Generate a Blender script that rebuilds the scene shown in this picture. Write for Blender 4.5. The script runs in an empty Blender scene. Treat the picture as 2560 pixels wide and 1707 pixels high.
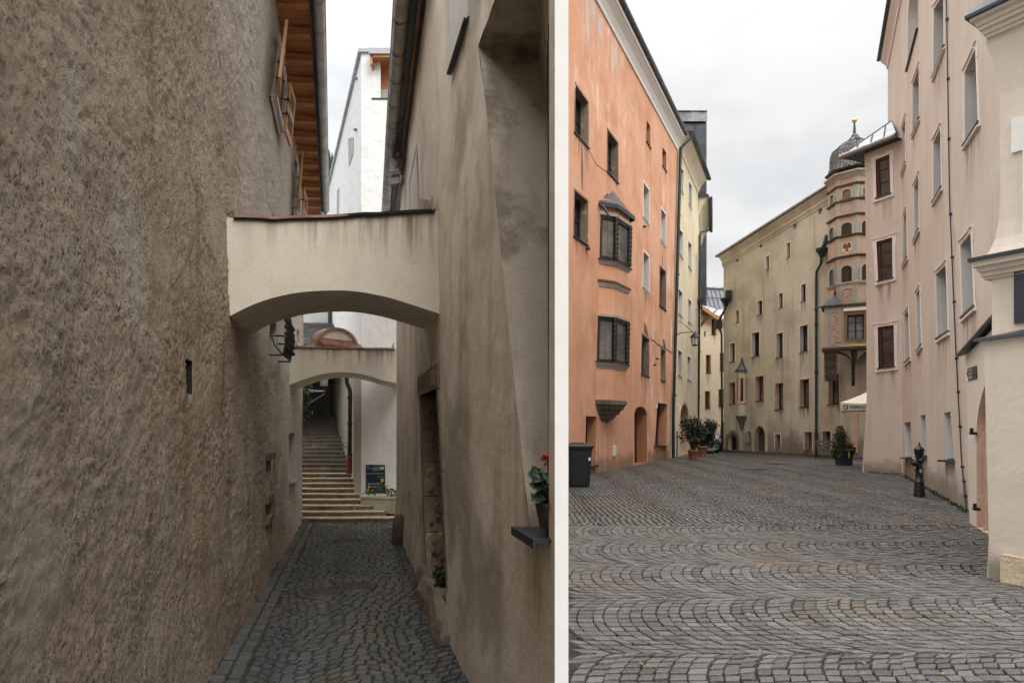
import bpy, bmesh, math, random
import numpy as np
from mathutils import Vector, Matrix, noise
from mathutils.geometry import tessellate_polygon
rnd = random.Random(7)
F = 1600.0; CX = 1280.0; HY = 1066.0      # camera focal length and horizon, in photo pixels
ER = 1.5; EL = 2.25                        # eye above the square / above the alley paving
ZA = ER - EL                               # alley paving level
COL = bpy.context.scene.collection
sc = bpy.context.scene

# ------------------------------------------------------------------ helpers
def P(px, py, Y):
    return Vector(((px-CX)/F*Y, Y, ER+(HY-py)/F*Y))
def G(px, py, eye=ER):
    Y = eye*F/(py-HY)
    return ((px-CX)/F*Y, Y)
def lin(c):
    if isinstance(c, str):
        c = [int(c[i:i+2], 16)/255 for i in (0, 2, 4)]
        c = [x/12.92 if x <= .04045 else ((x+.055)/1.055)**2.4 for x in c]
    return (c[0], c[1], c[2], 1.0)

class Pl:                                   # a vertical wall plane through two ground points
    def __init__(s, a, b):
        s.a = Vector((a[0], a[1], 0)); b = Vector((b[0], b[1], 0))
        s.L = (b-s.a).length; s.u = (b-s.a).normalized()
        n = Vector((-s.u.y, s.u.x, 0))
        if n.dot(-s.a) < 0: n = -n
        s.n = n
    def hit(s, px, py):
        d = Vector(((px-CX)/F, 1, 0))
        t = s.a.dot(s.n)/d.dot(s.n)
        p = d*t
        return ((p-s.a).dot(s.u), ER+(HY-py)/F*t)
    def at(s, u, z, d=0.0):
        p = s.a+s.u*u+s.n*d
        return Vector((p.x, p.y, z))
    def off(s, d):
        a = s.a+s.n*d; b = a+s.u
        q = Pl((a.x, a.y), (b.x, b.y)); q.n = s.n.copy()
        return q

class LeanPl(Pl):                           # alley wall: plumb below, leaning towards its eaves
    def __init__(s, a, b, lean):
        Pl.__init__(s, a, b); s.lean = lean
    def sx(s, Y, z):
        return s.a.x+(Y-s.a.y)*s.u.x/s.u.y+s.lean(Y, z)
    def hit(s, px, py):
        sg = None; lo, hi = 1.0, 60.0
        f = lambda t: (px-CX)/F*t-s.sx(t, ER+(HY-py)/F*t)
        fl = f(lo)
        for _ in range(60):
            m = (lo+hi)/2
            if (f(m) > 0) == (fl > 0): lo = m
            else: hi = m
        return ((lo-s.a.y)/s.u.y, ER+(HY-py)/F*lo)
    def at(s, u, z, d=0.0):
        p = s.a+s.u*u+s.n*d
        return Vector((p.x+s.lean(s.a.y+u*s.u.y, z), p.y, z))

class MB:                                   # collects geometry, links it as one mesh object
    def __init__(s): s.v = []; s.f = []; s.m = []; s.sm = []; s.tint = None
    def add(s, vs, fs, mat=0, smooth=False):
        o = len(s.v)
        s.v.extend([tuple(x) for x in vs])
        for f in fs:
            s.f.append([i+o for i in f]); s.m.append(mat); s.sm.append(smooth)
    def hexa(s, p, mat=0):                  # 8 corners: bottom 4 ring, top 4 ring
        s.add(p, [(0, 3, 2, 1), (4, 5, 6, 7), (0, 1, 5, 4), (1, 2, 6, 5), (2, 3, 7, 6), (3, 0, 4, 7)], mat)
    def box(s, c, sz, rot=None, mat=0):
        c = Vector(c); h = Vector(sz)/2; p = []
        for z in (-1, 1):
            for x, y in ((-1, -1), (1, -1), (1, 1), (-1, 1)):
                q = Vector((x*h.x, y*h.y, z*h.z))
                if rot is not None: q = rot @ q
                p.append(c+q)
        s.hexa(p, mat)
    def pbox(s, pl, u0, u1, z0, z1, d0, d1, mat=0):
        p = [pl.at(u, z, d) for z in (z0, z1) for u, d in ((u0, d0), (u1, d0), (u1, d1), (u0, d1))]
        s.hexa(p, mat)
    def tube(s, pts, r, seg=8, mat=0, caps=True):
        pts = [Vector(p) for p in pts]; n = len(pts); vs = []; fs = []
        rs = r if isinstance(r, (list, tuple)) else [r]*n
        up = Vector((0, 0, 1)); prev = None
        for i, p in enumerate(pts):
            t = (pts[min(i+1, n-1)]-pts[max(i-1, 0)]).normalized()
            if prev is None:
                a = t.cross(up if abs(t.z) < .9 else Vector((1, 0, 0))).normalized()
            else:
                a = (prev-t*prev.dot(t)).normalized()
            prev = a; b = t.cross(a)
            for k in range(seg):
                g = 2*math.pi*k/seg
                vs.append(p+(a*math.cos(g)+b*math.sin(g))*rs[i])
        for i in range(n-1):
            for k in range(seg):
                fs.append((i*seg+k, i*seg+(k+1) % seg, (i+1)*seg+(k+1) % seg, (i+1)*seg+k))
        s.add(vs, fs, mat, True)
        if caps:
            s.add(vs[:seg], [tuple(range(seg))], mat); s.add(vs[-seg:], [tuple(range(seg))], mat)
    def lathe(s, prof, c, seg=20, mat=0, smooth=True, sx=1.0, sy=1.0, ph=0.0):
        c = Vector(c); vs = []; fs = []
        for r, z in prof:
            for k in range(seg):
                g = 2*math.pi*k/seg+ph
                vs.append((c.x+r*math.cos(g)*sx, c.y+r*math.sin(g)*sy, c.z+z))
        for i in range(len(prof)-1):
            for k in range(seg):
                fs.append((i*seg+k, i*seg+(k+1) % seg, (i+1)*seg+(k+1) % seg, (i+1)*seg+k))
        s.add(vs, fs, mat, smooth)
        s.add(vs[:seg], [tuple(range(seg))], mat); s.add(vs[-seg:], [tuple(range(seg))], mat)
    def prism(s, poly, vec, mat=0, smat=None):
        vec = Vector(vec); n = len(poly)
        a = [Vector(p) for p in poly]; b = [p+vec for p in a]
        s.add(a, [tuple(range(n))], mat); s.add(b, [tuple(reversed(range(n)))], mat)
        for i in range(n):
            j = (i+1) % n
            s.add([a[i], a[j], b[j], b[i]], [(0, 1, 2, 3)], mat if smat is None else smat)
    def sweep(s, pl, u0, z0, u1, z1, prof, mat=0, ext=0.0):   # closed (d, dz) profile along a wall
        n = len(prof)
        a = [pl.at(u0-ext*max(d, 0), z0+dz, d) for d, dz in prof]
        b = [pl.at(u1+ext*max(d, 0), z1+dz, d) for d, dz in prof]
        for i in range(n):
            j = (i+1) % n
            s.add([a[i], b[i], b[j], a[j]], [(0, 1, 2, 3)], mat)
        s.add(a, [tuple(range(n))], mat); s.add(b, [tuple(range(n))], mat)
    def ball(s, c, r, seg=12, mat=0, sz=1.0):
        n = max(4, seg//2)
        s.lathe([(max(1e-4, r*math.sin(math.pi*i/n)), -r*sz*math.cos(math.pi*i/n)) for i in range(n+1)], c, seg, mat)
    def build(s, name, mats, parent=None, loc=None, split=False, tol=.02):
        if split:
            out = None
            for part in s.islands(tol): out = part.build(name, mats, parent, loc)
            return out
        base = Vector(parent_loc(parent)) if parent is not None else Vector(loc or (0, 0, 0))
        me = bpy.data.meshes.new(name)
        me.from_pydata([(x-base.x, y-base.y, z-base.z) for x, y, z in s.v], [], s.f)
        for m in (mats if isinstance(mats, (list, tuple)) else [mats]): me.materials.append(m)
        me.polygons.foreach_set('material_index', s.m)
        me.polygons.foreach_set('use_smooth', s.sm)
        if s.tint is not None:
            at = me.attributes.new('tint', 'FLOAT', 'FACE'); at.data.foreach_set('value', s.tint)
        me.update()
        o = bpy.data.objects.new(name, me); COL.objects.link(o)
        if parent is not None: o.parent = parent
        else: o.location = base
        return o

def _islands(s, tol):                        # pieces whose boxes do not touch become separate meshes
    par = list(range(len(s.f))); own = {}
    def find(a):
        while par[a] != a: par[a] = par[par[a]]; a = par[a]
        return a
    for i, f in enumerate(s.f):
        for v in f:
            k = tuple(round(x, 4) for x in s.v[v])
            if k in own: par[find(i)] = find(own[k])
            else: own[k] = i
    grp = {}
    for i in range(len(s.f)): grp.setdefault(find(i), []).append(i)
    G_ = []
    for fs in grp.values():
        pts = [s.v[v] for i in fs for v in s.f[i]]
        G_.append([[min(p[k] for p in pts)-tol for k in range(3)], [max(p[k] for p in pts)+tol for k in range(3)], list(fs)])
    merged = True
    while merged:
        merged = False
        for i in range(len(G_)):
            for j in range(i+1, len(G_)):
                a, b = G_[i], G_[j]
                if all(a[0][k] <= b[1][k] and b[0][k] <= a[1][k] for k in range(3)):
                    a[0] = [min(x, y) for x, y in zip(a[0], b[0])]; a[1] = [max(x, y) for x, y in zip(a[1], b[1])]; a[2] += b[2]
                    del G_[j]; merged = True; break
            if merged: break
    res = []
    for _, _, fs in G_:
        m = MB()
        for i in sorted(fs): m.add([s.v[v] for v in s.f[i]], [tuple(range(len(s.f[i])))], s.m[i], s.sm[i])
        res.append(m)
    return res
MB.islands = _islands

def parent_loc(o):
    p = Vector((0, 0, 0))
    while o is not None:
        p = p+o.location; o = o.parent
    return p
def tag(o, label=None, cat=None, group=None, kind=None):
    if label: o['label'] = label
    if cat: o['category'] = cat
    if group: o['group'] = group
    if kind: o['kind'] = kind
    return o
def thing(name, label, cat, loc=(0, 0, 0), group=None):
    o = bpy.data.objects.new(name, None); COL.objects.link(o)
    o.empty_display_size = .3; o.location = loc
    return tag(o, label, cat, group)
def move_tree(o):
    return o
def text_geo(txt, size, bold=0.0, align='LEFT'):
    cu = bpy.data.curves.new('txt', 'FONT'); cu.body = txt; cu.size = size; cu.offset = bold
    cu.align_x = align; cu.resolution_u = 3
    ob = bpy.data.objects.new('txt', cu); COL.objects.link(ob)
    dg = bpy.context.evaluated_depsgraph_get()
    me = bpy.data.meshes.new_from_object(ob.evaluated_get(dg))
    vs = [tuple(v.co) for v in me.vertices]; fs = [tuple(p.vertices) for p in me.polygons]
    bpy.data.objects.remove(ob); bpy.data.curves.remove(cu); bpy.data.meshes.remove(me)
    return vs, fs
def put_text(mb, txt, size, org, ex, ey, mat=0, bold=0.0, align='LEFT', xs=1.0):
    vs, fs = text_geo(txt, size, bold, align)
    org = Vector(org); ex = Vector(ex); ey = Vector(ey)
    mb.add([org+ex*(v[0]*xs)+ey*v[1] for v in vs], fs, mat)

# ------------------------------------------------------------------ materials
def nodes_of(name):
    m = bpy.data.materials.new(name); m.use_nodes = True
    nt = m.node_tree; return m, nt, nt.nodes['Principled BSDF']
def N(nt, typ, **kw):
    n = nt.nodes.new(typ)
    for k, v in kw.items():
        if hasattr(n, k): setattr(n, k, v)
        else: n.inputs[k].default_value = v
    return n
def noise_n(nt, vec, scale, detail=4, rough=.55, mapscale=None, w=None):
    if mapscale:
        mp = N(nt, 'ShaderNodeMapping'); mp.inputs['Scale'].default_value = mapscale
        nt.links.new(vec, mp.inputs['Vector']); vec = mp.outputs['Vector']
    n = N(nt, 'ShaderNodeTexNoise'); n.inputs['Scale'].default_value = scale
    n.inputs['Detail'].default_value = detail; n.inputs['Roughness'].default_value = rough
    nt.links.new(vec, n.inputs['Vector']); return n.outputs['Fac']
def ramp(nt, fac, a, b, va=0.0, vb=1.0):
    r = N(nt, 'ShaderNodeMapRange'); r.inputs['From Min'].default_value = a; r.inputs['From Max'].default_value = b
    r.inputs['To Min'].default_value = va; r.inputs['To Max'].default_value = vb
    r.interpolation_type = 'SMOOTHSTEP'
    nt.links.new(fac, r.inputs['Value']); return r.outputs['Result']
def mixc(nt, fac, a, b, mode='MIX'):
    m = N(nt, 'ShaderNodeMix'); m.data_type = 'RGBA'; m.blend_type = mode
    for sock, val in ((m.inputs['Factor'], fac), (m.inputs['A'], a), (m.inputs['B'], b)):
        if hasattr(val, 'links'): nt.links.new(val, sock)
        elif isinstance(val, float): sock.default_value = val
        else: sock.default_value = lin(val)
    return m.outputs['Result']
def vmul(nt, a, b):
    m = N(nt, 'ShaderNodeMath'); m.operation = 'MULTIPLY'
    for i, x in enumerate((a, b)):
        if hasattr(x, 'links'): nt.links.new(x, m.inputs[i])
        else: m.inputs[i].default_value = x
    return m.outputs[0]
def bump(nt, h, strength, dist, nrm=None):
    b = N(nt, 'ShaderNodeBump'); b.inputs['Strength'].default_value = strength; b.inputs['Distance'].default_value = dist
    nt.links.new(h, b.inputs['Height'])
    if nrm is not None: nt.links.new(nrm, b.inputs['Normal'])
    return b.outputs['Normal']

def plaster(name, c1, c2, streak=None, sk=.5, patch=None, pk=(.62, .7), pscale=.5, grain=.12, gs=45.0, bs=.35, bd=.01,
            rough=.9, big=.45, pmap=None, smap=(2.6, 2.6, .22), wet=None, wk=(.56, .62), gate=None):
    m, nt, b = nodes_of(name)
    tc = N(nt, 'ShaderNodeTexCoord').outputs['Object']
    col = mixc(nt, ramp(nt, noise_n(nt, tc, big, 6, .6), .35, .65), c1, c2)
    if streak is not None:
        f = ramp(nt, noise_n(nt, tc, 1.0, 7, .62, smap), .48, .74)
        col = mixc(nt, vmul(nt, f, sk), col, streak)
    if patch is not None:
        f = ramp(nt, noise_n(nt, tc, pscale, 8, .68, pmap), pk[0], pk[1])
        if gate: f = vmul(nt, f, ramp(nt, noise_n(nt, tc, gate, 3, .5), .46, .60))
        col = mixc(nt, f, col, patch)
    if wet is not None:
        f = ramp(nt, noise_n(nt, tc, .55, 5, .55), wk[0], wk[1])
        col = mixc(nt, vmul(nt, f, .8), col, wet)
    fine = noise_n(nt, tc, gs, 5, .6)
    g = N(nt, 'ShaderNodeMapRange'); g.inputs['From Min'].default_value = .25; g.inputs['From Max'].default_value = .75
    g.inputs['To Min'].default_value = 1-grain; g.inputs['To Max'].default_value = 1+grain
    nt.links.new(fine, g.inputs['Value'])
    h = N(nt, 'ShaderNodeHueSaturation'); nt.links.new(col, h.inputs['Color']); nt.links.new(g.outputs['Result'], h.inputs['Value'])
    nt.links.new(h.outputs['Color'], b.inputs['Base Color'])
    b.inputs['Roughness'].default_value = rough; b.inputs['Specular IOR Level'].default_value = .25
    n1 = bump(nt, noise_n(nt, tc, 3.0, 4, .5), .5, bd*4)
    nt.links.new(bump(nt, fine, bs, bd, n1), b.inputs['Normal'])
    return m

def roughcast(name):
    m, nt, b = nodes_of(name)
    tc = N(nt, 'ShaderNodeTexCoord').outputs['Object']
    col = mixc(nt, ramp(nt, noise_n(nt, tc, .5, 6, .6), .35, .68), (.55, .44, .325), (.68, .575, .455))
    f = ramp(nt, noise_n(nt, tc, 1.0, 7, .62, (3.2, 3.2, .4)), .5, .72)
    col = mixc(nt, vmul(nt, f, .75), col, (.33, .225, .135))
    f = ramp(nt, noise_n(nt, tc, .8, 6, .65, (1, 1, .6)), .54, .68)
    col = mixc(nt, vmul(nt, f, .8), col, (.76, .685, .58))
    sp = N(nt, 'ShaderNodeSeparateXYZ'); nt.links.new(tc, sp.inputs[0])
    lime = N(nt, 'ShaderNodeMath'); lime.operation = 'MULTIPLY_ADD'; nt.links.new(sp.outputs['Y'], lime.inputs[0]); lime.inputs[1].default_value = .5  # position ramp from near and low to far and high
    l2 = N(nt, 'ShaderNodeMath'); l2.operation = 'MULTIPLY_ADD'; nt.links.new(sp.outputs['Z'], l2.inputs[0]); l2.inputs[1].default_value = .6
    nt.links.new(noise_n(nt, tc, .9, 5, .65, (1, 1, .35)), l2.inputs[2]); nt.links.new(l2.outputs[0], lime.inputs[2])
    lm = ramp(nt, lime.outputs[0], 2.6, 5.4)      # smoother lime render far up, also brightened to carry the stronger light there
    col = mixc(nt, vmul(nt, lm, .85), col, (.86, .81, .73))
    dk = ramp(nt, lime.outputs[0], -.6, 3.0, 1.0, 0.0)      # near lower part darkened: light falloff painted in, along with damp grime
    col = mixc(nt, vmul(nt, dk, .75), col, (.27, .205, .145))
    gr = noise_n(nt, tc, 46.0, 6, .74, (1, 1, .85))
    pit = ramp(nt, gr, .37, .49, 1.0, 0.0)
    patchy = ramp(nt, noise_n(nt, tc, 1.1, 5, .6), .34, .58)
    patchy = vmul(nt, patchy, ramp(nt, lm, 0, 1, 1.0, .25))
    col = mixc(nt, vmul(nt, pit, vmul(nt, patchy, .9)), col, (.075, .058, .043))
    nt.links.new(col, b.inputs['Base Color'])
    b.inputs['Roughness'].default_value = .95; b.inputs['Specular IOR Level'].default_value = .15
    n1 = bump(nt, noise_n(nt, tc, 9.0, 5, .6, (1, 1, .8)), .5, .04)
    nt.links.new(bump(nt, gr, 1.0, .055, n1), b.inputs['Normal'])
    return m

def simple(name, c, rough=.5, metal=0.0, var=.15, scale=6.0, bs=.1, bd=.004, c2=None, spec=.5, mapscale=None):
    m, nt, b = nodes_of(name)
    tc = N(nt, 'ShaderNodeTexCoord').outputs['Object']
    f = noise_n(nt, tc, scale, 6, .6, mapscale)
    a = lin(c); bb = lin(c2) if c2 is not None else tuple([x*(1-2*var) for x in a[:3]]+[1])
    nt.links.new(mixc(nt, ramp(nt, f, .3, .7), a[:3], bb[:3]), b.inputs['Base Color'])
    r = ramp(nt, f, .3, .7, max(.02, rough-.06), min(1, rough+.1))
    nt.links.new(r, b.inputs['Roughness'])
    b.inputs['Metallic'].default_value = metal; b.inputs['Specular IOR Level'].default_value = spec
    if bs: nt.links.new(bump(nt, f, bs, bd), b.inputs['Normal'])
    return m

def wood(name, c1, c2, rough=.6, mapscale=(1, 1, 1), scale=5.0):
    return simple(name, c1, rough, 0, c2=c2, scale=scale, mapscale=mapscale, bs=.25, bd=.004)

def stone_sett(name, lo, hi, rust, rough=.5, moss=None):
    m, nt, b = nodes_of(name)
    tc = N(nt, 'ShaderNodeTexCoord').outputs['Object']
    at = N(nt, 'ShaderNodeAttribute'); at.attribute_name = 'tint'
    col = mixc(nt, at.outputs['Fac'], lo, hi)
    sp = noise_n(nt, tc, 55.0, 5, .7)
    col = mixc(nt, vmul(nt, ramp(nt, sp, .5, .72), .5), col, tuple(min(1, x*2.2) for x in hi))
    col = mixc(nt, vmul(nt, ramp(nt, sp, .5, .3), .5), col, tuple(x*.45 for x in lo))
    col = mixc(nt, vmul(nt, ramp(nt, noise_n(nt, tc, .45, 8, .72), .50, .66), .6), col, rust)
    if moss: col = mixc(nt, vmul(nt, ramp(nt, noise_n(nt, tc, .9, 6, .7), .5, .66), .6), col, moss)
    nt.links.new(col, b.inputs['Base Color'])
    r = ramp(nt, noise_n(nt, tc, 1.6, 5, .6), .3, .7, rough-.12, rough+.14)
    nt.links.new(r, b.inputs['Roughness'])
    n1 = bump(nt, noise_n(nt, tc, 14.0, 4, .6), .35, .02)
    nt.links.new(bump(nt, sp, .4, .006, n1), b.inputs['Normal'])
    return m

def slate_mat(name, c1, c2, sx=1.0):
    m, nt, b = nodes_of(name)
    tc = N(nt, 'ShaderNodeTexCoord').outputs['Object']
    f = noise_n(nt, tc, 9.0, 5, .7)
    nt.links.new(mixc(nt, ramp(nt, f, .3, .7), c1, c2), b.inputs['Base Color'])
    b.inputs['Roughness'].default_value = .6
    nt.links.new(bump(nt, f, .3, .01), b.inputs['Normal'])
    return m

M = {}
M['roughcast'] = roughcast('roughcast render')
M['alley_plaster'] = plaster('alley plaster', (.66, .56, .445), (.74, .66, .555), (.40, .295, .20), .85, (.64, .61, .56), (.58, .72), .5, .10, 40, .4, .012, smap=(2.4, 2.4, .3), wet=(.37, .31, .25), wk=(.50, .64))
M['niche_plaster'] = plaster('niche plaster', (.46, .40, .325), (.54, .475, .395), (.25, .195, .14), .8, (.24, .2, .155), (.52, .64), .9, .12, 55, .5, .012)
M['bridge'] = plaster('arch plaster', (.70, .645, .55), (.76, .71, .615), (.52, .44, .34), .5, None, grain=.08, wet=(.60, .54, .44), wk=(.48, .7), gs=50, bs=.3, bd=.008)
M['white_end'] = plaster('white lime render', (.92, .92, .91), (.90, .90, .89), None, grain=.03, gs=60, bs=.15, bd=.004)
M['white_wall'] = plaster('white render', (.88, .88, .87), (.85, .85, .84), (.66, .64, .6), .25, None, grain=.05, gs=30, bs=.5, bd=.02)
M['beige_wall'] = plaster('beige render', (.42, .39, .33), (.36, .33, .28), (.2, .18, .14), .4, None)
M['far_white'] = plaster('weathered white render', (.62, .61, .58), (.5, .49, .46), (.4, .38, .34), .5, None)
M['orange'] = plaster('orange plaster', (.655, .345, .215), (.715, .41, .275), (.53, .27, .16), .5, (.80, .60, .48), (.52, .60), .9, .07, 30, .25, .008, pmap=(2.0, 2.0, .5), gate=.16, wet=(.50, .235, .13), wk=(.45, .75))
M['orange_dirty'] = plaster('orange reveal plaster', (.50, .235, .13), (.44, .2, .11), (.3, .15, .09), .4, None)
M['yellow'] = plaster('yellow plaster', (.67, .59, .41), (.73, .66, .48), (.40, .32, .18), .6, (.34, .29, .19), (.66, .74), .8, .07, 30, .25, .008)
M['cream'] = plaster('cream plaster', (.74, .62, .46), (.80, .69, .54), (.62, .5, .36), .4, None, grain=.04)
M['olive'] = plaster('olive plaster', (.55, .49, .39), (.63, .575, .47), (.33, .275, .195), .75, (.60, .53, .40), (.62, .70), .55, .08, 25, .25, .008, big=.25, wet=(.38, .32, .235), wk=(.42, .72))
M['pink'] = plaster('pink plaster', (.60, .50, .415), (.65, .565, .48), (.52, .42, .34), .65, (.67, .60, .52), (.58, .72), .35, .035, 30, .2, .006)
M['pale_pink'] = plaster('pale plaster', (.66, .575, .48), (.70, .61, .52), (.55, .47, .39), .5, (.70, .64, .56), (.6, .72), .6, .04)
M['reveal'] = plaster('grey reveal plaster', (.56, .535, .49), (.62, .59, .55), None, grain=.04)
M['trim'] = plaster('white trim', (.78, .755, .71), (.74, .71, .66), None, grain=.03)
M['pink_trim'] = plaster('rose white trim', (.80, .72, .66), (.76, .68, .61), None, grain=.03)
M['grey_trim'] = plaster('grey stone trim', (.44, .40, .34), (.36, .33, .28), (.22, .2, .17), .6, None)
M['sandstone'] = plaster('brown sandstone', (.29, .225, .16), (.20, .155, .115), (.07, .055, .045), .7, (.45, .38, .29), (.58, .66), 3.0, .2, 25, .5, .02)
M['pinkstone'] = plaster('pink marble stone', (.60, .41, .31), (.66, .50, .39), (.4, .25, .18), .5, (.74, .62, .5), (.56, .66), 4.0, .15, 30, .5, .02)
M['palestone'] = plaster('pale block stone', (.72, .58, .43), (.64, .5, .36), (.42, .33, .24), .4, (.35, .28, .2), (.64, .7), 6.0, .15, 30, .6, .02)
M['darkstone'] = plaster('dark stone', (.17, .14, .115), (.11, .095, .08), (.05, .045, .04), .5, None, grain=.2, bs=.6, bd=.02)
M['stepstone'] = plaster('worn threshold stone', (.23, .185, .14), (.16, .13, .10), (.07, .058, .045), .6, (.42, .3, .22), (.60, .68), 3.0, .2, 25, .6, .03)
M['concrete'] = plaster('planter concrete', (.52, .50, .40), (.42, .40, .29), (.25, .22, .12), .7, None, grain=.1)
M['tread'] = plaster('step stone', (.20, .175, .15), (.14, .12, .105), (.06, .05, .04), .5, (.48, .36, .27), (.60, .66), 2.2, .2, 25, .5, .015, rough=.6)
M['moss_tread'] = plaster('mossy step stone', (.27, .21, .13), (.17, .13, .07), (.035, .032, .018), .9, (.5, .40, .26), (.60, .68), 2.2, .2, 25, .5, .015, rough=.6)
M['step_edge'] = simple('worn step edge', (.50, .42, .31), .7, var=.2, scale=9)
M['terracotta_wash'] = plaster('salmon fresco', (.50, .30, .21), (.56, .37, .27), (.38, .23, .16), .5, (.5, .4, .3), (.62, .7), 1.5, .1, 30, .2, .006)
M['fresco_grey'] = plaster('fresco grey', (.36, .33, .275), (.44, .41, .34), (.2, .18, .15), .5, None)
def drip_mat(name, c, amount):
    m, nt, b = nodes_of(name)
    t = N(nt, 'ShaderNodeTexCoord'); sp = N(nt, 'ShaderNodeSeparateXYZ'); nt.links.new(t.outputs['Generated'], sp.inputs[0])
    f = ramp(nt, noise_n(nt, t.outputs['Object'], 1.0, 6, .65, (7, 7, .5)), .42, .72)
    f = vmul(nt, f, ramp(nt, sp.outputs['Z'], .0, 1.0))
    b.inputs['Base Color'].default_value = lin(c); b.inputs['Roughness'].default_value = .95
    nt.links.new(vmul(nt, f, amount), b.inputs['Alpha']); return m
def damp_mat(name, c, amount):
    m, nt, b = nodes_of(name)
    t = N(nt, 'ShaderNodeTexCoord'); sp = N(nt, 'ShaderNodeSeparateXYZ'); nt.links.new(t.outputs['Generated'], sp.inputs[0])
    e = N(nt, 'ShaderNodeMath'); e.operation = 'SUBTRACT'; nt.links.new(noise_n(nt, t.outputs['Object'], 1.6, 7, .7), e.inputs[0]); nt.links.new(sp.outputs['Z'], e.inputs[1])
    b.inputs['Base Color'].default_value = lin(c); b.inputs['Roughness'].default_value = .95
    nt.links.new(vmul(nt, ramp(nt, e.outputs[0], -.15, .35), amount), b.inputs['Alpha']); return m
M['drip'] = drip_mat('dirt run-off', (.11, .085, .06), .55)
M['damp'] = damp_mat('damp splash dirt', (.19, .155, .115), .42)
def peel_mat(name, c):
    m, nt, b = nodes_of(name)
    t = N(nt, 'ShaderNodeTexCoord'); sp = N(nt, 'ShaderNodeSeparateXYZ'); nt.links.new(t.outputs['Generated'], sp.inputs[0])
    e = N(nt, 'ShaderNodeMath'); e.operation = 'MULTIPLY_ADD'; nt.links.new(sp.outputs['Z'], e.inputs[0]); e.inputs[1].default_value = .30
    nt.links.new(noise_n(nt, t.outputs['Object'], 1.0, 8, .68, (2.2, 2.2, .38)), e.inputs[2])
    x = N(nt, 'ShaderNodeMath'); x.operation = 'PINGPONG'; nt.links.new(sp.outputs['X'], x.inputs[0]); x.inputs[1].default_value = .5
    b.inputs['Base Color'].default_value = lin(c); b.inputs['Roughness'].default_value = .9
    nt.links.new(vmul(nt, ramp(nt, e.outputs[0], .66, .74), vmul(nt, ramp(nt, x.outputs[0], 0, .2), .75)), b.inputs['Alpha']); return m
M['peel'] = peel_mat('bare pale plaster', (.74, .60, .50))
M['black'] = simple('black iron', (.015, .017, .02), .42, 0, .1, 12)
M['hydrant'] = simple('black enamel', (.012, .017, .02), .32, 0, .1, 8, .05)
M['bin'] = simple('dark plastic', (.012, .017, .019), .42, 0, .1, 5, .05)
M['zinc'] = simple('zinc sheet', (.48, .49, .50), .38, .35, .12, 4)
M['zinc_old'] = simple('aged zinc', (.40, .39, .365), .42, .35, .18, 5)
M['lead'] = simple('lead sheet', (.055, .06, .066), .42, .5, .2, 1.2, .2, .02)
M['sill'] = simple('dark metal sill', (.035, .042, .052), .4, .3, .1, 5)
M['roofmetal'] = simple('standing seam metal', (.40, .42, .43), .35, .6, .1, 2)
M['darkroof'] = simple('dark sheet roof', (.05, .055, .062), .38, .4, .25, .9, .15, .03)
M['greyroof'] = simple('grey sheet roof', (.12, .125, .135), .35, .4, .25, 1.1, .15, .03)
M['palemetal'] = simple('pale sheet roof', (.58, .585, .59), .4, .4, .1, 1.2)
M['copper'] = simple('rust brown sheet', (.34, .19, .15), .45, .2, .25, 5, c2=(.5, .36, .32))
M['pinkflash'] = simple('pink washed flashing', (.42, .30, .28), .6, .1, .2, 14, mapscale=(1, 1, .3))
M['tile'] = simple('brown clay tile', (.22, .085, .055), .5, 0, .25, 8)
M['soffit'] = wood('orange soffit boards', (.62, .29, .11), (.44, .185, .065), .6, (.8, 6, 6), 3)
M['rafter'] = wood('larch rafters', (.56, .26, .10), (.40, .17, .06), .6, (6, 1, 6), 4)
M['shutter'] = wood('shutter wood', (.60, .33, .17), (.46, .24, .11), .6, (6, 6, 1), 5)
M['slat'] = wood('shutter louvre', (.34, .21, .13), (.25, .15, .09), .6, (6, 6, 1), 5)
M['brownframe'] = wood('brown window frame', (.085, .036, .022), (.055, .024, .016), .45, (6, 6, 1), 4)
M['darkframe'] = wood('black brown frame', (.018, .016, .015), (.011, .011, .011), .5, (6, 6, 1), 4)
M['oak'] = wood('oak frame', (.22, .125, .055), (.15, .085, .04), .55, (6, 6, 1), 4)
M['beam'] = wood('old beams', (.22, .12, .065), (.14, .075, .04), .7, (4, 1, 4), 3)
M['bench'] = wood('weathered bench slats', (.16, .13, .10), (.09, .075, .06), .7, (1, 8, 8), 4)
M['glass'] = simple('window glass', (.018, .021, .023), .06, 0, .1, 2, 0, spec=.6)
M['oldglass'] = simple('old leaded glass', (.19, .185, .17), .07, 0, .3, 1.5, 0, spec=.6)
M['dimglass'] = simple('dim window glass', (.075, .074, .066), .05, 0, .4, 2.0, 0, spec=.7)
M['warmglass'] = simple('window glass brown room', (.06, .035, .022), .05, 0, .3, 2.5, 0, spec=.7)
M['lampglass'] = simple('frosted lamp glass', (.50, .56, .54), .35, 0, .1, 4, 0)
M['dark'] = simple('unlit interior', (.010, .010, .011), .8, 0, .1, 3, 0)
M['gold'] = simple('gilded ball', (.75, .45, .10), .3, 1.0, .1, 4)
M['teal'] = simple('teal painted pipe', (.028, .058, .060), .45, .2, .2, 6)
M['brownpipe'] = simple('brown painted pipe', (.05, .028, .022), .4, .3, .2, 6)
M['redpipe'] = simple('red cast iron pipe', (.20, .045, .03), .5, .1, .2, 6)
M['shingle'] = slate_mat('grey wood shingles', (.10, .10, .098), (.26, .255, .245))
M['slate'] = slate_mat('slate', (.085, .09, .09), (.15, .155, .15))
M['pot'] = simple('terracotta pot', (.36, .15, .075), .75, 0, .2, 8)
M['greypot'] = simple('brown plastic flower box', (.055, .04, .032), .5, 0, .1, 6)
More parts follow.
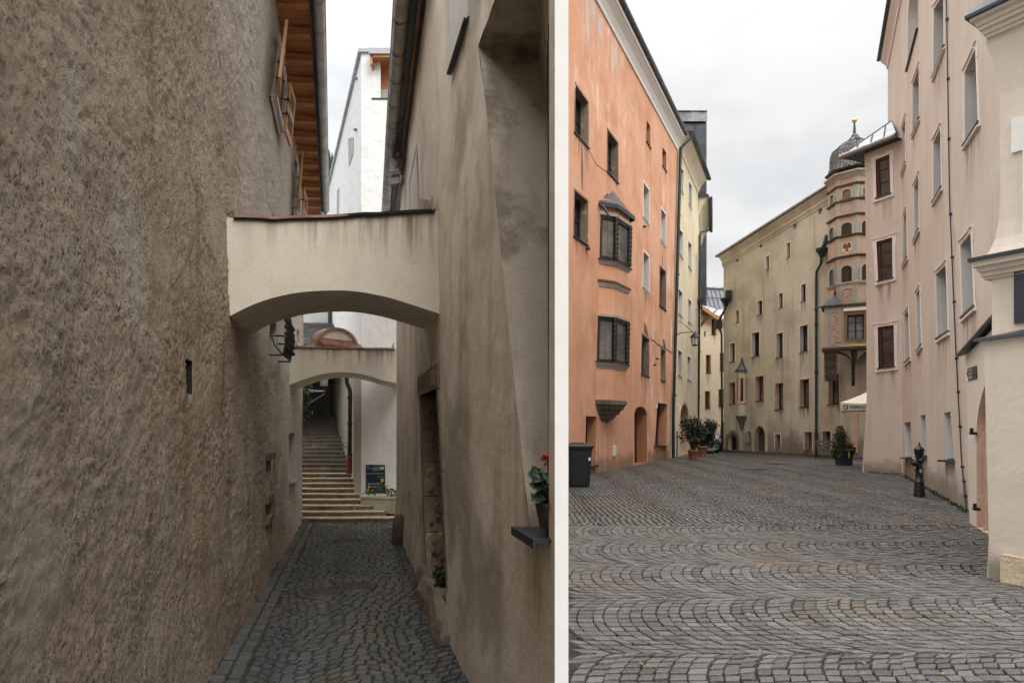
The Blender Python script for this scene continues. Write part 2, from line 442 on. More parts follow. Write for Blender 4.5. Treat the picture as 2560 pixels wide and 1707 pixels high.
M['leaf'] = simple('green leaf', (.045, .085, .028), .5, 0, .3, 9, 0, c2=(.022, .048, .02))
M['leaf_light'] = simple('yellow green leaf', (.22, .26, .06), .5, 0, .3, 9, 0)
M['leaf_dark'] = simple('dark leaf', (.018, .042, .022), .45, 0, .3, 9, 0)
M['stem'] = simple('stem', (.10, .075, .045), .8, 0, .2, 9, 0)
M['pinkflower'] = simple('pink petals', (.75, .25, .30), .6, 0, .1, 9, 0)
M['redflower'] = simple('red petals', (.62, .03, .02), .5, 0, .2, 9, 0)
M['soil'] = simple('soil', (.03, .022, .016), .95, 0, .2, 20)
M['cloth'] = simple('cream parasol cloth', (.80, .77, .68), .85, 0, .04, 3, .1)
M['greenprint'] = simple('dark green print', (.015, .075, .06), .7, 0, .1, 5, 0)
M['signnavy'] = simple('navy sign enamel', (.012, .036, .045), .35, 0, .1, 2, 0)
M['signblue'] = simple('blue black street sign', (.018, .036, .055), .35, 0, .15, 3, 0)
M['whiteprint'] = simple('white lettering', (.78, .78, .75), .6, 0, .04, 5, 0)
M['greyprint'] = simple('pale lettering', (.50, .54, .54), .6, 0, .04, 5, 0)
M['yellowprint'] = simple('yellow sign panel', (.85, .50, .03), .5, 0, .04, 5, 0)
M['redprint'] = simple('red print', (.55, .05, .02), .5, 0, .05, 5, 0)
M['carpaint'] = simple('grey car paint', (.30, .32, .33), .3, .5, .05, 2, 0)
M['rubber'] = simple('tyre rubber', (.012, .012, .013), .8, 0, .1, 9)
M['headlight'] = simple('headlight lens', (.62, .65, .68), .1, .3, .1, 9, 0)
M['manhole'] = simple('cast iron cover', (.075, .068, .06), .5, .2, .3, 14, .3, .01, c2=(.10, .08, .055))
M['joint'] = simple('paving joint sand', (.045, .04, .033), .95, 0, .3, 9, .3, .01)
M['setts'] = stone_sett('granite setts', (.058, .057, .055), (.145, .142, .136), (.15, .105, .07), .43)
M['alley_setts'] = stone_sett('wet alley setts', (.045, .05, .053), (.11, .118, .122), (.10, .085, .07), .34, (.11, .105, .06))
M['earth'] = simple('open ground', (.13, .125, .115), .9, 0, .2, 1.5)
M['hill'] = simple('hill grass', (.06, .085, .05), .95, 0, .3, .1)
M['treeleaf'] = simple('fir foliage', (.045, .07, .055), .9, 0, .3, .4, 0)
M['cladding'] = simple('dark metal cladding', (.065, .072, .085), .35, .5, .3, .8, .1, .02)
M['cladtop'] = simple('grey metal parapet', (.24, .25, .265), .35, .5, .25, .9, .1, .02)
M['lampgrey'] = simple('grey enamel floodlight', (.36, .36, .33), .45, .2, .1, 5)
M['greydoor'] = simple('grey board', (.20, .20, .19), .6, 0, .2, 5)
# ------------------------------------------------------------------ building helpers
def facade(th, pl, outline, holes, mats, back=6.0, name='wall', front=0.0, bvec=None):
    """one wall mesh: front sheet with openings, reveals, and the body of the house behind it"""
    mb = MB()
    loops = [[Vector((u, z, 0)) for u, z in outline]]+[[Vector((u, z, 0)) for u, z in h[0]] for h in holes]
    flat = [v for l in loops for v in l]
    tris = tessellate_polygon(loops)
    mb.add([pl.at(v.x, v.y, front) for v in flat], tris, 0)
    for h in holes:
        poly, dep, jm = h[0], h[1], h[2]
        n = len(poly)
        for i in range(n):
            j = (i+1) % n
            a, b = poly[i], poly[j]
            mb.add([pl.at(*a, front), pl.at(*b, front), pl.at(*b, front-dep), pl.at(*a, front-dep)], [(0, 1, 2, 3)], jm)
    n = len(outline)
    bv = Vector(bvec) if bvec is not None else pl.n*(-back)
    A = [pl.at(u, z, front) for u, z in outline]
    for i in range(n):
        j = (i+1) % n
        mb.add([A[i], A[j], A[j]+bv, A[i]+bv], [(0, 1, 2, 3)], 0)
    mb.add([a+bv for a in A], [tuple(range(n))], 0)
    return mb.build(name, mats, th)

class Quad:                                  # four wall points TL TR BR BL -> bilinear (s, t)
    def __init__(s, pl, uv):
        s.pl = pl; s.uv = uv
        TL, TR, BR, BL = uv
        s.W = (abs(TR[0]-TL[0])+abs(BR[0]-BL[0]))/2; s.H = (TL[1]-BL[1]+TR[1]-BR[1])/2
    def p(s, a, t, d):
        TL, TR, BR, BL = s.uv
        u = (BL[0]*(1-a)+BR[0]*a)*(1-t)+(TL[0]*(1-a)+TR[0]*a)*t
        z = (BL[1]*(1-a)+BR[1]*a)*(1-t)+(TL[1]*(1-a)+TR[1]*a)*t
        return s.pl.at(u, z, d)
    def bar(s, mb, a0, a1, t0, t1, d0, d1, mat=0):
        mb.hexa([s.p(a, t, d) for t in (t0, t1) for a, d in ((a0, d0), (a1, d0), (a1, d1), (a0, d1))], mat)
    def ring(s, mb, w, d0, d1, mat=0, out=True, top=1.0, bot=1.0):
        fa = w/max(s.W, .05); ft = w/max(s.H, .05)
        if out:
            s.bar(mb, -fa, 0, -ft*bot, 1+ft*top, d0, d1, mat); s.bar(mb, 1, 1+fa, -ft*bot, 1+ft*top, d0, d1, mat)
            if top: s.bar(mb, 0, 1, 1, 1+ft*top, d0, d1, mat)
            if bot: s.bar(mb, 0, 1, -ft*bot, 0, d0, d1, mat)
        else:
            s.bar(mb, 0, fa, 0, 1, d0, d1, mat); s.bar(mb, 1-fa, 1, 0, 1, d0, d1, mat)
            s.bar(mb, fa, 1-fa, 1-ft, 1, d0, d1, mat); s.bar(mb, fa, 1-fa, 0, ft, d0, d1, mat)

def window(th, pl, px, holes, depth=.28, fm='darkframe', gm='glass', jm=1, mull=1, trans=(.5,), fw=.05,
           sill=None, sill_d=.06, surround=None, sw=.10, sd=.02, uv=None, label=None, eared=False, sh=.035, drip=True):
    uv = uv or [pl.hit(*p) for p in px]
    q = Quad(pl, uv)
    holes.append((uv, depth, jm))
    mb = MB(); d = -depth
    q.ring(mb, fw, d, d+.06, 0, out=False)
    fa = fw/q.W; ft = fw/q.H
    for i in range(mull):
        c = (i+1)/(mull+1)
        q.bar(mb, c-fa*.6, c+fa*.6, ft, 1-ft, d+.004, d+.055)
    for t in trans:
        q.bar(mb, fa, 1-fa, t-ft*.22, t+ft*.22, d+.008, d+.046)
    w = mb.build('window', [M[fm]], th)
    if label: w['label'] = label
    if gm == 'glass': gm = rnd.choice(('glass', 'glass', 'oldglass', 'dimglass'))
    g = MB(); q.bar(g, .01, .99, .01, .99, d+.006, d+.02); g.build('pane', [M[gm]], w)
    if sill:
        g = MB(); t = sh/q.H
        q.bar(g, -.07, 1.07, -t*.9, -.002, -.02, sill_d)
        q.bar(g, 0.002, .998, 0, t*.5, d+.061, -.021)
        g.build('sill', [M[sill]], w)
        if q.H > .7 and drip:
            g = MB(); hh = rnd.uniform(.6, 1.3)/q.H; x = rnd.uniform(.0, .2)
            g.add([q.p(x-.1, -hh, .0045), q.p(1.1-x*.4, -hh, .0045), q.p(1.06, -t*.9, .0045), q.p(-.06, -t*.9, .0045)], [(0, 1, 2, 3)]); g.build('dirt_streak', [M['drip']], w)
    if surround:
        g = MB()
        q.ring(g, sw, .003, sd, 0, True)
        if eared:
            fa = sw/q.W; ft = sw/q.H
            for a0, a1 in ((-fa*1.35, -fa*.999), (1+fa*.999, 1+fa*1.35)):
                q.bar(g, a0, a1, 1-ft*2.2, 1+ft*1.0, .003, sd)
            q.bar(g, -fa*1.4, fa*1.2, 1+ft*1.001, 1+ft*1.25, .003, sd+.03)
            q.bar(g, 1-fa*1.2, 1+fa*1.4, 1+ft*1.001, 1+ft*1.25, .003, sd+.03)
            q.bar(g, fa*1.4, 1-fa*1.4, 1+ft*.76, 1+ft*.98, sd+.001, sd+.03)
            q.bar(g, -fa*1.1, 1+fa*1.1, -ft*1.3, -ft*1.001, .003, sd+.035)
        g.build('surround', [M[surround]], w)
    return w

def arch_poly(u0, u1, z0, zs, za, n=12, point=0.0):
    """door outline: jambs up to zs, arch to za; point > 0 makes it pointed"""
    c = (u0+u1)/2; r = (u1-u0)/2; pts = [(u0, z0), (u1, z0)]
    for i in range(n+1):
        g = math.pi*i/n
        x = math.cos(g); y = math.sin(g)
        if point: y = y*(1-point)+(1-abs(x))*point
        pts.append((c+r*x, zs+(za-zs)*y))
    return pts
def fill_poly(mb, pl, poly, d, mat=0):
    mb.add([pl.at(u, z, d) for u, z in poly], [tuple(range(len(poly)))], mat)
def ring_poly(mb, pl, inner, outer, d0, d1, mat=0):
    n = len(inner)
    for i in range(n-1):
        j = i+1
        p = [pl.at(*inner[i], d1), pl.at(*inner[j], d1), pl.at(*outer[j], d1), pl.at(*outer[i], d1)]
        mb.add(p, [(0, 1, 2, 3)], mat)
        mb.add([pl.at(*outer[i], d1), pl.at(*outer[j], d1), pl.at(*outer[j], d0), pl.at(*outer[i], d0)], [(0, 1, 2, 3)], mat)
        mb.add([pl.at(*inner[i], d1), pl.at(*inner[j], d1), pl.at(*inner[j], d0), pl.at(*inner[i], d0)], [(0, 1, 2, 3)], mat)
def leaves(mb, n, fn, size, mats=(0,), rg=rnd, squash=1.0, droop=0.0):
    """many small folded leaf faces; fn() returns a point inside the crown"""
    for _ in range(n):
        c = Vector(fn()); s = size*rg.uniform(.6, 1.35)
        a = Vector((rg.gauss(0, 1), rg.gauss(0, 1), rg.gauss(0, 1)*squash-droop)).normalized()
        b = a.orthogonal().normalized(); b.rotate(Matrix.Rotation(rg.uniform(0, 6.28), 3, a)); nn = a.cross(b)
        w = s*.24
        mb.add([c, c+a*s*.5+b*w+nn*s*.06, c+a*s, c+a*s*.5-b*w+nn*s*.06], [(0, 1, 2), (0, 2, 3)], rg.choice(mats))
def blob(cx, cy, cz, rx, ry, rz, rg=rnd, shell=.35):
    def f():
        while True:
            v = Vector((rg.uniform(-1, 1), rg.uniform(-1, 1), rg.uniform(-1, 1)))
            l = v.length
            if shell < l < 1: return (cx+v.x*rx, cy+v.y*ry, cz+v.z*rz)
    return f

# ------------------------------------------------------------------ camera, sky, sun
cam = bpy.data.cameras.new('camera'); co = bpy.data.objects.new('camera', cam); COL.objects.link(co)
co.location = (0, 0, ER); co.rotation_euler = (math.pi/2, 0, 0)
cam.sensor_width = 36; cam.lens = F/2560*36; cam.shift_y = (HY-853.5)/2560
cam.clip_start = .05; cam.clip_end = 1500
sc.camera = co
SUN_EL, SUN_AZ = 46.0, 150.0                 # azimuth clockwise from +Y
w = bpy.data.worlds.new('World'); sc.world = w; w.use_nodes = True
nt = w.node_tree; bg = nt.nodes['Background']
sky = nt.nodes.new('ShaderNodeTexSky'); sky.sky_type = 'NISHITA'; sky.sun_disc = False
sky.sun_elevation = math.radians(SUN_EL); sky.sun_rotation = math.radians(SUN_AZ)
sky.air_density = 2.0; sky.dust_density = 6.0
tc = nt.nodes.new('ShaderNodeTexCoord').outputs['Generated']
sep = nt.nodes.new('ShaderNodeSeparateXYZ'); nt.links.new(tc, sep.inputs[0])
# overcast luminance: zenith overhead boosted far above the horizon to light the walls
el = ramp(nt, sep.outputs['Z'], 0.42, 1.0, 0.0, 1.0)
base = mixc(nt, el, (6.45, 6.5, 6.55), (27.0, 27.1, 27.2))
cl1 = ramp(nt, noise_n(nt, tc, 2.6, 6, .55, (1, 1, 2.2)), .38, .64)
cl = mixc(nt, cl1, (.85, .862, .876), (1.06, 1.055, 1.05))
over = mixc(nt, 1.0, base, cl, 'MULTIPLY')
west = ramp(nt, sep.outputs['X'], -.38, .12, 1.16, 1.0)
cmb = nt.nodes.new('ShaderNodeVectorMath'); cmb.operation = 'SCALE'
nt.links.new(over, cmb.inputs[0]); nt.links.new(west, cmb.inputs['Scale'])
mx = nt.nodes.new('ShaderNodeMix'); mx.data_type = 'RGBA'; mx.inputs['Factor'].default_value = .94
nt.links.new(sky.outputs['Color'], mx.inputs['A']); nt.links.new(cmb.outputs[0], mx.inputs['B'])
nt.links.new(mx.outputs['Result'], bg.inputs['Color']); bg.inputs['Strength'].default_value = .10
sl = bpy.data.lights.new('sun', 'SUN'); sl.energy = 1.5; sl.angle = math.radians(40); sl.color = (1, .95, .88)
so = bpy.data.objects.new('sun', sl); COL.objects.link(so)
az = math.radians(SUN_AZ); e = math.radians(SUN_EL)
sdir = Vector((math.sin(az)*math.cos(e), math.cos(az)*math.cos(e), math.sin(e)))
so.rotation_euler = (-sdir).to_track_quat('-Z', 'Y').to_euler(); so.location = (0, -10, 30)
sc.view_settings.view_transform = 'Standard'; sc.view_settings.look = 'None'
sc.view_settings.exposure = 0.50; sc.view_settings.gamma = 1.0
sc.cycles.max_bounces = 8; sc.cycles.diffuse_bounces = 5

# ------------------------------------------------------------------ main wall lines
A_L0, A_L1 = G(512, 1707, EL), G(752, 1306, EL)
A_R0, A_R1 = G(1187, 1707, EL), G(1001, 1339, EL)
HL, HR = 5.4, 5.25                            # eaves above eye level
def eave_line(p0, p1, H):
    a = P(p0[0], p0[1], H*F/(HY-p0[1])); b = P(p1[0], p1[1], H*F/(HY-p1[1]))
    return lambda Y: a.x+(b.x-a.x)*(Y-a.y)/(b.y-a.y)
EL_X = eave_line((697.5, 0), (765, 532), HL); ER_X = eave_line((1065, 0), (995, 532), HR)
def sst(x): x = min(1, max(0, x)); return x*x*(3-2*x)
def lx(Y): return A_L0[0]+(A_L1[0]-A_L0[0])*(Y-A_L0[1])/(A_L1[1]-A_L0[1])
def rx(Y): return A_R0[0]+(A_R1[0]-A_R0[0])*(Y-A_R0[1])/(A_R1[1]-A_R0[1])
def leanL(Y, z):
    Yc = min(max(Y, 8.1), 16.2)
    return (EL_X(Yc)-lx(Yc))*sst((z-3.9)/(ER+HL-3.9))
# nose of the wedge house: where the right alley wall meets the ray of the white corner
kx = (1387-CX)/F
b_ = (A_R1[0]-A_R0[0])/(A_R1[1]-A_R0[1])
YN = (A_R0[0]-b_*A_R0[1])/(kx-b_)
def leanR(Y, z):
    if Y <= 7.88: k = (ER_X(7.88)-rx(7.88))*max(0, (Y-YN)/(7.88-YN))
    else:
        Yc = min(Y, 15.7); k = ER_X(Yc)-rx(Yc)
    return k*sst((z-3.9)/(ER+HR-3.9))
PL_ = LeanPl(A_L0, A_L1, leanL); PR_ = LeanPl(A_R0, A_R1, leanR)
NX0, NX1 = kx*YN, (1421-CX)/F*YN

PO = Pl(G(1468, 1186), G(1673, 1145))
PY = Pl(G(1679, 1144), G(1745, 1128))
PV = Pl(G(1809, 1129.5), G(2079, 1144))
PA = Pl(G(2156, 1180), G(2256, 1186.5))
PB = Pl(G(2256, 1186.5), G(2424, 1281))
def xline(pl, Y): return pl.a.x+(Y-pl.a.y)*pl.u.x/pl.u.y

# ------------------------------------------------------------------ ground
lo = [(-400, -400), (600, -400), (600, 600), (-400, 600)]
WB = Vector((.0881*10.5-.16, 10.5))           # back corner of the wedge house, square side, set short to admit light
hole = [(-30, -30), (.28, -30), (.28, YN+.03), (WB.x-.2, 10.3), (-1.2, 24), (-30, 24)]
mb = MB()
tris = tessellate_polygon([[Vector((x, y, 0)) for x, y in lo], [Vector((x, y, 0)) for x, y in hole]])
mb.add([(x, y, -.022) for x, y in lo+hole], tris)
tag(mb.build('ground', [M['joint']]), kind='structure')
mb = MB()
mb.add([(x, y, ZA-.014) for x, y in hole], [tuple(range(len(hole)))])
n = len(hole)
for i in range(n):
    a, b = hole[i], hole[(i+1) % n]
    mb.add([(a[0], a[1], ZA-.014), (b[0], b[1], ZA-.014), (b[0], b[1], -.022), (a[0], a[1], -.022)], [(0, 1, 2, 3)])
tag(mb.build('alley_ground', [M['joint']]), kind='structure')

def sett(mb, c4, z, gap=.008, bev=.016, hj=.006, tint=None, lw=.02):
    """one paving stone: four plan corners, rounded shoulder, slightly tilted head"""
    cx = sum(p[0] for p in c4)/4; cy = sum(p[1] for p in c4)/4
    dz = rnd.gauss(0, hj*.6); tx = rnd.gauss(0, .016); ty = rnd.gauss(0, .016)
    vs = []
    L = [math.hypot(p[0]-cx, p[1]-cy) for p in c4]
    for inset, zz in ((gap*.5, -lw), (gap*.5+bev*.35, -bev*.42), (gap*.5+bev, 0.0)):
        for p, l in zip(c4, L):
            k = max(.2, 1-inset*1.35/l)
            x = cx+(p[0]-cx)*k; y = cy+(p[1]-cy)*k
            vs.append((x, y, z+dz+zz+(0 if zz == -lw else tx*(x-cx)+ty*(y-cy))))
    fs = [(8, 9, 10, 11)]
    for r in (0, 4):
        for i in range(4):
            j = (i+1) % 4
            fs.append((r+i, r+j, r+4+j, r+4+i))
    mb.add(vs, fs, 0, False)
    t = rnd.random() if tint is None else tint
    mb.tint.extend([min(1, max(0, t))]*9)

def jit(p, a=.0045): return (p[0]+rnd.uniform(-a, a), p[1]+rnd.uniform(-a, a))
COVERS = []                                   # (x, y, r) kept free of setts
def inside_sq(x, y):
    if y < 2.4 or y > 40: return False
    if x < .0881*y-1.0 or x < NX1+.06+(y-YN)*.06: return False
    if y > 14 and x < xline(PO, y)-.35: return False
    xr = xline(PB, y)+.25 if y < 20 else (xline(PA, y)+.3 if y < 20.6 else 18.5)
    if x > min(xr, .72*y+1.7): return False
    if y > 27 and x > xline(PV, y)+.3: return False
    for cx, cy, r in COVERS:
        if (x-cx)**2+((y-cy))**2 < r*r: return False
    return True
for px, py, r in ((1884, 1173, .50), (1940, 1160, .46)):
    g = G(px, py); COVERS.append((g[0], g[1], r))
mb = MB(); mb.tint = []
PITCH, RW, R, PM, NS = 1.37, .102, 1.066, math.radians(40), 14
def arcs(y_lo, nb, xa, xb, swap=False):
    for b in range(nb):
        yc = y_lo+PITCH*(b+.5)
        ys = []; xs = []
        for j in range(NS+1):
            g = -PM+2*PM*j/NS
            ys.append(math.sin(g)*PITCH/2/math.sin(PM)); xs.append(R*(1-math.cos(g)))
        k = 0; off = rnd.uniform(0, RW)
        nrow = int((xb-xa)/RW)
        jr = [rnd.gauss(0, .007) for _ in range(nrow+2)]
        pat = [rnd.gauss(0, .12) for _ in range(nrow+2)]
        for k in range(nrow):
            x0 = xa+off+k*RW
            sh = rnd.uniform(-.35, .35)
            for j in range(NS):
                ya, yb = ys[j]+sh*.05+.010, ys[j+1]+sh*.05-.010
                if rnd.random() < .06: continue_ = True
                c = [(x0+jr[k]+xs[j], yc+ya), (x0+RW+jr[k+1]+xs[j], yc+ya), (x0+RW+jr[k+1]+xs[j+1], yc+yb), (x0+jr[k]+xs[j+1], yc+yb)]
                if swap: c = [(p[1], p[0]) for p in c]
                mx_, my_ = sum(p[0] for p in c)/4, sum(p[1] for p in c)/4
                if not inside_sq(mx_, my_): continue
                if swap and my_ < Y_SW+.02: continue
                if not swap and my_ > Y_SW+.02: continue
                t = .42+pat[k]+rnd.gauss(0, .21)
                if rnd.random() < .018: t = 1.0
                sett(mb, [jit(p) for p in c], 0.0, gap=.009, bev=.005, hj=.004, tint=t, lw=.035)
Y_SW = 2.88+PITCH*5
arcs(2.88-PITCH, 6, -1.0, 8.5)
PITCH2 = PITCH
arcs(-1.4, 17, Y_SW-.8, 40, True)
tag(mb.build('square_paving', [M['setts']]), kind='structure')

# alley paving: two lines of pale border setts on the left, arched rows between the walls
mb = MB(); mb.tint = []
ACOV = []
for px, py, r in ((800, 1479.5, .235), (893, 1465, .21), (856, 1351, .24)):
    g = G(px, py, EL); ACOV.append((g[0], g[1], r))
y = 2.0; row = 0
while y < 15.05:
    xl, xr = lx(y)-.1, rx(y)+.2 if y > YN else .26
    xl2, xr2 = xl+.30, xr
    for q in range(2):
        x0 = lx(y)+.02+q*.145; dyq = rnd.uniform(-.02, .02)
        sett(mb, [jit((x0, y+dyq)), jit((x0+.138, y+dyq)), jit((x0+.138-.024, y+.117+dyq)), jit((x0-.024, y+.108+dyq))], ZA, gap=.018, bev=.010, hj=.004, tint=.7+rnd.gauss(0, .22))
    x = xl2+rnd.uniform(-.1, 0)
    wd = xr2-xl2
    def bow(xx): return .13*math.cos((xx-xl2)/1.15*2*math.pi)
    while x < xr2:
        wq = rnd.uniform(.105, .15)
        dj = rnd.uniform(-.006, .006); c = [(x, y+dj+bow(x)), (x+wq, y+dj+bow(x+wq)), (x+wq, y+dj+.111+bow(x+wq)), (x, y+dj+.111+bow(x))]
        cx_, cy_ = x+wq/2, y+.07+bow(x)
        if cx_ > lx(cy_)+.33 and not any((cx_-a)**2+(cy_-b)**2 < (r+.06)**2 for a, b, r in ACOV):
            sett(mb, [jit(p, .006) for p in c], ZA, gap=.019, bev=.010, hj=.004, tint=.35+rnd.gauss(0, .2))
        x += wq
    y += .12; row += 1
tag(mb.build('alley_paving', [M['alley_setts']]), kind='structure')

def cover(name, x, y, z, r, label, cat, group, square=False):
    mb = MB()
    if square:
        mb.box((x, y, z-.012), (r*1.7, r*1.7, .03)); mb.box((x, y, z+.006), (r*1.5, r*1.5, .008))
        for i in range(5): mb.box((x, y+(i-2)*r*.28, z+.012), (r*1.4, .03, .006))
    else:
        mb.lathe([(r+.05, -.03), (r+.05, -.004), (r+.012, .0), (r+.01, -.012), (r, -.012), (r-.004, .0), (.001, .003)], (x, y, z), 28)
        for i in range(-3, 4):
            h = math.sqrt(max(.01, r*r*.8-(i*r*.25)**2))
            mb.box((x, y+i*r*.25, z+.003), (h*2, .016, .008))
    return tag(mb.build(name, [M['manhole']], loc=(x, y, z)), label, cat, group)
al = ['round iron manhole cover in the alley, larger and nearest on the left', 'round iron manhole cover in the alley just behind and right of the nearest one', 'rust brown round manhole cover in the alley closest to the stone steps']
for (a, b, r), l in zip(ACOV, al): cover('manhole_cover', a, b, ZA, r, l, 'manhole cover', 'manhole covers in the alley')
for (a, b, r), l in zip(COVERS, ('square iron cover in the paving of the square, nearer and further left', 'square iron cover in the paving of the square, farther back towards the bench')):
    cover('manhole_cover', a, b, 0.0, r, l, 'manhole cover', 'iron covers in the square', True)
# ================================================================== THE ALLEY
def steps_(a, b, d): 
    n = max(1, int(round((b-a)/d))); return [a+(b-a)*i/n for i in range(n+1)]
def cuts(vals, d):
    out = []
    for a, b in zip(vals[:-1], vals[1:]): out += steps_(a, b, d)[:-1]
    return out+[vals[-1]]

# ---- left house with rough render
YE0 = 7.2
YL0, YL1 = -4.0, 15.3
lh = thing('roughcast_house', 'long grey brown roughcast house along the left of the alley with timber eaves', 'house', (lx(6), 6, ZA))
def urect(pl, px):
    h = [pl.hit(*p) for p in px]
    return (min(x[0] for x in h), max(x[0] for x in h), min(x[1] for x in h), max(x[1] for x in h))
def rect4(pl, l, r, t, b):                   # from pixel extents measured on the wall
    return urect(pl, [(l, (t+b)/2), (r, (t+b)/2)])[:2]+urect(pl, [((l+r)/2, t), ((l+r)/2, b)])[2:]
HLs = {'slit': rect4(PL_, 478, 495, 900, 985), 'niche': rect4(PL_, 673, 686, 1146, 1180), 'low': rect4(PL_, 669, 681, 1252, 1288),
       'win': rect4(PL_, 728, 741, 1082, 1198), 'w1': rect4(PL_, 686, 711, 118, 318), 'w2': rect4(PL_, 738, 750, 425, 560), 'lan': rect4(PL_, 747, 753, 824, 852),
       'gr': rect4(PL_, 680, 698, 800, 880)}
uA, uB = (YL0-PL_.a.y)/PL_.u.y, (YL1-PL_.a.y)/PL_.u.y
zt = ER+HL
uk = sorted(set([uA, uB]+[x for h in HLs.values() for x in h[:2]])); zk = sorted(set([ZA-.05, zt]+[x for h in HLs.values() for x in h[2:]]))
us = []
for a, b in zip(uk[:-1], uk[1:]):
    q = (1.7-PL_.a.y)/PL_.u.y, (6.6-PL_.a.y)/PL_.u.y
    bb = [a]+[x for x in q if a < x < b]+[b]
    for c, d in zip(bb[:-1], bb[1:]): us += steps_(c, d, .021 if q[0]-1e-6 <= c and d <= q[1]+1e-6 else .06)[:-1]
us.append(uk[-1]); zs = cuts(zk, .024)
mb = MB(); idx = {}
def bumpy(u, z, amp):
    v = Vector((u*1.0, z*1.0, 3.1))
    s = noise.noise(v*.9)*.035+noise.noise(v*2.7)*.016
    s += noise.noise(v*9)*.009
    if amp > .8:
        g_ = noise.noise(v*19)*.007+noise.noise(v*39)*.014
        s += g_*(.55+.9*max(0, .5+noise.noise(v*1.3+Vector((5, 0, 0)))))
    return s*amp
vs = []
for i, u in enumerate(us):
    for j, z in enumerate(zs):
        edge = any(abs(u-x) < 1e-6 for h in HLs.values() for x in h[:2]) and 0
        bat = .05*max(0, (.9-(z-ZA)))         # slight batter at the foot
        vs.append(PL_.at(u, z, bumpy(u, z, 1.0)+bat-.03))
fs = []
nz = len(zs)
for i in range(len(us)-1):
    uc = (us[i]+us[i+1])/2
    for j in range(nz-1):
        zc = (zs[j]+zs[j+1])/2
        if any(h[0] < uc < h[1] and h[2] < zc < h[3] for h in HLs.values()): continue
        fs.append((i*nz+j, (i+1)*nz+j, (i+1)*nz+j+1, i*nz+j+1))
mb.add(vs, fs, 0, True)
for k, h in HLs.items():
    dep = {'slit': .34, 'niche': .2, 'low': .12, 'win': .3, 'w1': .28, 'w2': .28, 'lan': .3, 'gr': .3}[k]
    c = [(h[0], h[2]), (h[1], h[2]), (h[1], h[3]), (h[0], h[3])]
    for a, b in zip(c, c[1:]+c[:1]):
        mb.add([PL_.at(*a, -.045), PL_.at(*b, -.045), PL_.at(*b, -dep), PL_.at(*a, -dep)], [(0, 1, 2, 3)], 1 if k == 'slit' else 0)
    if k in ('slit', 'niche', 'low'): mb.add([PL_.at(*p, -dep) for p in c], [(0, 1, 2, 3)], 1 if k == 'slit' else 0)
# far end face and body
e0 = [PL_.at(uB, z, 0) for z in zs]; e1 = [p+Vector((-6, .9, 0)) for p in e0]
mb.add([e0[0], e1[0], e1[-1], e0[-1]], [(0, 1, 2, 3)], 0)
f0 = [PL_.at(uA, z, 0) for z in (zs[0], zs[-1])]; f1 = [p+Vector((-6, .9, 0)) for p in f0]
mb.add([f0[0], f1[0], f1[1], f0[1]], [(0, 1, 2, 3)], 0)
mb.add([f1[0], e1[0], e1[-1], f1[1]], [(0, 1, 2, 3)], 0)
m0_ = PL_.at((YE0-PL_.a.y)/PL_.u.y, zt, 0); mb.add([f0[1], m0_, m0_+Vector((-6, .9, 0)), f1[1]], [(0, 1, 2, 3)], 0)
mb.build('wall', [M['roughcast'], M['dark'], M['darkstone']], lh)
def leanquad(h): return [(h[0], h[3]), (h[1], h[3]), (h[1], h[2]), (h[0], h[2])]
dummy = []
for k in ('w1', 'w2'):
    window(lh, PL_, None, dummy, .27, 'shutter', 'glass', uv=leanquad(HLs[k]), mull=1, trans=(.33, .66), fw=.06, surround='reveal', sw=.10, sd=.012, sill='zinc')
window(lh, PL_, None, dummy, .24, 'darkframe', 'glass', uv=leanquad(HLs['win']), mull=1, trans=(), fw=.04, sill='zinc', sill_d=.09)
window(lh, PL_, None, dummy, .28, 'darkframe', 'glass', uv=leanquad(HLs['gr']), mull=1, trans=(.5,), fw=.05)
window(lh, PL_, None, dummy, .25, 'darkframe', 'dark', uv=leanquad(HLs['lan']), mull=0, trans=(), fw=.02)
# stones framing the small niches
for k in ('niche', 'low'):
    h = HLs[k]; mb = MB()
    mb.pbox(PL_, h[0]-.06, h[1]+.05, h[3]-.01, h[3]+.09, -.1, .02)
    if k == 'low':
        mb.pbox(PL_, h[0]-.08, h[1]+.08, h[2]-.09, h[2]+.01, -.1, .035); mb.pbox(PL_, h[1]-.02, h[1]+.08, h[2], h[3], -.1, .025)
    mb.build('niche_stone', [M['sandstone']], lh)
# louvred shutters, folded back
def shutter(ua, da, ub, db, z0, z1):
    mb = MB(); t = .035
    A = lambda s, z, d: PL_.at(ua+(ub-ua)*s, z, da+(db-da)*s+d)
    def bx(s0, s1, za, zb, d0, d1, m=0):
        mb.hexa([A(s, z, d) for z in (za, zb) for s, d in ((s0, d0), (s1, d0), (s1, d1), (s0, d1))], m)
    bx(0, .12, z0, z1, 0, t); bx(.88, 1, z0, z1, 0, t)
    bx(.12, .88, z0, z0+.09, 0, t); bx(.12, .88, z1-.08, z1, 0, t); bx(.12, .88, (z0+z1)/2-.04, (z0+z1)/2+.04, 0, t)
    n = int((z1-z0-.2)/.045)
    for i in range(n):
        z = z0+.1+i*.045
        mb.hexa([A(s, zz, d) for zz, dd in ((z, 0), (z+.012, 0)) for s, d in ((.12, .002), (.88, .002), (.88, .034), (.12, .034))], 1)
    s = mb.build('shutter', [M['shutter'], M['slat']], lh)
    hb = MB()
    for zz in (z0+.25, z1-.25):
        hb.tube([A(0, zz, .02), A(0, zz, .02)+PL_.n*(-.10)], .012, 6); hb.box(A(0.02, zz, .03), (.03, .1, .03))
    hb.build('hinge', [M['black']], s, split=True)
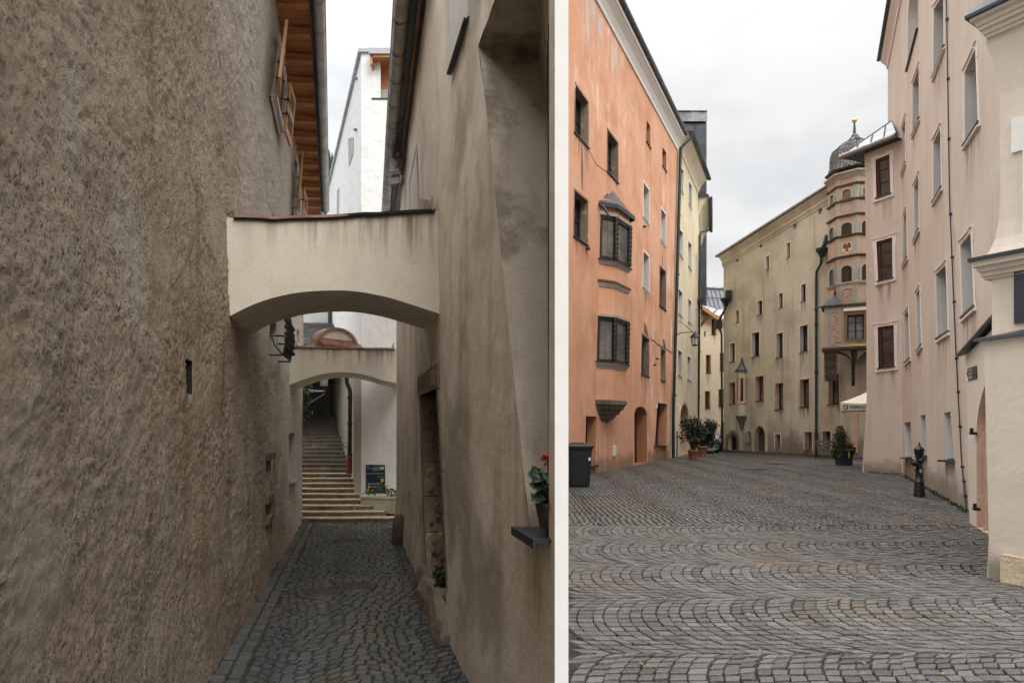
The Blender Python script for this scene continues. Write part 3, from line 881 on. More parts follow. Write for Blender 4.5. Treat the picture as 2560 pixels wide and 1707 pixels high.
for k in ('w1', 'w2'):
    h = HLs[k]; wd = (h[1]-h[0])*.52+.05
    shutter(h[0]-.02, .05, h[0]-wd, .12, h[2]-.02, h[3]+.03)
    shutter(h[1]+.02, .05, h[1]+wd, .09, h[2]-.02, h[3]+.03)
# iron basket in front of the small window
h = HLs['gr']; mb = MB()
ub0, ub1 = h[0]-.05, h[1]+.05
for i in range(6):
    u = ub0+(ub1-ub0)*i/5
    mb.tube([PL_.at(u, h[2]-.1, .17), PL_.at(u, (h[2]+h[3])/2, .24), PL_.at(u, h[3]+.15, .17)], .013, 6)
    for q in range(5):
        z = h[2]+(h[3]-h[2])*(q+.3)/5
        mb.lathe([(.028, -.03), (.036, 0), (.028, .03)], PL_.at(u, z, .22), 8)
for z in (h[2]-.1, h[2]+.2, h[3]+.15):
    mb.tube([PL_.at(ub0, z, -.05), PL_.at(ub0, z, .18), PL_.at(ub1, z, .18), PL_.at(ub1, z, -.05)], .014, 6)
mb.tube([PL_.at(ub0, h[2]+.2, .0), PL_.at(ub0-.04, h[2]+.05, .05), PL_.at(ub0, h[2]-.1, .17)], .012, 6)
mb.build('window_grille', [M['black']], lh)
# eaves: boards, rafters, fascia, roof, gutter
YE0, YE1 = 7.2, 16.2
def eL(Y, d, dz=0): return Vector((EL_X(max(Y, 6.0)) if Y >= 6 else EL_X(6.0)+(Y-6)*-.2, Y, zt+dz))+Vector((d, 0, 0))
def strip(fn, d0, z0, d1, z1, mb, mat=0, ys=None):
    ys = ys or steps_(YE0, YE1, .6)
    vs = []
    for y in ys: vs += [fn(y, d0, z0), fn(y, d1, z1)]
    mb.add(vs, [(2*i, 2*i+1, 2*i+3, 2*i+2) for i in range(len(ys)-1)], mat)
mb = MB()
strip(eL, -.3, .085, .385, .03, mb)
strip(eL, -.3, .11, .385, .055, mb)
for y in (YE0, YE1): mb.add([eL(y, -.3, .085), eL(y, .385, .03), eL(y, .385, .055), eL(y, -.3, .11)], [(0, 1, 2, 3)])
for i in range(9):                            # board joints
    d = -.02+i*.05
    strip(eL, d, .085-(.3+d)*.08-.004, d+.006, .085-(.3+d)*.08-.004, mb, 1)
mb.build('soffit', [M['soffit'], M['rafter']], lh)
y = 6.2
while y < YE1:
    mb = MB()
    mb.hexa([eL(yy, d, dz) for dz0 in (0, 1) for yy, d in ((y, -.1), (y, .375), (y+.1, .375), (y+.1, -.1)) for dz in ((-.062 if dz0 == 0 else .03)-(d+.1)*.06,)])
    mb.build('rafter', [M['rafter']], lh); y += .62
mb = MB(); strip(eL, .388, -.07, .388, .11, mb); strip(eL, .402, -.07, .402, .11, mb); strip(eL, .388, -.07, .402, -.07, mb)
strip(eL, .402, .12, -4.5, 3.2, mb); strip(eL, .402, .16, -4.5, 3.24, mb)
mb.add([eL(YE1, .402, .16), eL(YE1, -4.5, 3.24), eL(YE1, -4.5, 0), eL(YE1, -.3, 0)], [(0, 1, 2, 3)])
mb.build('roof', [M['sill']], lh)
def gutter(fn, d, dz, r, par, y0, y1, mats, collars=.62, down=None):
    mb = MB(); ys = steps_(y0, y1, .6); vs = []; K = 10
    for y in ys:
        for k in range(K+1):
            g = math.pi+math.pi*k/K
            vs.append(fn(y, d+r*math.cos(g), dz+r*math.sin(g)))
    mb.add(vs, [(i*(K+1)+k, (i+1)*(K+1)+k, (i+1)*(K+1)+k+1, i*(K+1)+k+1) for i in range(len(ys)-1) for k in range(K)], 0, True)
    mb.add(vs[-(K+1):], [tuple(range(K+1))], 0); mb.add(vs[:K+1], [tuple(range(K+1))], 0)
    y = y0+.3
    rr = r+.006
    for sgn in (-1, 1): mb.tube([fn(y_, d+sgn*r, dz) for y_ in ys], .012, 6, 0)
    while y < y1:
        cv = []
        for yy in (y, y+.025):
            for k in range(K+1):
                g = math.pi+math.pi*k/K; cv.append(fn(yy, d+rr*math.cos(g), dz+rr*math.sin(g)))
        mb.add(cv, [(k, k+1, K+2+k, K+1+k) for k in range(K)], 1, True)
        y += collars
    if down: mb.tube(down, r*.42, 10, 0)
    return mb.build('gutter', mats, par)
ge = eL(16.1, .49, .0)
gutter(eL, .405+.09, .045, .085, lh, YE0, 16.15, [M['zinc'], M['zinc_old']], down=[ge+Vector((0, 0, -.05)), ge+Vector((-.02, .05, -.2)), ge+Vector((-.3, .1, -.62)), ge+Vector((-.45, .1, -1.3))])

# ---- wedge house on the right of the alley
UZ_ = Vector((0, 0, 1))
wh = thing('wedge_house', 'streaked beige plaster house along the right of the alley, with a white narrow corner added as a divider', 'house', (.2, YN, ZA))
YR1 = 14.2
uf = lambda Y: (Y-PR_.a.y)/PR_.u.y
def uline(p0, p1):                           # hit two pixels; u as a linear function of z
    a, b = PR_.hit(*p0), PR_.hit(*p1)
    return lambda z: a[0]+(b[0]-a[0])*(z-a[1])/(b[1]-a[1])
niF = uline((1196, 116), (1324, 1325)); niN = lambda z: uf(YN)+.10
dF = uline((1053, 1012), (1070, 1455)); dN = uline((1098, 1000), (1120, 1440))
z_top = ER+HR
zl = PR_.hit(1196, 116)[1]; zsill = PR_.hit(1324, 1325)[1]
zd1 = PR_.hit(1062, 985)[1]; zd0 = ZA+.30
w2 = rect4(PR_, 1025, 1046, 395, 560); w2 = (w2[0], w2[1], PR_.hit(1030, 600)[1], PR_.hit(1040, 385)[1])
w3 = rect4(PR_, 1124, 1172, 0, 120); w3 = (w3[0], w3[1], PR_.hit(1148, 122)[1], PR_.hit(1148, 122)[1]+1.2)
sl2 = rect4(PR_, 1010, 1026, 1093, 1222)
sl2 = (sl2[0]+.12, sl2[0]+.30, sl2[2], sl2[3])
knots = [lambda z: uf(YN), niN, niF, lambda z: w3[0] if False else max(niF(z)+.02, w3[0])]
# s knots: 0 nose,1 niche near,2 niche far,3 door near,4 door far,5 slit near,6 slit far,7 end
def kn(z):
    zc = min(max(z, ZA), z_top)
    a = [uf(YN), niN(zc), max(niF(min(zc, zl)), uf(YN)+.3)]
    d0, d1 = dN(min(max(zc, ZA), 2.2)), dF(min(max(zc, ZA), 2.2))
    a += [max(d0, a[2]+.1), max(d1, a[2]+.4)]
    a += [sl2[0], sl2[1], uf(YR1)]
    return a
NSUB = [2, 22, 40, 10, 14, 3, 34]
srow = []
for k, n in enumerate(NSUB):
    srow += [k+i/n for i in range(n)]
srow.append(7.0)
zk = sorted([ZA-.05, z_top, zl, zsill, zd1, zd0, sl2[2], sl2[3]])
zs = cuts(zk, .09); nz = len(zs)
ZN_ = zl+.12; YK = 7.58                       # front part slopes to the corner, shaped out of view to let light in
def topR(Y): return z_top if Y >= YK else ZN_+(z_top-ZN_)*max(0, Y-YN)/(YK-YN)
def uat(s, z):
    a = kn(z); k = min(6, int(s)); return a[k]+(a[k+1]-a[k])*(s-k)
mb = MB(); vs = []; fs = []
for s in srow:
    for z in zs:
        u = uat(s, z)
        if z > zl: z = zl+(z-zl)*(topR(PR_.a.y+u*PR_.u.y)-zl)/(z_top-zl)
        vs.append(PR_.at(u, z, bumpy(u*.7, z*.7, .55)*min(1, max(0, (u-uf(YN))*2))+.06*max(0, .8-(z-ZA))*min(1, (u-uf(YN)))))
def inhole(s, z):
    if 1 < s < 2 and zsill < z < zl: return True
    if 3 < s < 4 and zd0 < z < zd1: return True
    if 5 < s < 6 and sl2[2] < z < sl2[3]: return True
    return False
for i in range(len(srow)-1):
    c = (srow[i]+srow[i+1])/2
    for j in range(nz-1):
        z = (zs[j]+zs[j+1])/2
        if inhole(c, z): continue
        u = uat(c, z)
        fs.append((i*nz+j, (i+1)*nz+j, (i+1)*nz+j+1, i*nz+j+1))
mb.add(vs, fs, 0, True)
def jamb(s, z0, z1, dep, mat, back=None):
    zz = [z for z in zs if z0-1e-6 <= z <= z1+1e-6]
    for a, b in zip(zz[:-1], zz[1:]):
        mb.add([PR_.at(uat(s, a), a, .0), PR_.at(uat(s, b), b, .0), PR_.at(uat(s, b), b, -dep), PR_.at(uat(s, a), a, -dep)], [(0, 1, 2, 3)], mat)
def flat(s0, s1, z, dep, mat):
    p = [PR_.at(uat(s0, z), z, .0), PR_.at(uat(s1, z), z, .0), PR_.at(uat(s1, z), z, -dep), PR_.at(uat(s0, z), z, -dep)]
    mb.add(p, [(0, 1, 2, 3)], mat)
def backp(s0, s1, z0, z1, dep, mat):
    mb.add([PR_.at(uat(s0, z0), z0, -dep), PR_.at(uat(s1, z0), z0, -dep), PR_.at(uat(s1, z1), z1, -dep), PR_.at(uat(s0, z1), z1, -dep)], [(0, 1, 2, 3)], mat)
ND = .50
def thick(Y): return (NX1+(WB.x-NX1)*(Y-YN)/(WB.y-YN)-rx(Y))*.93
def nd(s, z):                                 # the recess deepens away from the thin corner
    Y = PR_.a.y+uat(s, z)*PR_.u.y
    return min(.03+.5*(s-1), max(.02, thick(Y)-.06))
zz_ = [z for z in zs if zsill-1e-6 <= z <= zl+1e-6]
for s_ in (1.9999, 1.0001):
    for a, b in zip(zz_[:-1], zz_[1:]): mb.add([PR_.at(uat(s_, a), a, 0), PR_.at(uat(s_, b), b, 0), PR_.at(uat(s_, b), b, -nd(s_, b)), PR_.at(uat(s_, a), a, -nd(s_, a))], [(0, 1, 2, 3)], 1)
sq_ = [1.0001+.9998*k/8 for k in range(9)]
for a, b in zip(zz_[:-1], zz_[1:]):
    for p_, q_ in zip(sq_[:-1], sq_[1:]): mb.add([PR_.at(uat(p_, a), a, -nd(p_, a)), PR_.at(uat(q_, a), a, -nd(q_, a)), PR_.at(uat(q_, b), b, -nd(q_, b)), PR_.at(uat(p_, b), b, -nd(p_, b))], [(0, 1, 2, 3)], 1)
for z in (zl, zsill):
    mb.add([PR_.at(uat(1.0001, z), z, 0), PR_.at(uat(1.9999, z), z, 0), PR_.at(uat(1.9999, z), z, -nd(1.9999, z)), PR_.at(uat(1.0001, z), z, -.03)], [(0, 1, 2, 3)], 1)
DD = .46
jamb(3.0001, zd0, zd1, DD, 2); jamb(3.9999, zd0, zd1, DD, 2); flat(3.0001, 3.9999, zd1, DD, 2); flat(3.0001, 3.9999, zd0, DD, 2)
jamb(5.0001, sl2[2], sl2[3], .25, 0); jamb(5.9999, sl2[2], sl2[3], .25, 0); flat(5.0001, 5.9999, sl2[2], .25, 0); flat(5.0001, 5.9999, sl2[3], .25, 0)
backp(5, 6, sl2[2], sl2[3], .25, 3)
# rest of the body: far end, square side, top
eR = PR_.at(uf(YR1), ZA, 0); tR = PR_.at(uf(YR1), z_top, 0)
W1 = Vector((WB.x, WB.y, ZA)); W1t = Vector((WB.x, WB.y, z_top))
N1 = Vector((NX1, YN, ZA)); N1t = Vector((NX1, YN, ZN_))
mb.add([eR, W1, W1t, tR], [(0, 1, 2, 3)], 0)
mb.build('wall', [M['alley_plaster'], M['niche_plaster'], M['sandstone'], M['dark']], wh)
mb = MB(); NT = Vector((0, .004, 0))
n0 = Vector((NX0, YN, ZA)); n0t = Vector((NX0, YN, ZN_)); dk_ = Vector((-.08, 0, 0)); fk = (YK-YN)/(WB.y-YN)
k1_ = N1t.lerp(W1t, fk); k1_.z = z_top; sidep = [N1, W1, W1t, k1_, N1t]
mb.add(sidep, [(0, 1, 2, 3, 4)]); mb.add([n0, N1, N1t, n0t], [(0, 1, 2, 3)]); mb.add([W1, W1+dk_, W1t+dk_, W1t], [(0, 1, 2, 3)])
mb.build('divider_corner', [M['white_end']], wh, )  # white corner added to stand in for the divider between the two views
def nb(mb, s0, s1, z0, z1, d0, d1, m=0):
    mb.hexa([PR_.at(uat(s, z), z, -nd(s, z)+d) for z in (z0, z1) for s, d in ((s0, d0), (s1, d0), (s1, d1), (s0, d1))], m)
mb = MB(); nb(mb, 1.25, 1.7, zsill+.45, zl-.7, 0, .03); wo = mb.build('window', [M['darkframe']], wh)
mb = MB(); nb(mb, 1.29, 1.66, zsill+.52, zl-.77, .03, .036); mb.build('pane', [M['glass']], wo)
mb = MB()
us0, us1 = uat(2, zsill), uat(1, zsill)
p = [PR_.at(us1-.04, 0, -.03), PR_.at(us0+.0, 0, -nd(1.99, zsill)), PR_.at(us0+.05, 0, .09), PR_.at(us1-.04, 0, .09)]
mb.hexa([(q.x, q.y, zsill+.002) for q in p]+[(q.x, q.y, zsill+.02) for q in p])
mb.pbox(PR_, us1-.04, us0+.05, zsill-.03, zsill+.02, .0905, .105)
mb.build('sill', [M['sill']], wh)
# upper windows
mb = MB()
def wbox(h, d0, d1, m=0): mb.pbox(PR_, h[0], h[1], h[2], h[3], d0, d1, m)
for h, lab in ((w2, 0), (w3, 1)):
    hq = [(h[0], h[3]), (h[1], h[3]), (h[1], h[2]), (h[0], h[2])]
    f = MB(); q = Quad(PR_, hq)
    q.ring(f, .05, .004, .02, 0, True, 1, 0)
    w_ = f.build('window', [M['reveal']], wh)
    g = MB(); q.bar(g, 0, 1, 0, 1, .002, .008); g.build('pane', [M['reveal']], w_)
    g = MB(); q.bar(g, -.03, 1.06, -.018, -.002, .0, .05 if lab else .04); g.build('sill', [M['sill'] if lab else M['reveal']], w_)
# stone portal
mb = MB()
for i in range(5):                            # blocks of the far jamb, carved and worn
    z0 = zd0+(zd1-zd0)*i/5; z1 = zd0+(zd1-zd0)*(i+1)/5-.012
    a0, a1 = uat(4, z0), uat(4, z1)
    mb.hexa([PR_.at(a0-.05-rnd.uniform(0, .02), z0, -DD+.02), PR_.at(a0+.13, z0, -DD+.02), PR_.at(a0+.13, z0, .02), PR_.at(a0-.03-rnd.uniform(0, .02), z0, .02),
             PR_.at(a1-.05-rnd.uniform(0, .02), z1, -DD+.02), PR_.at(a1+.13, z1, -DD+.02), PR_.at(a1+.13, z1, .02), PR_.at(a1-.03-rnd.uniform(0, .02), z1, .02)])
    for q in range(6):
        c = PR_.at(a0-.06, z0+(z1-z0)*rnd.uniform(.1, .9), -rnd.uniform(.05, .4))
        mb.ball(c, rnd.uniform(.02, .05), 7)
    b0, b1 = uat(3, z0), uat(3, z1)
    mb.hexa([PR_.at(b0-.10, z0, -DD+.02), PR_.at(b0+.05, z0, -DD+.02), PR_.at(b0+.05, z0, .025), PR_.at(b0-.10, z0, .025),
             PR_.at(b1-.10, z1, -DD+.02), PR_.at(b1+.05, z1, -DD+.02), PR_.at(b1+.05, z1, .025), PR_.at(b1-.10, z1, .025)])
mb.build('portal_jamb', [M['sandstone']], wh, split=True, tol=.04)
mb = MB(); b0, a0 = uat(3, zd1), uat(4, zd1)
mb.pbox(PR_, b0-.12, a0+.15, zd1, zd1+.30, -DD+.02, .03)
for i in range(9): mb.pbox(PR_, b0-.05+(a0-b0)*i/8, b0-.01+(a0-b0)*i/8, zd1+.06, zd1+.25, .03, .04+rnd.uniform(0, .012))
mb.build('lintel', [M['sandstone']], wh)
hood = arch_poly(b0-.12, a0+.2, zd1+.30, zd1+.32, zd1+.62, 10)
mb = MB(); mb.add([PR_.at(u, z, .006) for u, z in hood], [tuple(range(len(hood)))], 0); mb.build('blind_arch', [M['niche_plaster']], wh)
mb = MB(); mb.pbox(PR_, uat(3, zd0), uat(4, zd0), zd0, zd1, -DD-.05, -DD)
for i in range(5): mb.pbox(PR_, uat(3, zd0)+.02+i*.16, uat(3, zd0)+.15+i*.16, zd0+.02, zd1-.02, -DD, -DD+.02)
mb.build('door', [M['darkframe']], wh)
mb = MB(); ua_, ub_2 = uat(3, zd0)-.35, uat(4, zd0)+.05; n_ = 12; rg = random.Random(31)
rows = []
for i in range(n_+1):
    u = ua_+(ub_2-ua_)*i/n_; hgt = (.30 if i > 4 else .12+.035*i)+rg.uniform(-.03, .03); o_ = rg.uniform(.0, .05)
    rows.append([PR_.at(u, ZA-.03, .16+o_), PR_.at(u, ZA+hgt*.5, .15+o_+rg.uniform(-.02, .02)), PR_.at(u, ZA+hgt, .09+o_), PR_.at(u, ZA+hgt+.01, -DD+.02)])
for a, b in zip(rows[:-1], rows[1:]): mb.add(a+b, [(k, k+1, 5+k, 4+k) for k in range(3)], 0, False)
mb.add(rows[0], [(0, 1, 2, 3)]); mb.add(rows[-1], [(0, 1, 2, 3)])
mb.build('door_step', [M['stepstone']], wh)
mb = MB(); mb.pbox(PR_, sl2[0]-.03, sl2[1]+.05, sl2[2]-.02, sl2[2], -.1, .07); mb.build('slit_sill', [M['zinc_old']], wh)
# eaves of the wedge house
YG0, YG1 = 7.2, 16.6
def eRf(Y, d, dz=0): return Vector((ER_X(Y) if Y >= 7.0 else rx(Y)+(ER_X(7.0)-rx(7.0))*max(0, (Y-YN)/(7-YN)), Y, z_top+dz))-Vector((d, 0, 0))
ys = steps_(YG0, YG1, .6)
mb = MB()
strip(eRf, -.2, .02, .17, .0, mb, 0, ys); strip(eRf, -.2, .05, .17, .03, mb, 0, ys)
strip(eRf, .17, -.03, .17, .12, mb, 0, ys); strip(eRf, .185, -.03, .185, .12, mb, 0, ys); strip(eRf, .17, -.03, .185, -.03, mb, 0, ys)
mb.build('fascia', [M['sill']], wh)
mb = MB(); strip(eRf, .06, -.06, .1, -.06, mb, 0, ys); strip(eRf, .06, -.06, .06, .0, mb, 0, ys); strip(eRf, .1, -.06, .1, .0, mb, 0, ys)
mb.build('eaves_board', [M['beam']], wh)
mb = MB()
kl = PR_.at(uf(YK), z_top, 0)
flat_ = [eRf(YK-.3, .19, .14), eRf(YG1, .19, .14), Vector((WB.x+.1, WB.y+.3, z_top+.14)), k1_+Vector((.08, 0, .14))]
apex = Vector((-.9, 11.0, z_top+.5))
for i in range(4): mb.add([flat_[i], flat_[(i+1) % 4], apex], [(0, 1, 2)])
mb.add(flat_, [(0, 1, 2, 3)])
sl_ = [n0t+Vector((-.03, -.04, .01)), N1t+Vector((.04, -.04, .01)), k1_+Vector((.04, 0, .06)), kl+Vector((-.03, 0, .06))]
mb.hexa(sl_+[q_+UZ_*.04 for q_ in sl_])
mb.build('roof', [M['sill']], wh)
gutter(eRf, .19+.105, .02, .10, wh, YG0, YG1, [M['zinc_old'], M['sill']], .72)

# ---- two arches bridging the alley
def arch_bridge(label, jl, jr, top, arch, apex_back, coping_m, name='alley_arch'):
    a = PL_.hit(*jl); b = PR_.hit(*jr)
    pa, pb = PL_.at(a[0], a[1]), PR_.at(b[0], b[1])
    pl = Pl((pa.x, pa.y), (pb.x, pb.y))
    sm = []                                    # smooth curve through the measured arch points
    for i in range(len(arch)-1):
        p0, p1, p2, p3 = arch[max(0, i-1)], arch[i], arch[i+1], arch[min(len(arch)-1, i+2)]
        for k in range(4):
            t = k/4; sm.append(tuple(.5*(2*p1[j]+(p2[j]-p0[j])*t+(2*p0[j]-5*p1[j]+4*p2[j]-p3[j])*t*t+(3*p1[j]-p0[j]-3*p2[j]+p3[j])*t**3) for j in (0, 1)))
    arch = sm+[arch[-1]]
    uv = [pl.hit(*p) for p in arch]; tp = [pl.hit(*p) for p in top]
    uv[0] = (uv[0][0], uv[0][1]); 
    ap = min(range(len(arch)), key=lambda i: arch[i][1])
    zap = uv[ap][1]; Yb = (zap-ER)*F/(HY-apex_back)
    pf = pl.at(*uv[ap])
    th_ = (Yb-pf.y)
    vec = Vector((A_L1[0]-A_L0[0], A_L1[1]-A_L0[1], 0)).normalized()*(th_/.97)
    out = [(uv[0][0]-.25, uv[0][1]-.08)]+uv+[(uv[-1][0]+.25, uv[-1][1]-.08)]+[(tp[-1][0]+.25, tp[-1][1]+.0)]+list(reversed(tp))+[(tp[0][0]-.25, tp[0][1])]
    o = thing(name, label, 'arch', (pf.x, pf.y, ZA), 'plastered arches bridging the alley')
    mb = MB(); tri = tessellate_polygon([[Vector((u, z, 0)) for u, z in out]])
    fr = [pl.at(u, z) for u, z in out]; bk = [p+vec for p in fr]; n = len(out)
    mb.add(fr, tri, 0); mb.add(bk, tri, 0)
    for i in range(n):
        j = (i+1) % n; mb.add([fr[i], fr[j], bk[j], bk[i]], [(0, 1, 2, 3)], 0)
    mb.build('wall', [M['bridge']], o)
    mb = MB(); m = 14                         # thin metal coping, a little wavy
    t0, t1 = tp[0], tp[-1]
    for i in range(m):
        s0, s1 = i/m, (i+1)/m
        def cp(s, d, dz, back):
            k = s*(len(tp)-1); q = min(len(tp)-2, int(k)); fr_ = k-q
            u = tp[q][0]+(tp[q+1][0]-tp[q][0])*fr_; z = tp[q][1]+(tp[q+1][1]-tp[q][1])*fr_
            wv = .004*math.sin(s*23)+.002*math.sin(s*51)
            return pl.at(u, z+dz+wv, d)+vec*back
        mb.hexa([cp(s0, .05, .0, 0), cp(s1, .05, .0, 0), cp(s1, 0, .02, 1.02), cp(s0, 0, .02, 1.02),
                 cp(s0, .055, .025, 0), cp(s1, .055, .025, 0), cp(s1, 0, .045, 1.02), cp(s0, 0, .045, 1.02)], 0 if i < m*.55 else 1)
        mb.hexa([cp(s0, .025, -.022, 0), cp(s1, .025, -.022, 0), cp(s1, .025, -.022, .01), cp(s0, .025, -.022, .01),
                 cp(s0, .035, -.001, 0), cp(s1, .035, -.001, 0), cp(s1, .035, -.001, .01), cp(s0, .035, -.001, .01)], 2)
    mb.build('coping', coping_m, o)
    mb = MB(); zz = min(p[1] for p in tp); mb.add([pl.at(tp[0][0], zz-.42, .005), pl.at(tp[-1][0], zz-.42, .005)]+[pl.at(p[0], p[1]-.02, .005) for p in reversed(tp)], [tuple(range(2+len(tp)))]); mb.build('dirt_streak', [M['drip']], o)
    return o, pl, vec, tp
b1, pl1, v1, tp1 = arch_bridge('nearer and larger plastered arch spanning the alley between both houses',
    (577, 789), (1097.5, 783), [(584, 546), (700, 550), (830, 545), (960, 537), (1085, 530)],
    [(576.7, 789), (631.8, 761.6), (693, 741.7), (754, 730.4), (824.7, 726), (892, 728.5), (968.5, 743), (1029.7, 761.6), (1097.7, 784)], 779,
    [M['copper'], M['sill'], M['sill']])
b2, pl2, v2, tp2 = arch_bridge('farther and smaller plastered arch in the alley, with a half round tablet on its coping',
    (728, 960), (987, 956), [(729, 868), (800, 869), (900, 871), (984.5, 873)],
    [(728, 960), (756.6, 949.5), (794.8, 937.2), (825.5, 931.5), (852, 930), (886.7, 932.2), (925, 940), (955.6, 950), (987.4, 957)], 944,
    [M['copper'], M['palemetal'], M['copper']])
mb = MB()                                      # nailed wall flashings on the near arch
u0, z0 = tp1[0]; q0 = pl1.hit(584, 515); q1 = pl1.hit(626, 545)
L = v1.normalized()
def flash(mb, base, ex, n_, h0, h1):
    for i in range(n_):
        a = base+ex*(i/n_); b = base+ex*((i+.96)/n_)
        ha = h0+(h1-h0)*i/n_
        mb.hexa([a, b, b+Vector((.015, 0, 0)), a+Vector((.015, 0, 0)), a+Vector((0, 0, ha)), b+Vector((0, 0, ha*.93)), b+Vector((.015, 0, ha*.93)), a+Vector((.015, 0, ha))])
pA = pl1.at(tp1[0][0]+.035, tp1[0][1]+.0, .04); flash(mb, pA, v1*.9, 6, .20, .15)
mb.build('flashing', [M['pinkflash']], b1)
mb = MB(); pB = pl1.at(tp1[-1][0]-.03, tp1[-1][1]+.0, .06); flash(mb, pB+Vector((-.015, 0, 0)), v1*.8, 4, .17, .16)
mb.pbox(pl1, tp1[-1][0]-.17, tp1[-1][0]-.03, tp1[-1][1]+.02, tp1[-1][1]+.165, -.1, -.085); mb.build('flashing', [M['pinkflash']], b1)
mb = MB()
for s in (.37, .64):
    u = tp1[0][0]+(tp1[-1][0]-tp1[0][0])*s; z = tp1[1][1]+.03
    mb.add([pl1.at(u-.05, z, -.1), pl1.at(u+.05, z, -.1), pl1.at(u+.01, z+.06, -.12), pl1.at(u, z, -.3)], [(0, 1, 2), (0, 2, 3), (1, 2, 3)])
mb.build('lifted_seam', [M['sill']], b1)
# half round tablet on the far arch
tl, tr_, ta = pl2.hit(810, 852), pl2.hit(905, 854), pl2.hit(857, 818)
def disc(k, z0=0):
    pts = []
    for i in range(17):
        g = math.pi*i/16; c = (tl[0]+tr_[0])/2; r = (tr_[0]-tl[0])/2
        pts.append((c+r*k*math.cos(g), tl[1]+(ta[1]-tl[1])*k*math.sin(g)))
    return pts
mb = MB(); a = [pl2.at(u, z, -.25) for u, z in disc(.93)]; mb.prism(a, v2.normalized()*.3); mb.build('tablet', [M['bridge']], b2)
mb = MB(); i0, o0 = disc(.93), disc(1.05)
for i in range(16):
    mb.hexa([pl2.at(*i0[i], -.2), pl2.at(*i0[i+1], -.2), pl2.at(*i0[i+1], -.55), pl2.at(*i0[i], -.55), pl2.at(*o0[i], -.19), pl2.at(*o0[i+1], -.19), pl2.at(*o0[i+1], -.55), pl2.at(*o0[i], -.55)])
mb.build('tablet_rim', [M['copper']], b2)
mb = MB(); zc = (tp2[1][1]+tp2[2][1])/2
for k in range(2):
    ua, ub = tl[0]+(tr_[0]-tl[0])*k*.5, tl[0]+(tr_[0]-tl[0])*(k*.5+.49)
    mb.hexa([pl2.at(ua-.05+.05*k, zc+.01, .03), pl2.at(ub+.06*k, zc+.01, .03), pl2.at(ub+.06*k, zc+.01, -.26), pl2.at(ua-.05+.05*k, zc+.01, -.26),
             pl2.at(ua-.04+.04*k, zc+.045, .03), pl2.at(ub+.05*k, zc+.045, .03), pl2.at(ub, tl[1]+.10, -.25), pl2.at(ua, tl[1]+.10, -.25)])
mb.build('apron', [M['tile']], b2)
mb = MB()
for a, sg in ((tp2[0], 1), (tp2[-1], -1)):
    flash(mb, pl2.at(a[0]+sg*.03, a[1], .03), v2*.8, 3, .16, .14)
mb.build('flashing', [M['copper']], b2)

# ---- stairs at the end of the alley
Y0 = F*EL/(1305.5-HY); RI, TR = .108, .307
st = thing('stone_staircase', 'long worn stone staircase climbing away at the end of the alley', 'staircase', ((880-CX)/F*Y0, Y0, ZA))
xr_px = [986, 961, 934.5, 907.8, 905.8, 902, 894, 888.6, 882.9]
WX0 = (886-CX)/F*16.5; WD = ((838-CX)/F*21.5-WX0)/5.0
for i in range(24):
    Y = Y0+i*TR; z = ZA+(i+1)*RI
    if i < 9: xr = (xr_px[i]-CX)/F*Y
    else: xr = WX0+WD*(Y-16.5)+.03
    xl = -6.3-.37*(Y-Y0)
    mb = MB(); nb_ = 5
    yb = Y+TR+.02
    edges = [xl+(xr-xl)*(k/nb_+(rnd.uniform(-.06, .06) if 0 < k < nb_ else 0)) for k in range(nb_+1)]
    for k in range(nb_):
        dz = rnd.uniform(-.006, .004); dy = rnd.uniform(-.012, .008)
        x0, x1 = edges[k]+.004, edges[k+1]-.004
        mb.box(((x0+x1)/2, (Y+dy+yb)/2, z-RI*.62+dz), (x1-x0, yb-Y-dy, RI*1.24-.03), mat=0)
        mb.box(((x0+x1)/2, (Y+dy+yb)/2-.012, z-.014+dz), (x1-x0, yb-Y-dy+.024, .026), mat=1 if i < 9 else 0)
    if i > 0: mb.box(((xl+xr)/2, (Y+yb)/2, (ZA+z-RI)/2), (xr-xl, yb-Y, z-RI-ZA), mat=0)
    mb.build('step', [M['moss_tread'] if i < 10 else M['tread'], M['step_edge']], st)
# planter block with sign beside the lower steps
zP = ZA+5*RI
xa, xb = (906-CX)/F*15.95, (985-CX)/F*15.6
mb = MB(); mb.hexa([(xa, 15.75, ZA+.2), (xb, 15.55, ZA+.12), (xb+.05, 16.6, ZA), (xa, 16.6, ZA), (xa, 15.75, zP-.05), (xb, 15.55, zP-.05), (xb+.05, 16.6, zP-.05), (xa, 16.6, zP-.05)])
mb.hexa([(xa-.02, 15.72, zP-.05), (xb+.02, 15.52, zP-.05), (xb+.05, 16.6, zP-.05), (xa-.02, 16.6, zP-.05), (xa-.02, 15.72, zP), (xb+.02, 15.52, zP), (xb+.05, 16.6, zP), (xa-.02, 16.6, zP)])
mb.build('planter_wall', [M['concrete']], st)
mb = MB()
hp = [P(840.5, 1033, 20.9), P(847, 1060, 20.3), P(858, 1090, 19.2), P(869.5, 1116, 18.05)]
hp = [Vector((WX0+WD*(p.y-16.5)-.10, p.y, p.z)) for p in hp]
mb.tube(hp, .018, 8)
for p in hp[1:]: mb.tube([p, p+Vector((.12, 0, -.03))], .01, 6)
mb.build('handrail', [M['black']], st)

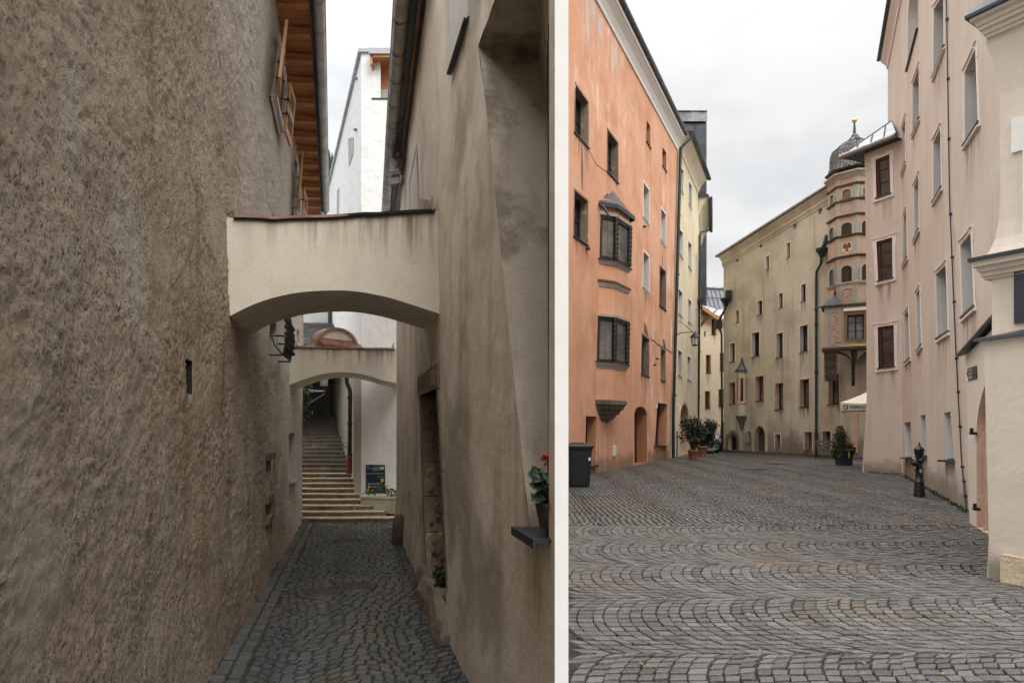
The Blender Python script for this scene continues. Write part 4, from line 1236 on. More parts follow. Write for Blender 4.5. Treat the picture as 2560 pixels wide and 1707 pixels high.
# ---- white house right of the stairs
YW = 16.45
wt = thing('white_house', 'tall white rendered house with a wooden roof corner behind the arches', 'house', ((940-CX)/F*YW, YW, ZA))
def wz(py, Y=YW): return ER+(HY-py)/F*Y
x0, x1 = (903-CX)/F*YW, (903-CX)/F*YW+4.2
xn = (931-CX)/F*YW
zt1, zt2 = wz(133), wz(246)
SB = Vector((WD*14, 14, 0))
mb = MB()
def slab(xa, xb, ya, yb, za, zb, m=0): mb.hexa([(xa, ya, za), (xb, ya, za), (xb, yb, za), (xa, yb, za), (xa, ya, zb), (xb, ya, zb), (xb, yb, zb), (xa, yb, zb)], m)
slab(x0, x1, YW, YW+.5, ZA, zt2); slab(x0, xn, YW, YW+.5, zt2, zt1)
sw_ = [Vector((x0, YW+.002, 0)), Vector((x0, YW+.002, 0))+SB]
slabp = [sw_[0]+Vector((0, 0, ZA)), sw_[1]+Vector((0, 0, ZA)), sw_[1]+Vector((2, 0, ZA)), sw_[0]+Vector((.5, 0, ZA))]
mb.hexa(slabp+[p+Vector((0, 0, zt1-ZA)) for p in slabp], 0)
slab(x0+.2, x1, YW+.5, YW+9, ZA, zt2-.01)
mb.build('wall', [M['white_wall']], wt)
mb = MB()                                      # lower beige side pilaster and stair cheek wall
zb = 3.6
xq = (886-CX)/F*YW
for (xa_, ya_, xb_, yb_, th_) in ((xq, YW-.03, x0+.0, YW-.03, .06),):
    slab(xq, x0-.004, YW-.03, YW+.25, ZA, zb)
p0 = Vector((WX0-.02, 16.7, ZA)); p1 = Vector((WX0+WD*6.5, 23, ZA))
mb.hexa([p0, p0+Vector((.2, 0, 0)), p1+Vector((.2, 0, 0)), p1]+[p+Vector((0, 0, zb-ZA)) for p in (p0, p0+Vector((.2, 0, 0)), p1+Vector((.2, 0, 0)), p1)])
mb.build('side_wall', [M['beige_wall']], wt)
mb = MB()
mb.hexa([p+Vector((-.06, -.06, zt1)) for p in (sw_[0], sw_[1], sw_[1]+Vector((.4, 0, 0)), sw_[0]+Vector((.52, 0, 0)))]+[p+Vector((-.06, -.06, zt1+.09)) for p in (sw_[0], sw_[1], sw_[1]+Vector((.4, 0, 0)), sw_[0]+Vector((.52, 0, 0)))])
slab(xn-.03, x1, YW-.28, YW+1.5, wz(150), wz(136))
mb.build('roof_edge', [M['zinc']], wt)
mb = MB(); slab(xn+.02, x1, YW-.24, YW+1.4, wz(157), wz(150.5)); slab(xn+.0, x1, YW+.30, YW+.45, wz(217), wz(157)); slab(xn-.005, xn+.05, YW-.24, YW+.3, wz(175), wz(151)); mb.build('timber_soffit', [M['soffit']], wt)
mb = MB(); slab(xn+.0, x1, YW+.12, YW+.29, wz(246), wz(218)); mb.build('attic_panel', [M['lampgrey']], wt)
mb = MB(); slab(xn-.02, x1, YW-.02, YW+.12, wz(249), wz(246)); mb.build('attic_ledge', [M['sill']], wt)
PWs = Pl((x0, YW), (x0+SB.x, YW+SB.y))
for px in ([(872, 345), (885, 343), (884, 385), (873, 415)], [(844, 478), (849, 468), (848, 530), (843, 536)]):
    dummy = []; q = [PWs.hit(*p) for p in px]; f = MB(); qq = Quad(PWs, q)
    qq.ring(f, .05, .003, .02, 0, False); w_ = f.build('window', [M['reveal']], wt); g = MB(); qq.bar(g, .05, .95, .05, .95, .004, .01); g.build('pane', [M['lampgrey']], w_)
mb = MB()
for px, py in ((893, 197), (892, 325)):
    mb.lathe([(.06, -.02), (.08, 0), (.06, .02)], PWs.at(*PWs.hit(px, py), .02), 10)
mb.build('vent', [M['zinc_old']], wt)
mb = MB(); Yd = 17.0                          # brown downpipe with red cast iron foot
dp = [P(866, 930, Yd), P(867, 955, Yd), P(869, 962, Yd), P(874, 972, Yd), P(875.5, 985, Yd), P(874, 1136, Yd)]
mb.tube(dp, .055, 10, 0); mb.tube([P(874, 1136, Yd), P(873, 1183, Yd)], .075, 10, 1)
for py in (993, 1060, 1136): p = P(874.6, py, Yd); mb.lathe([(.07, -.03), (.075, 0), (.07, .03)], p, 10, 0)
mb.tube([P(879, 985, Yd), P(879, 1130, Yd)], .014, 6, 2)
mb.build('downpipe', [M['brownpipe'], M['redpipe'], M['zinc']], wt)

# ---- gatehouse over the top of the stairs
gh = thing('stair_gatehouse', 'dark covered passage with a slate roof over the top of the stairs', 'building', ((800-CX)/F*21.6, 21.6, ZA))
Yg = 19.7; xg0, xg1 = -11.0, WX0+WD*(19.7-16.5)+.02
mb = MB()
zr0, zr1 = wz(890, Yg), wz(806, 24.2)
slab(xg0, (752-CX)/F*Yg-.6, Yg, Yg+.5, ZA, zr0); slab(xg0, -8.2, Yg+.5, 26, ZA, zr0)
slab((752-CX)/F*Yg-2.2, xg1+1.0, 24.5, 26, ZA, zr0)
slab((752-CX)/F*Yg-.6, xg1, Yg, 26, zr0-.5, zr0)
mb.build('wall', [M['darkstone']], gh)
mb = MB(); slab(-8.3, xg1, Y0+24*TR-.02, 25.5, ZA, ZA+24*RI); mb.build('landing', [M['tread']], gh)
mb = MB(); nrow = 26
for r in range(nrow):
    f0, f1 = r/nrow, (r+1)/nrow
    ya, yb = Yg-.35+(24.3-Yg+.35)*f0, Yg-.35+(24.3-Yg+.35)*f1
    za, zb_ = zr0+(zr1-zr0)*f0, zr0+(zr1-zr0)*f1
    x = xg0
    while x < xg1-.1:
        wq = .22; jz = rnd.uniform(0, .012)
        mb.hexa([(x, ya-.03, za+.02+jz), (x+wq-.01, ya-.03, za+.02+jz), (x+wq-.01, yb, zb_+.0), (x, yb, zb_+.0), (x, ya-.03, za+.035+jz), (x+wq-.01, ya-.03, za+.035+jz), (x+wq-.01, yb, zb_+.015), (x, yb, zb_+.015)])
        x += wq
mb.hexa([(xg0, Yg-.3, zr0-.05), (xg1, Yg-.3, zr0-.05), (xg1, 24.3, zr0-.05), (xg0, 24.3, zr0-.05), (xg0, Yg-.3, zr0), (xg1, Yg-.3, zr0), (xg1, 24.3, zr1-.01), (xg0, 24.3, zr1-.01)])
mb.build('roof', [M['slate']], gh)
ub_ = thing('upper_house', 'white weathered house wall showing above the slate roof at the end of the alley', 'house', (-8.5, 24.4, ZA))
mb = MB(); slab(-13, (826-CX)/F*24.4, 24.4, 31, ZA, wz(640, 24.4)); mb.build('wall', [M['far_white']], ub_)
mb = MB(); xd = (823-CX)/F*24.2; mb.tube([(xd, 24.25, wz(640, 24.4)), (xd, 24.25, wz(812, 24.4)), (xd+.1, 24.2, wz(822, 24.2))], .06, 8); mb.build('downpipe', [M['sill']], ub_)
mb = MB(); a = [(-13.2, 24.2, wz(640, 24.4)), ((826-CX)/F*24.4+.15, 24.2, wz(640, 24.4)), ((826-CX)/F*24.4+.15, 31.2, wz(640, 24.4)), (-13.2, 31.2, wz(640, 24.4))]
mb.hexa(a+[(x, 27.7+(y-27.7)*.05, z+2.0) for x, y, z in a]); mb.build('roof', [M['slate']], ub_)

# ---- wooded hill seen through the gap
mb = MB()
rg = random.Random(3)
hx, hy = -72, 250
n = 24
vs = [(hx+(-1+2*i/n)*120, hy+(-1+2*j/n)*90, -1+95*max(0, 1-((-1+2*i/n)**2+(-1+2*j/n)**2))**1.1) for i in range(n+1) for j in range(n+1)]
mb.add(vs, [(i*(n+1)+j, (i+1)*(n+1)+j, (i+1)*(n+1)+j+1, i*(n+1)+j+1) for i in range(n) for j in range(n)], 0, True)
tag(mb.build('hill', [M['hill']], loc=(hx, hy, 0)), kind='structure')
mb = MB()
for _ in range(900):
    a, b = rg.uniform(-1, 1), rg.uniform(-1, .4)
    r2 = a*a+b*b
    if r2 > .95: continue
    x, y, z = hx+a*120, hy+b*90, -1+95*(1-r2)**1.1
    h = rg.uniform(9, 17)
    for k in range(5):
        zz = z+h*k/5; r = h*.22*(1-k/5.5); vs = []
        m_ = 7
        for q in range(m_): g = 6.283*q/m_+rg.random(); vs.append((x+r*math.cos(g)*rg.uniform(.6, 1.2), y+r*math.sin(g)*rg.uniform(.6, 1.2), zz+rg.uniform(-.4, .4)))
        vs.append((x, y, zz+h*.34)); mb.add(vs, [(q, (q+1) % m_, m_) for q in range(m_)])
tag(mb.build('wooded_slope', [M['treeleaf']], loc=(hx, hy, 0)), 'dark conifer woodland on the hill in the gap beside the white house', 'woodland', kind='stuff')
# ================================================================== THE SQUARE
def uvs(pl, pts): return [pl.hit(*p) for p in pts]
def zat(pl, px, py): return pl.hit(px, py)[1]
def uat_px(pl, px, py=HY-100): return pl.hit(px, py)[0]

# ---- orange house
oh = thing('orange_house', 'tall orange plaster house with peeling patches and a dark glazed oriel, left of the square', 'house', (xline(PO, 24), 24, 0))
ztop = zat(PO, 1690, 371)
ou0 = uat_px(PO, 1388)
outl = [(ou0, -.1), (PO.hit(1673, 1145)[0], -.1), (PO.hit(1692, 376)[0], ztop), (ou0, ztop)]
H = []
W = lambda *a, **k: window(oh, PO, a[0], H, **k)
stone = dict(depth=.30, fm='darkframe', jm=2, mull=1, trans=(.5,), surround='sandstone', sw=.07, sd=.012, sill='sill', sill_d=.05)
white = dict(depth=.34, fm='trim', jm=3, mull=1, trans=(.5,), surround='trim', sw=.085, sd=.014, sill='sill', sill_d=.03)
plain = dict(depth=.34, fm='darkframe', jm=1, mull=0, trans=(), sill='sill', sill_d=.05)
W([(1438.7, 213), (1469.6, 257.5), (1469.6, 369), (1436.5, 331)], **stone)
W([(1519.3, 326), (1543.9, 359), (1543.9, 457), (1518.4, 429)], **stone)
W([(1436.3, 477), (1468.7, 504), (1468, 613), (1434.7, 590)], **stone)
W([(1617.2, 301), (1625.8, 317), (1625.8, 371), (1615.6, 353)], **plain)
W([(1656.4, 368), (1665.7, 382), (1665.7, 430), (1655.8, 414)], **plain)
W([(1608.5, 456), (1622.5, 477), (1622, 563), (1608.3, 542)], **white)
W([(1652.3, 521), (1664.6, 538), (1663.3, 617), (1652.3, 600)], **white)
W([(1608.3, 628), (1622, 643), (1621.5, 733), (1606.8, 718)], **white)
W([(1649.7, 667), (1664.3, 681), (1663.8, 776), (1648.5, 763)], **stone)
W([(1605.4, 836), (1622.6, 849), (1621.6, 941), (1603.2, 934)], **stone)
W([(1652.3, 871), (1662.9, 878), (1662.2, 953), (1651.7, 949)], **stone)
# ground floor: door behind the bin, arched door, shop window
def door(th, pl, poly, holes, dep, mat, jm=1, name='door', handle=None):
    holes.append((poly, dep, jm))
    mb = MB(); fill_poly(mb, pl, poly, -dep+.01, 0)
    us = [p[0] for p in poly]; zs_ = [p[1] for p in poly]
    u0, u1, z0, z1 = min(us), max(us), min(zs_), max(zs_)
    c = (u0+u1)/2
    for a, b in ((u0+.04, c-.02), (c+.02, u1-.04)):
        for q0, q1 in ((.04, .36), (.40, .72)):
            mb.pbox(pl, a+.04, b-.04, z0+(z1-z0)*q0+.03, z0+(z1-z0)*q1, -dep+.01, -dep+.03)
    d = mb.build(name, [M[mat]], th)
    if handle:
        mb = MB(); mb.tube([pl.at(c+.06, z0+1.0, -dep+.03), pl.at(c+.06, z0+1.0, -dep+.08), pl.at(c+.16, z0+1.0, -dep+.08)], .012, 6); mb.build('handle', [M[handle]], d)
    return d
dl = uvs(PO, [(1465, 1040), (1492, 1041), (1488, 1161), (1462, 1166)])
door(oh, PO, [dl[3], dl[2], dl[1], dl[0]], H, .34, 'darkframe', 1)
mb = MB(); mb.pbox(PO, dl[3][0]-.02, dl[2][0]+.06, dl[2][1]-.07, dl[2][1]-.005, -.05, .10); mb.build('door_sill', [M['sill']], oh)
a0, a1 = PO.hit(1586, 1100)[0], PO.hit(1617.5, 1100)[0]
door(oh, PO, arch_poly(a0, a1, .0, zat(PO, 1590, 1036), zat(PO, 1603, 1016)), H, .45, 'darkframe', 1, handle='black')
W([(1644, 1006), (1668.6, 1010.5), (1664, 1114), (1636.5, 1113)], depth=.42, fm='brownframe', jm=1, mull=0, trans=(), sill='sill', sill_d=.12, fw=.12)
facade(oh, PO, outl, H, [M['orange'], M['orange_dirty'], M['sandstone'], M['reveal']], 6.5, bvec=(-2.6, 4.6, 0))
# stepped and coved cornice, roof
cu0, cu1 = ou0, outl[2][0]+.12
cprof = [(0, 0), (.05, 0), (.07, .14), (.16, .34), (.31, .52), (.36, .56), (.36, .72), (0, .72)]
mb = MB(); mb.sweep(PO, cu0, ztop-.02, cu1, ztop-.02, cprof); mb.build('cornice', [M['trim']], oh)
mb = MB(); mb.sweep(PO, cu0, ztop+.70, cu1+.05, ztop+.70, [(.0, .003), (.46, .003), (.50, .06), (.50, .16), (.44, .17), (-2.4, 2.0), (-2.4, .0)]); mb.build('roof', [M['sill']], oh)
# meter box, house number, iron stubs, cracks
mb = MB(); q = Quad(PO, uvs(PO, [(1532.4, 1113.5), (1540, 1113.5), (1538.8, 1139.6), (1531, 1140)])); q.bar(mb, 0, 1, 0, 1, .0, .03); q.bar(mb, .08, .92, .04, .96, .03, .04)
bx = mb.build('meter_box', [M['trim']], oh); mb = MB(); q.bar(mb, .55, .85, .72, .86, .04, .043); mb.build('warning_sticker', [M['yellowprint']], bx)
mb = MB(); q = Quad(PO, uvs(PO, [(1639.4, 1010), (1643, 1008), (1642.6, 1019), (1639, 1021)])); q.bar(mb, 0, 1, 0, 1, .0, .03)
nbp = mb.build('number_plate', [M['trim']], oh); mb = MB(); put_text(mb, '3', .26, q.p(.2, .25, .031), PO.u, Vector((0, 0, 1)), 0, .004); mb.build('numeral', [M['black']], nbp)
mb = MB()
for px, py in ((1465, 623), (1608, 567), (1640, 897), (1634, 912)):
    u, z = PO.hit(px, py); mb.pbox(PO, u-.05, u+.05, z-.03, z+.03, 0, .12)
mb.build('iron_stub', [M['black']], oh, split=True)
# soot and rust stains with a shape of their own (thin skins on the plaster)
mb = MB()
def stain(pts): 
    a = uvs(PO, pts); mb.add([PO.at(u, z, .006) for u, z in a], [tuple(range(len(a)))], 0)
stain([(1453.3, 365), (1454.8, 362), (1457, 420), (1456.2, 476), (1454.5, 477), (1453.2, 420)])
stain([(1611, 806), (1612.6, 806), (1618.5, 828), (1621.5, 843), (1612, 834), (1609.6, 826)])
stain([(1654.8, 641), (1656.2, 640), (1656.8, 668), (1655.2, 667)])
stain([(1657, 848), (1660, 846), (1664, 866), (1663, 876), (1658, 868)])
stain([(1500, 505), (1518, 482), (1521, 492), (1512, 512), (1503, 516)])
mb.build('soot_streak', [M['darkstone']], oh, split=True)
mb = MB()
def crack(pts, w_):
    h = [PO.hit(*p) for p in pts]
    for a, b in zip(h[:-1], h[1:]):
        mb.add([PO.at(a[0], a[1]-w_, .005), PO.at(b[0], b[1]-w_, .005), PO.at(b[0], b[1]+w_, .005), PO.at(a[0], a[1]+w_, .005)], [(0, 1, 2, 3)])
crack([(1625.5, 843), (1629, 850), (1637, 853), (1643, 861), (1652, 865), (1661, 870), (1672, 877), (1682, 883)], .035)
crack([(1470.5, 372), (1482, 395), (1492, 412), (1507, 424), (1519, 430)], .016)
mb.build('crack', [M['darkstone']], oh, split=True)
for pts in ([(1442, -60), (1472, -20), (1482, 210), (1450, 150)], [(1471, -20), (1490, 15), (1500, 225), (1478, 190)], [(1492, 25), (1508, 60), (1510, 175), (1496, 150)], [(1524, 95), (1548, 140), (1552, 285), (1528, 250)], [(1562, 230), (1590, 290), (1592, 330), (1566, 280)], [(1610, 410), (1618, 425), (1618, 460), (1610, 450)]):
    a = uvs(PO, pts); mb = MB(); mb.add([PO.at(u, min(z, ztop-.05), .004) for u, z in a], [(0, 1, 2, 3)]); mb.build('peeled_patch', [M['peel']], oh)
# the oriel: canted bay on a stepped stone corbel
def orx(zz):                                  # pixel columns of its three plan points lean a little with height
    t = (zz-ER)/(zat(PO, 1540, 520)-ER)
    return (1488+15*t, 1532.5+8*t, 1562.5+12*t)
DL = Vector((1.85, 1.0)).normalized(); DR = Vector((.66, 1.0)).normalized()
def orplan(z, grow=0.0):
    t = (z-ER)/(zat(PO, 1540, 520)-ER)
    xa, xm, xb = 1488+15*t, 1532.5+8*t, 1562.5+12*t
    u, _ = PO.hit(xa, HY); A = PO.at(u, z, 0)
    def along(p, d, px):
        k = (px-CX)/F; s = (k*p.y-p.x)/(d.x-k*d.y); return Vector((p.x+d.x*s, p.y+d.y*s, z))
    Bq = along(A, DL, xm); C = along(Bq, DR, xb)
    u, d = (C-PO.a).dot(PO.u), (C-PO.a).dot(PO.n)
    D = PO.at(u+d*.75, z, 0)
    pts = [A, Bq, C, D]
    if grow:
        c = (A+D)/2; c = Vector((c.x, c.y, z))
        pts = [c+(p-c)*(1+grow/max(.3, (p-c).length)) for p in pts]
        pts[0] = PO.at((pts[0]-PO.a).dot(PO.u), z, 0); pts[3] = PO.at((pts[3]-PO.a).dot(PO.u), z, 0)
    return pts
def oz(px, py):                               # height of a pixel seen on the oriel's middle edge
    z = 8.0
    for _ in range(8): z = ER+(HY-py)/F*orplan(z)[1].y
    return z
zb0 = oz(1536, 1000); zs1t = oz(1533, 921); zs1b = oz(1533, 910); zw1b = oz(1534, 905); zw1t = oz(1536, 797); zc1 = oz(1538, 789)
zb2 = oz(1538, 722); zs2 = oz(1538, 714); zs3b = oz(1540, 659); zw2b = oz(1541, 650); zw2t = oz(1541, 547); zc2 = oz(1541, 537); zr0 = oz(1545, 518)
orl = MB()
def loft(mb, levels, mat=0):
    n = 4
    for (za, ga), (zb, gb) in zip(levels[:-1], levels[1:]):
        a, b = orplan(za, ga), orplan(zb, gb)
        for i in range(n-1): mb.add([a[i], a[i+1], b[i+1], b[i]], [(0, 1, 2, 3)], mat)
    for z, g in (levels[0], levels[-1]): mb.add(orplan(z, g), [(0, 1, 2, 3)], mat)
loft(orl, [(zb0, 0), (zs1t, 0)]); loft(orl, [(zc1+.02, 0), (zb2, 0)]); loft(orl, [(zs2, 0), (zs3b+.0, 0)]); loft(orl, [(zc2+.02, 0), (zr0+.2, 0)])
loft(orl, [(zs1t, -.06), (zc1, -.06)], 1); loft(orl, [(zs3b, -.06), (zc2, -.06)], 1); loft(orl, [(zb2, -.02), (zs2, -.02)])
ori = orl.build('oriel', [M['orange'], M['dark']], oh)
mb = MB()
loft(mb, [(zs1t-.02, .02), (zs1t+.04, .05), (zs1b, .14), (zs1b+.03, .14)]); loft(mb, [(zb2, .02), (zb2+.05, .06), (zs2+.05, .12)])
loft(mb, [(zs3b-.10, .02), (zs3b-.06, .06), (zs3b+.03, .14)]); loft(mb, [(zw1t+.02, .03), (zw1t+.04, .10), (zc1+.02, .10), (zc1+.03, 0)]); loft(mb, [(zw2t+.02, .03), (zw2t+.04, .10), (zc2+.02, .10), (zc2+.03, 0)])
mb.build('moulding', [M['grey_trim']], ori, split=True)
mb = MB(); loft(mb, [(zs1b+.03, .17), (zs1b+.06, .17), (zw1b, .0)]); loft(mb, [(zs2+.05, .15), (zs2+.08, .15), (zs2+.16, 0)]); loft(mb, [(zs3b+.03, .17), (zs3b+.06, .17), (zw2b, .0)])
mb.build('lead_ledge', [M['sill']], ori, split=True)
def facepl(z, i):
    p = orplan(z); a, b = p[i], p[i+1]
    return a, b
for zb_, zt_ in ((zw1b, zw1t+.03), (zw2b, zw2t+.03)):
    for i in (0, 1, 2):
        A0, B0 = facepl(zb_, i); A1, B1 = facepl(zt_, i)
        nrm = Vector(((B0-A0).y, -(B0-A0).x, 0)).normalized()
        if nrm.dot(-A0) < 0 and i < 2: nrm = -nrm
        def fp(s, t, d): return (A0*(1-s)+B0*s)*(1-t)+(A1*(1-s)+B1*s)*t+nrm*d
        def fbar(mb, s0, s1, t0, t1, d0, d1, m=0): mb.hexa([fp(s, t, d) for t in (t0, t1) for s, d in ((s0, d0), (s1, d0), (s1, d1), (s0, d1))], m)
        mb = MB(); L = (B0-A0).length; fw = .075/L; fh = .075/(zt_-zb_)
        fbar(mb, 0, fw, 0, 1, -.06, .02); fbar(mb, 1-fw, 1, 0, 1, -.06, .02); fbar(mb, fw, 1-fw, 0, fh, -.06, .02); fbar(mb, fw, 1-fw, 1-fh*1.3, 1, -.06, .02)
        fbar(mb, .5-fw*.06, .5+fw*.06, fh, 1-fh, -.05, -.027)
        for t in (.35, .66): fbar(mb, fw, 1-fw, t-fh*.035, t+fh*.035, -.05, -.028)
        mb.tube([fp(1, t, .03) for t in (0, .5, 1)], .075, 8)
        for q in range(9): mb.lathe([(.06, -.05), (.10, 0), (.06, .05)], fp(1, .06+q*.11, .03), 8)
        w_ = mb.build('window', [M['darkframe']], ori)
        mb = MB(); fbar(mb, fw*.5, 1-fw*.5, fh*.5, 1-fh*.5, -.045, -.03); mb.build('pane', [M['oldglass']], w_)
mb = MB()
lv = [(zb0, .06), (zb0-.14, .06), (zb0-.18, -.02), (zb0-.30, -.08), (zb0-.34, -.18), (zb0-.46, -.24), (zb0-.5, -.36), (zb0-.6, -.40), (zb0-.66, -.55), (zb0-.74, -.66)]
loft(mb, list(reversed(lv))); mb.build('corbel', [M['darkstone']], ori)
mb = MB()                                      # swept bell roof with a point
ap_u, ap_z = PO.hit(1531, 476)
zr0b = zr0+.02
prev = None
for k in range(9):
    f = k/8
    p = orplan(zr0b, .24)
    top = PO.at(ap_u, ap_z, .02)
    hgt = (ap_z-zr0b)
    zz = zr0b+hgt*f
    ring_ = []
    for q in p:
        g = (1-f)**1.12
        ring_.append(Vector((top.x+(q.x-top.x)*g, top.y+(q.y-top.y)*g, zz)))
    if prev:
        for i in range(3): mb.add([prev[i], prev[i+1], ring_[i+1], ring_[i]], [(0, 1, 2, 3)], 0)
    prev = ring_
for i in range(3):
    p, q = orplan(zr0b-.14, .24), orplan(zr0b, .24); mb.add([p[i], p[i+1], q[i+1], q[i]], [(0, 1, 2, 3)], 0)
mb.add(orplan(zr0b-.02, .24), [(0, 1, 2, 3)], 0)
p = orplan(zr0b-.1, .24)[0]; mb.tube([p, p+Vector((.15, -.1, -.12)), p+Vector((.34, -.22, -.5))], .04, 8)
mb.build('bell_roof', [M['lead']], ori)

# ---- yellow house
yh = thing('yellow_house', 'narrow yellow plaster house with white framed windows next to the orange house', 'house', (xline(PY, 33), 33, 0))
yz = zat(PY, 1701.7, 384)
yo0, yo1 = PY.hit(1678, 1144)[0]-.02, PY.hit(1745.5, 1128)[0]
yt0 = PY.hit(1697, 384)[0]
H = []
Wy = lambda q, **k: window(yh, PY, q, H, **k)
yw = dict(depth=.26, fm='darkframe', jm=1, mull=1, trans=(.6,), surround='trim', sw=.10, sd=.014, sill='sill', sill_d=.04, fw=.06)
for q in ([(1701, 417), (1708.7, 429), (1707.2, 486), (1700, 474)], [(1721.8, 454), (1729, 465), (1729, 523), (1721.6, 510)],
          [(1697.6, 572), (1707.3, 583), (1706, 648), (1697, 632)], [(1720.4, 602), (1728.8, 613), (1728, 677), (1720.4, 665)],
          [(1696, 722), (1706, 733), (1704.8, 793), (1695.5, 783)], [(1720.4, 746), (1728.4, 756), (1727.5, 812), (1720, 804)],
          [(1694.8, 874), (1704.6, 881), (1704, 944), (1695, 937)], [(1718.2, 889), (1727.5, 895), (1727, 953), (1718.2, 947)]):
    Wy(q, **yw)
slit = dict(depth=.3, fm='darkframe', jm=1, mull=0, trans=(), fw=.03)
for q in ([(1739.4, 636), (1741.8, 641), (1741.8, 700), (1739.4, 694)], [(1739.6, 768), (1742, 773), (1742, 834), (1739.6, 828)], [(1738.6, 897), (1741.2, 900), (1741, 948), (1738.6, 944)]):
    Wy(q, **slit)
d0, d1 = PY.hit(1699.5, 1090)[0], PY.hit(1720, 1090)[0]
ya = arch_poly(d0, d1, 0, zat(PY, 1701, 1045), zat(PY, 1710, 1009), 14, .15)
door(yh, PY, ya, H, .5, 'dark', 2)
facade(yh, PY, [(yo0, -.1), (yo1, -.1), (yo1, yz), (yt0-.06, yz)], H, [M['yellow'], M['reveal'], M['palestone']], 6)
mb = MB(); o_ = arch_poly(d0-.22, d1+.22, 0, zat(PY, 1701, 1045), zat(PY, 1710, 1009)+.24, 14, .15); ring_poly(mb, PY, ya[1:]+[ya[0]], o_[1:]+[o_[0]], 0, .03); mb.build('door_surround', [M['pinkstone']], yh)
mb = MB(); mb.sweep(PY, yt0-.1, yz-.02, yo1+.02, yz-.02, [(0, 0), (.05, 0), (.08, .2), (.2, .48), (.42, .70), (.5, .74), (.5, .78), (0, .78)]); mb.build('coved_eaves', [M['cream']], yh)
mb = MB(); mb.sweep(PY, yt0-.2, yz+.76, yo1+.1, yz+.76, [(0, .003), (.62, .003), (.62, .08), (-5, 3.4), (-5, 0)]); mb.build('roof', [M['greyroof']], yh)
mb = MB(); K = 10
gv = []
for u in steps_(yt0-.05, yo1+.05, 1.0):
    for k in range(K+1): g = math.pi+math.pi*k/K; gv.append(PY.at(u, yz+.79+.1*math.sin(g), .66+.1*math.cos(g)))
nn = len(gv)//(K+1)
mb.add(gv, [(i*(K+1)+k, (i+1)*(K+1)+k, (i+1)*(K+1)+k+1, i*(K+1)+k+1) for i in range(nn-1) for k in range(K)], 0, True)
mb.add(gv[:K+1], [tuple(range(K+1))]); mb.add(gv[-K-1:], [tuple(range(K+1))])
mb.build('gutter', [M['lead']], yh)
mb = MB(); e = PY.at(yt0+.02, yz+.72, .64)
bot = P(1676.5, 1143, PY.a.y-.25)
c1 = PY.at(yt0-.22, yz-.05, .14); c1b = PY.at(yt0-.25, yz-.6, .12)
mb.tube([e, e+Vector((0, 0, -.2)), PY.at(yt0-.12, yz+.15, .3), c1, c1b, PY.at(yo0-.08, 2.0, .12), PY.at(yo0-.08, .0, .12)], .075, 10)
for z in (3, 6, 9, 12): 
    t = z/(yz-.6); mb.lathe([(.09, -.04), (.095, 0), (.09, .04)], PY.at(yo0-.08+(yt0-.25-yo0+.08)*t, z, .12), 10)
mb.build('downpipe', [M['black']], yh)
mb = MB(); q = Quad(PY, uvs(PY, [(1690.6, 1077), (1693.4, 1077), (1692.6, 1141), (1689.6, 1142)])); q.bar(mb, 0, 1, 0, 1, 0, .05); mb.build('notice_board', [M['greydoor']], yh)
mb = MB(); q = Quad(PY, uvs(PY, [(1693.6, 1009), (1695.6, 1009), (1695.6, 1015), (1693.6, 1015)])); q.bar(mb, 0, 1, 0, 1, 0, .06); mb.build('bell_box', [M['trim']], yh)

# ---- edge-on house behind the yellow one
xh0 = PY.at(yo1, 0, 0)
PX = Pl((xh0.x+.02, xh0.y+.02), (xh0.x+.02+7*.315, xh0.y+7.02)); PX.n = Vector((PX.u.y, -PX.u.x, 0))
eh = thing('coved_eaves_house', 'cream house seen edge-on behind the yellow house, with coved eaves and a black downpipe', 'house', (xh0.x, xh0.y, 0))
H = []
for z in (3.5, 6.5, 9.4, 12.2):
    for u in (1.2, 3.6): window(eh, PX, None, H, depth=.2, fm='brownframe', jm=0, mull=0, trans=(.5,), uv=[(u, z+1.3), (u+.8, z+1.3), (u+.8, z), (u, z)], sill='sill', sill_d=.06)
ez = 14.6
facade(eh, PX, [(0, -.1), (7, -.1), (7, ez), (0, ez)], H, [M['cream']], 4)
mb = MB(); mb.sweep(PX, 0, ez-.3, 7, ez-.3, [(0, 0), (.08, .1), (.2, .55), (.42, .9), (.55, 1.0), (.55, 1.06), (0, 1.06)]); mb.build('coved_eaves', [M['yellow']], eh)
mb = MB(); mb.sweep(PX, -.1, ez+.74, 7.1, ez+.74, [(0, .003), (.62, .003), (.62, .1), (-4, 2.6), (-4, 0)]); mb.build('roof', [M['greyroof']], eh)
mb = MB(); mb.tube([PX.at(.1, ez+.7, .72), PX.at(7, ez+.7, .72)], .10, 10); mb.build('gutter', [M['lead']], eh)
mb = MB(); x_ = PY.at(yo1+.0, 0, .12)
dpx = lambda py: P(1747, py, xh0.y-.15)
mb.tube([P(1767, 568, xh0.y+.4), P(1766, 576, xh0.y), P(1752, 581, xh0.y-.1), P(1749.5, 590, xh0.y-.15), P(1748, 860, xh0.y-.15), Vector((P(1745.5, 1126, xh0.y-.15).x, xh0.y-.15, 0))], .065, 8)
p = P(1751, 753, xh0.y-.3); mb.box(p, (.26, .3, .34)); mb.tube([p, p+Vector((.35, 0, .02))], .03, 6)
mb.build('downpipe', [M['black']], eh)

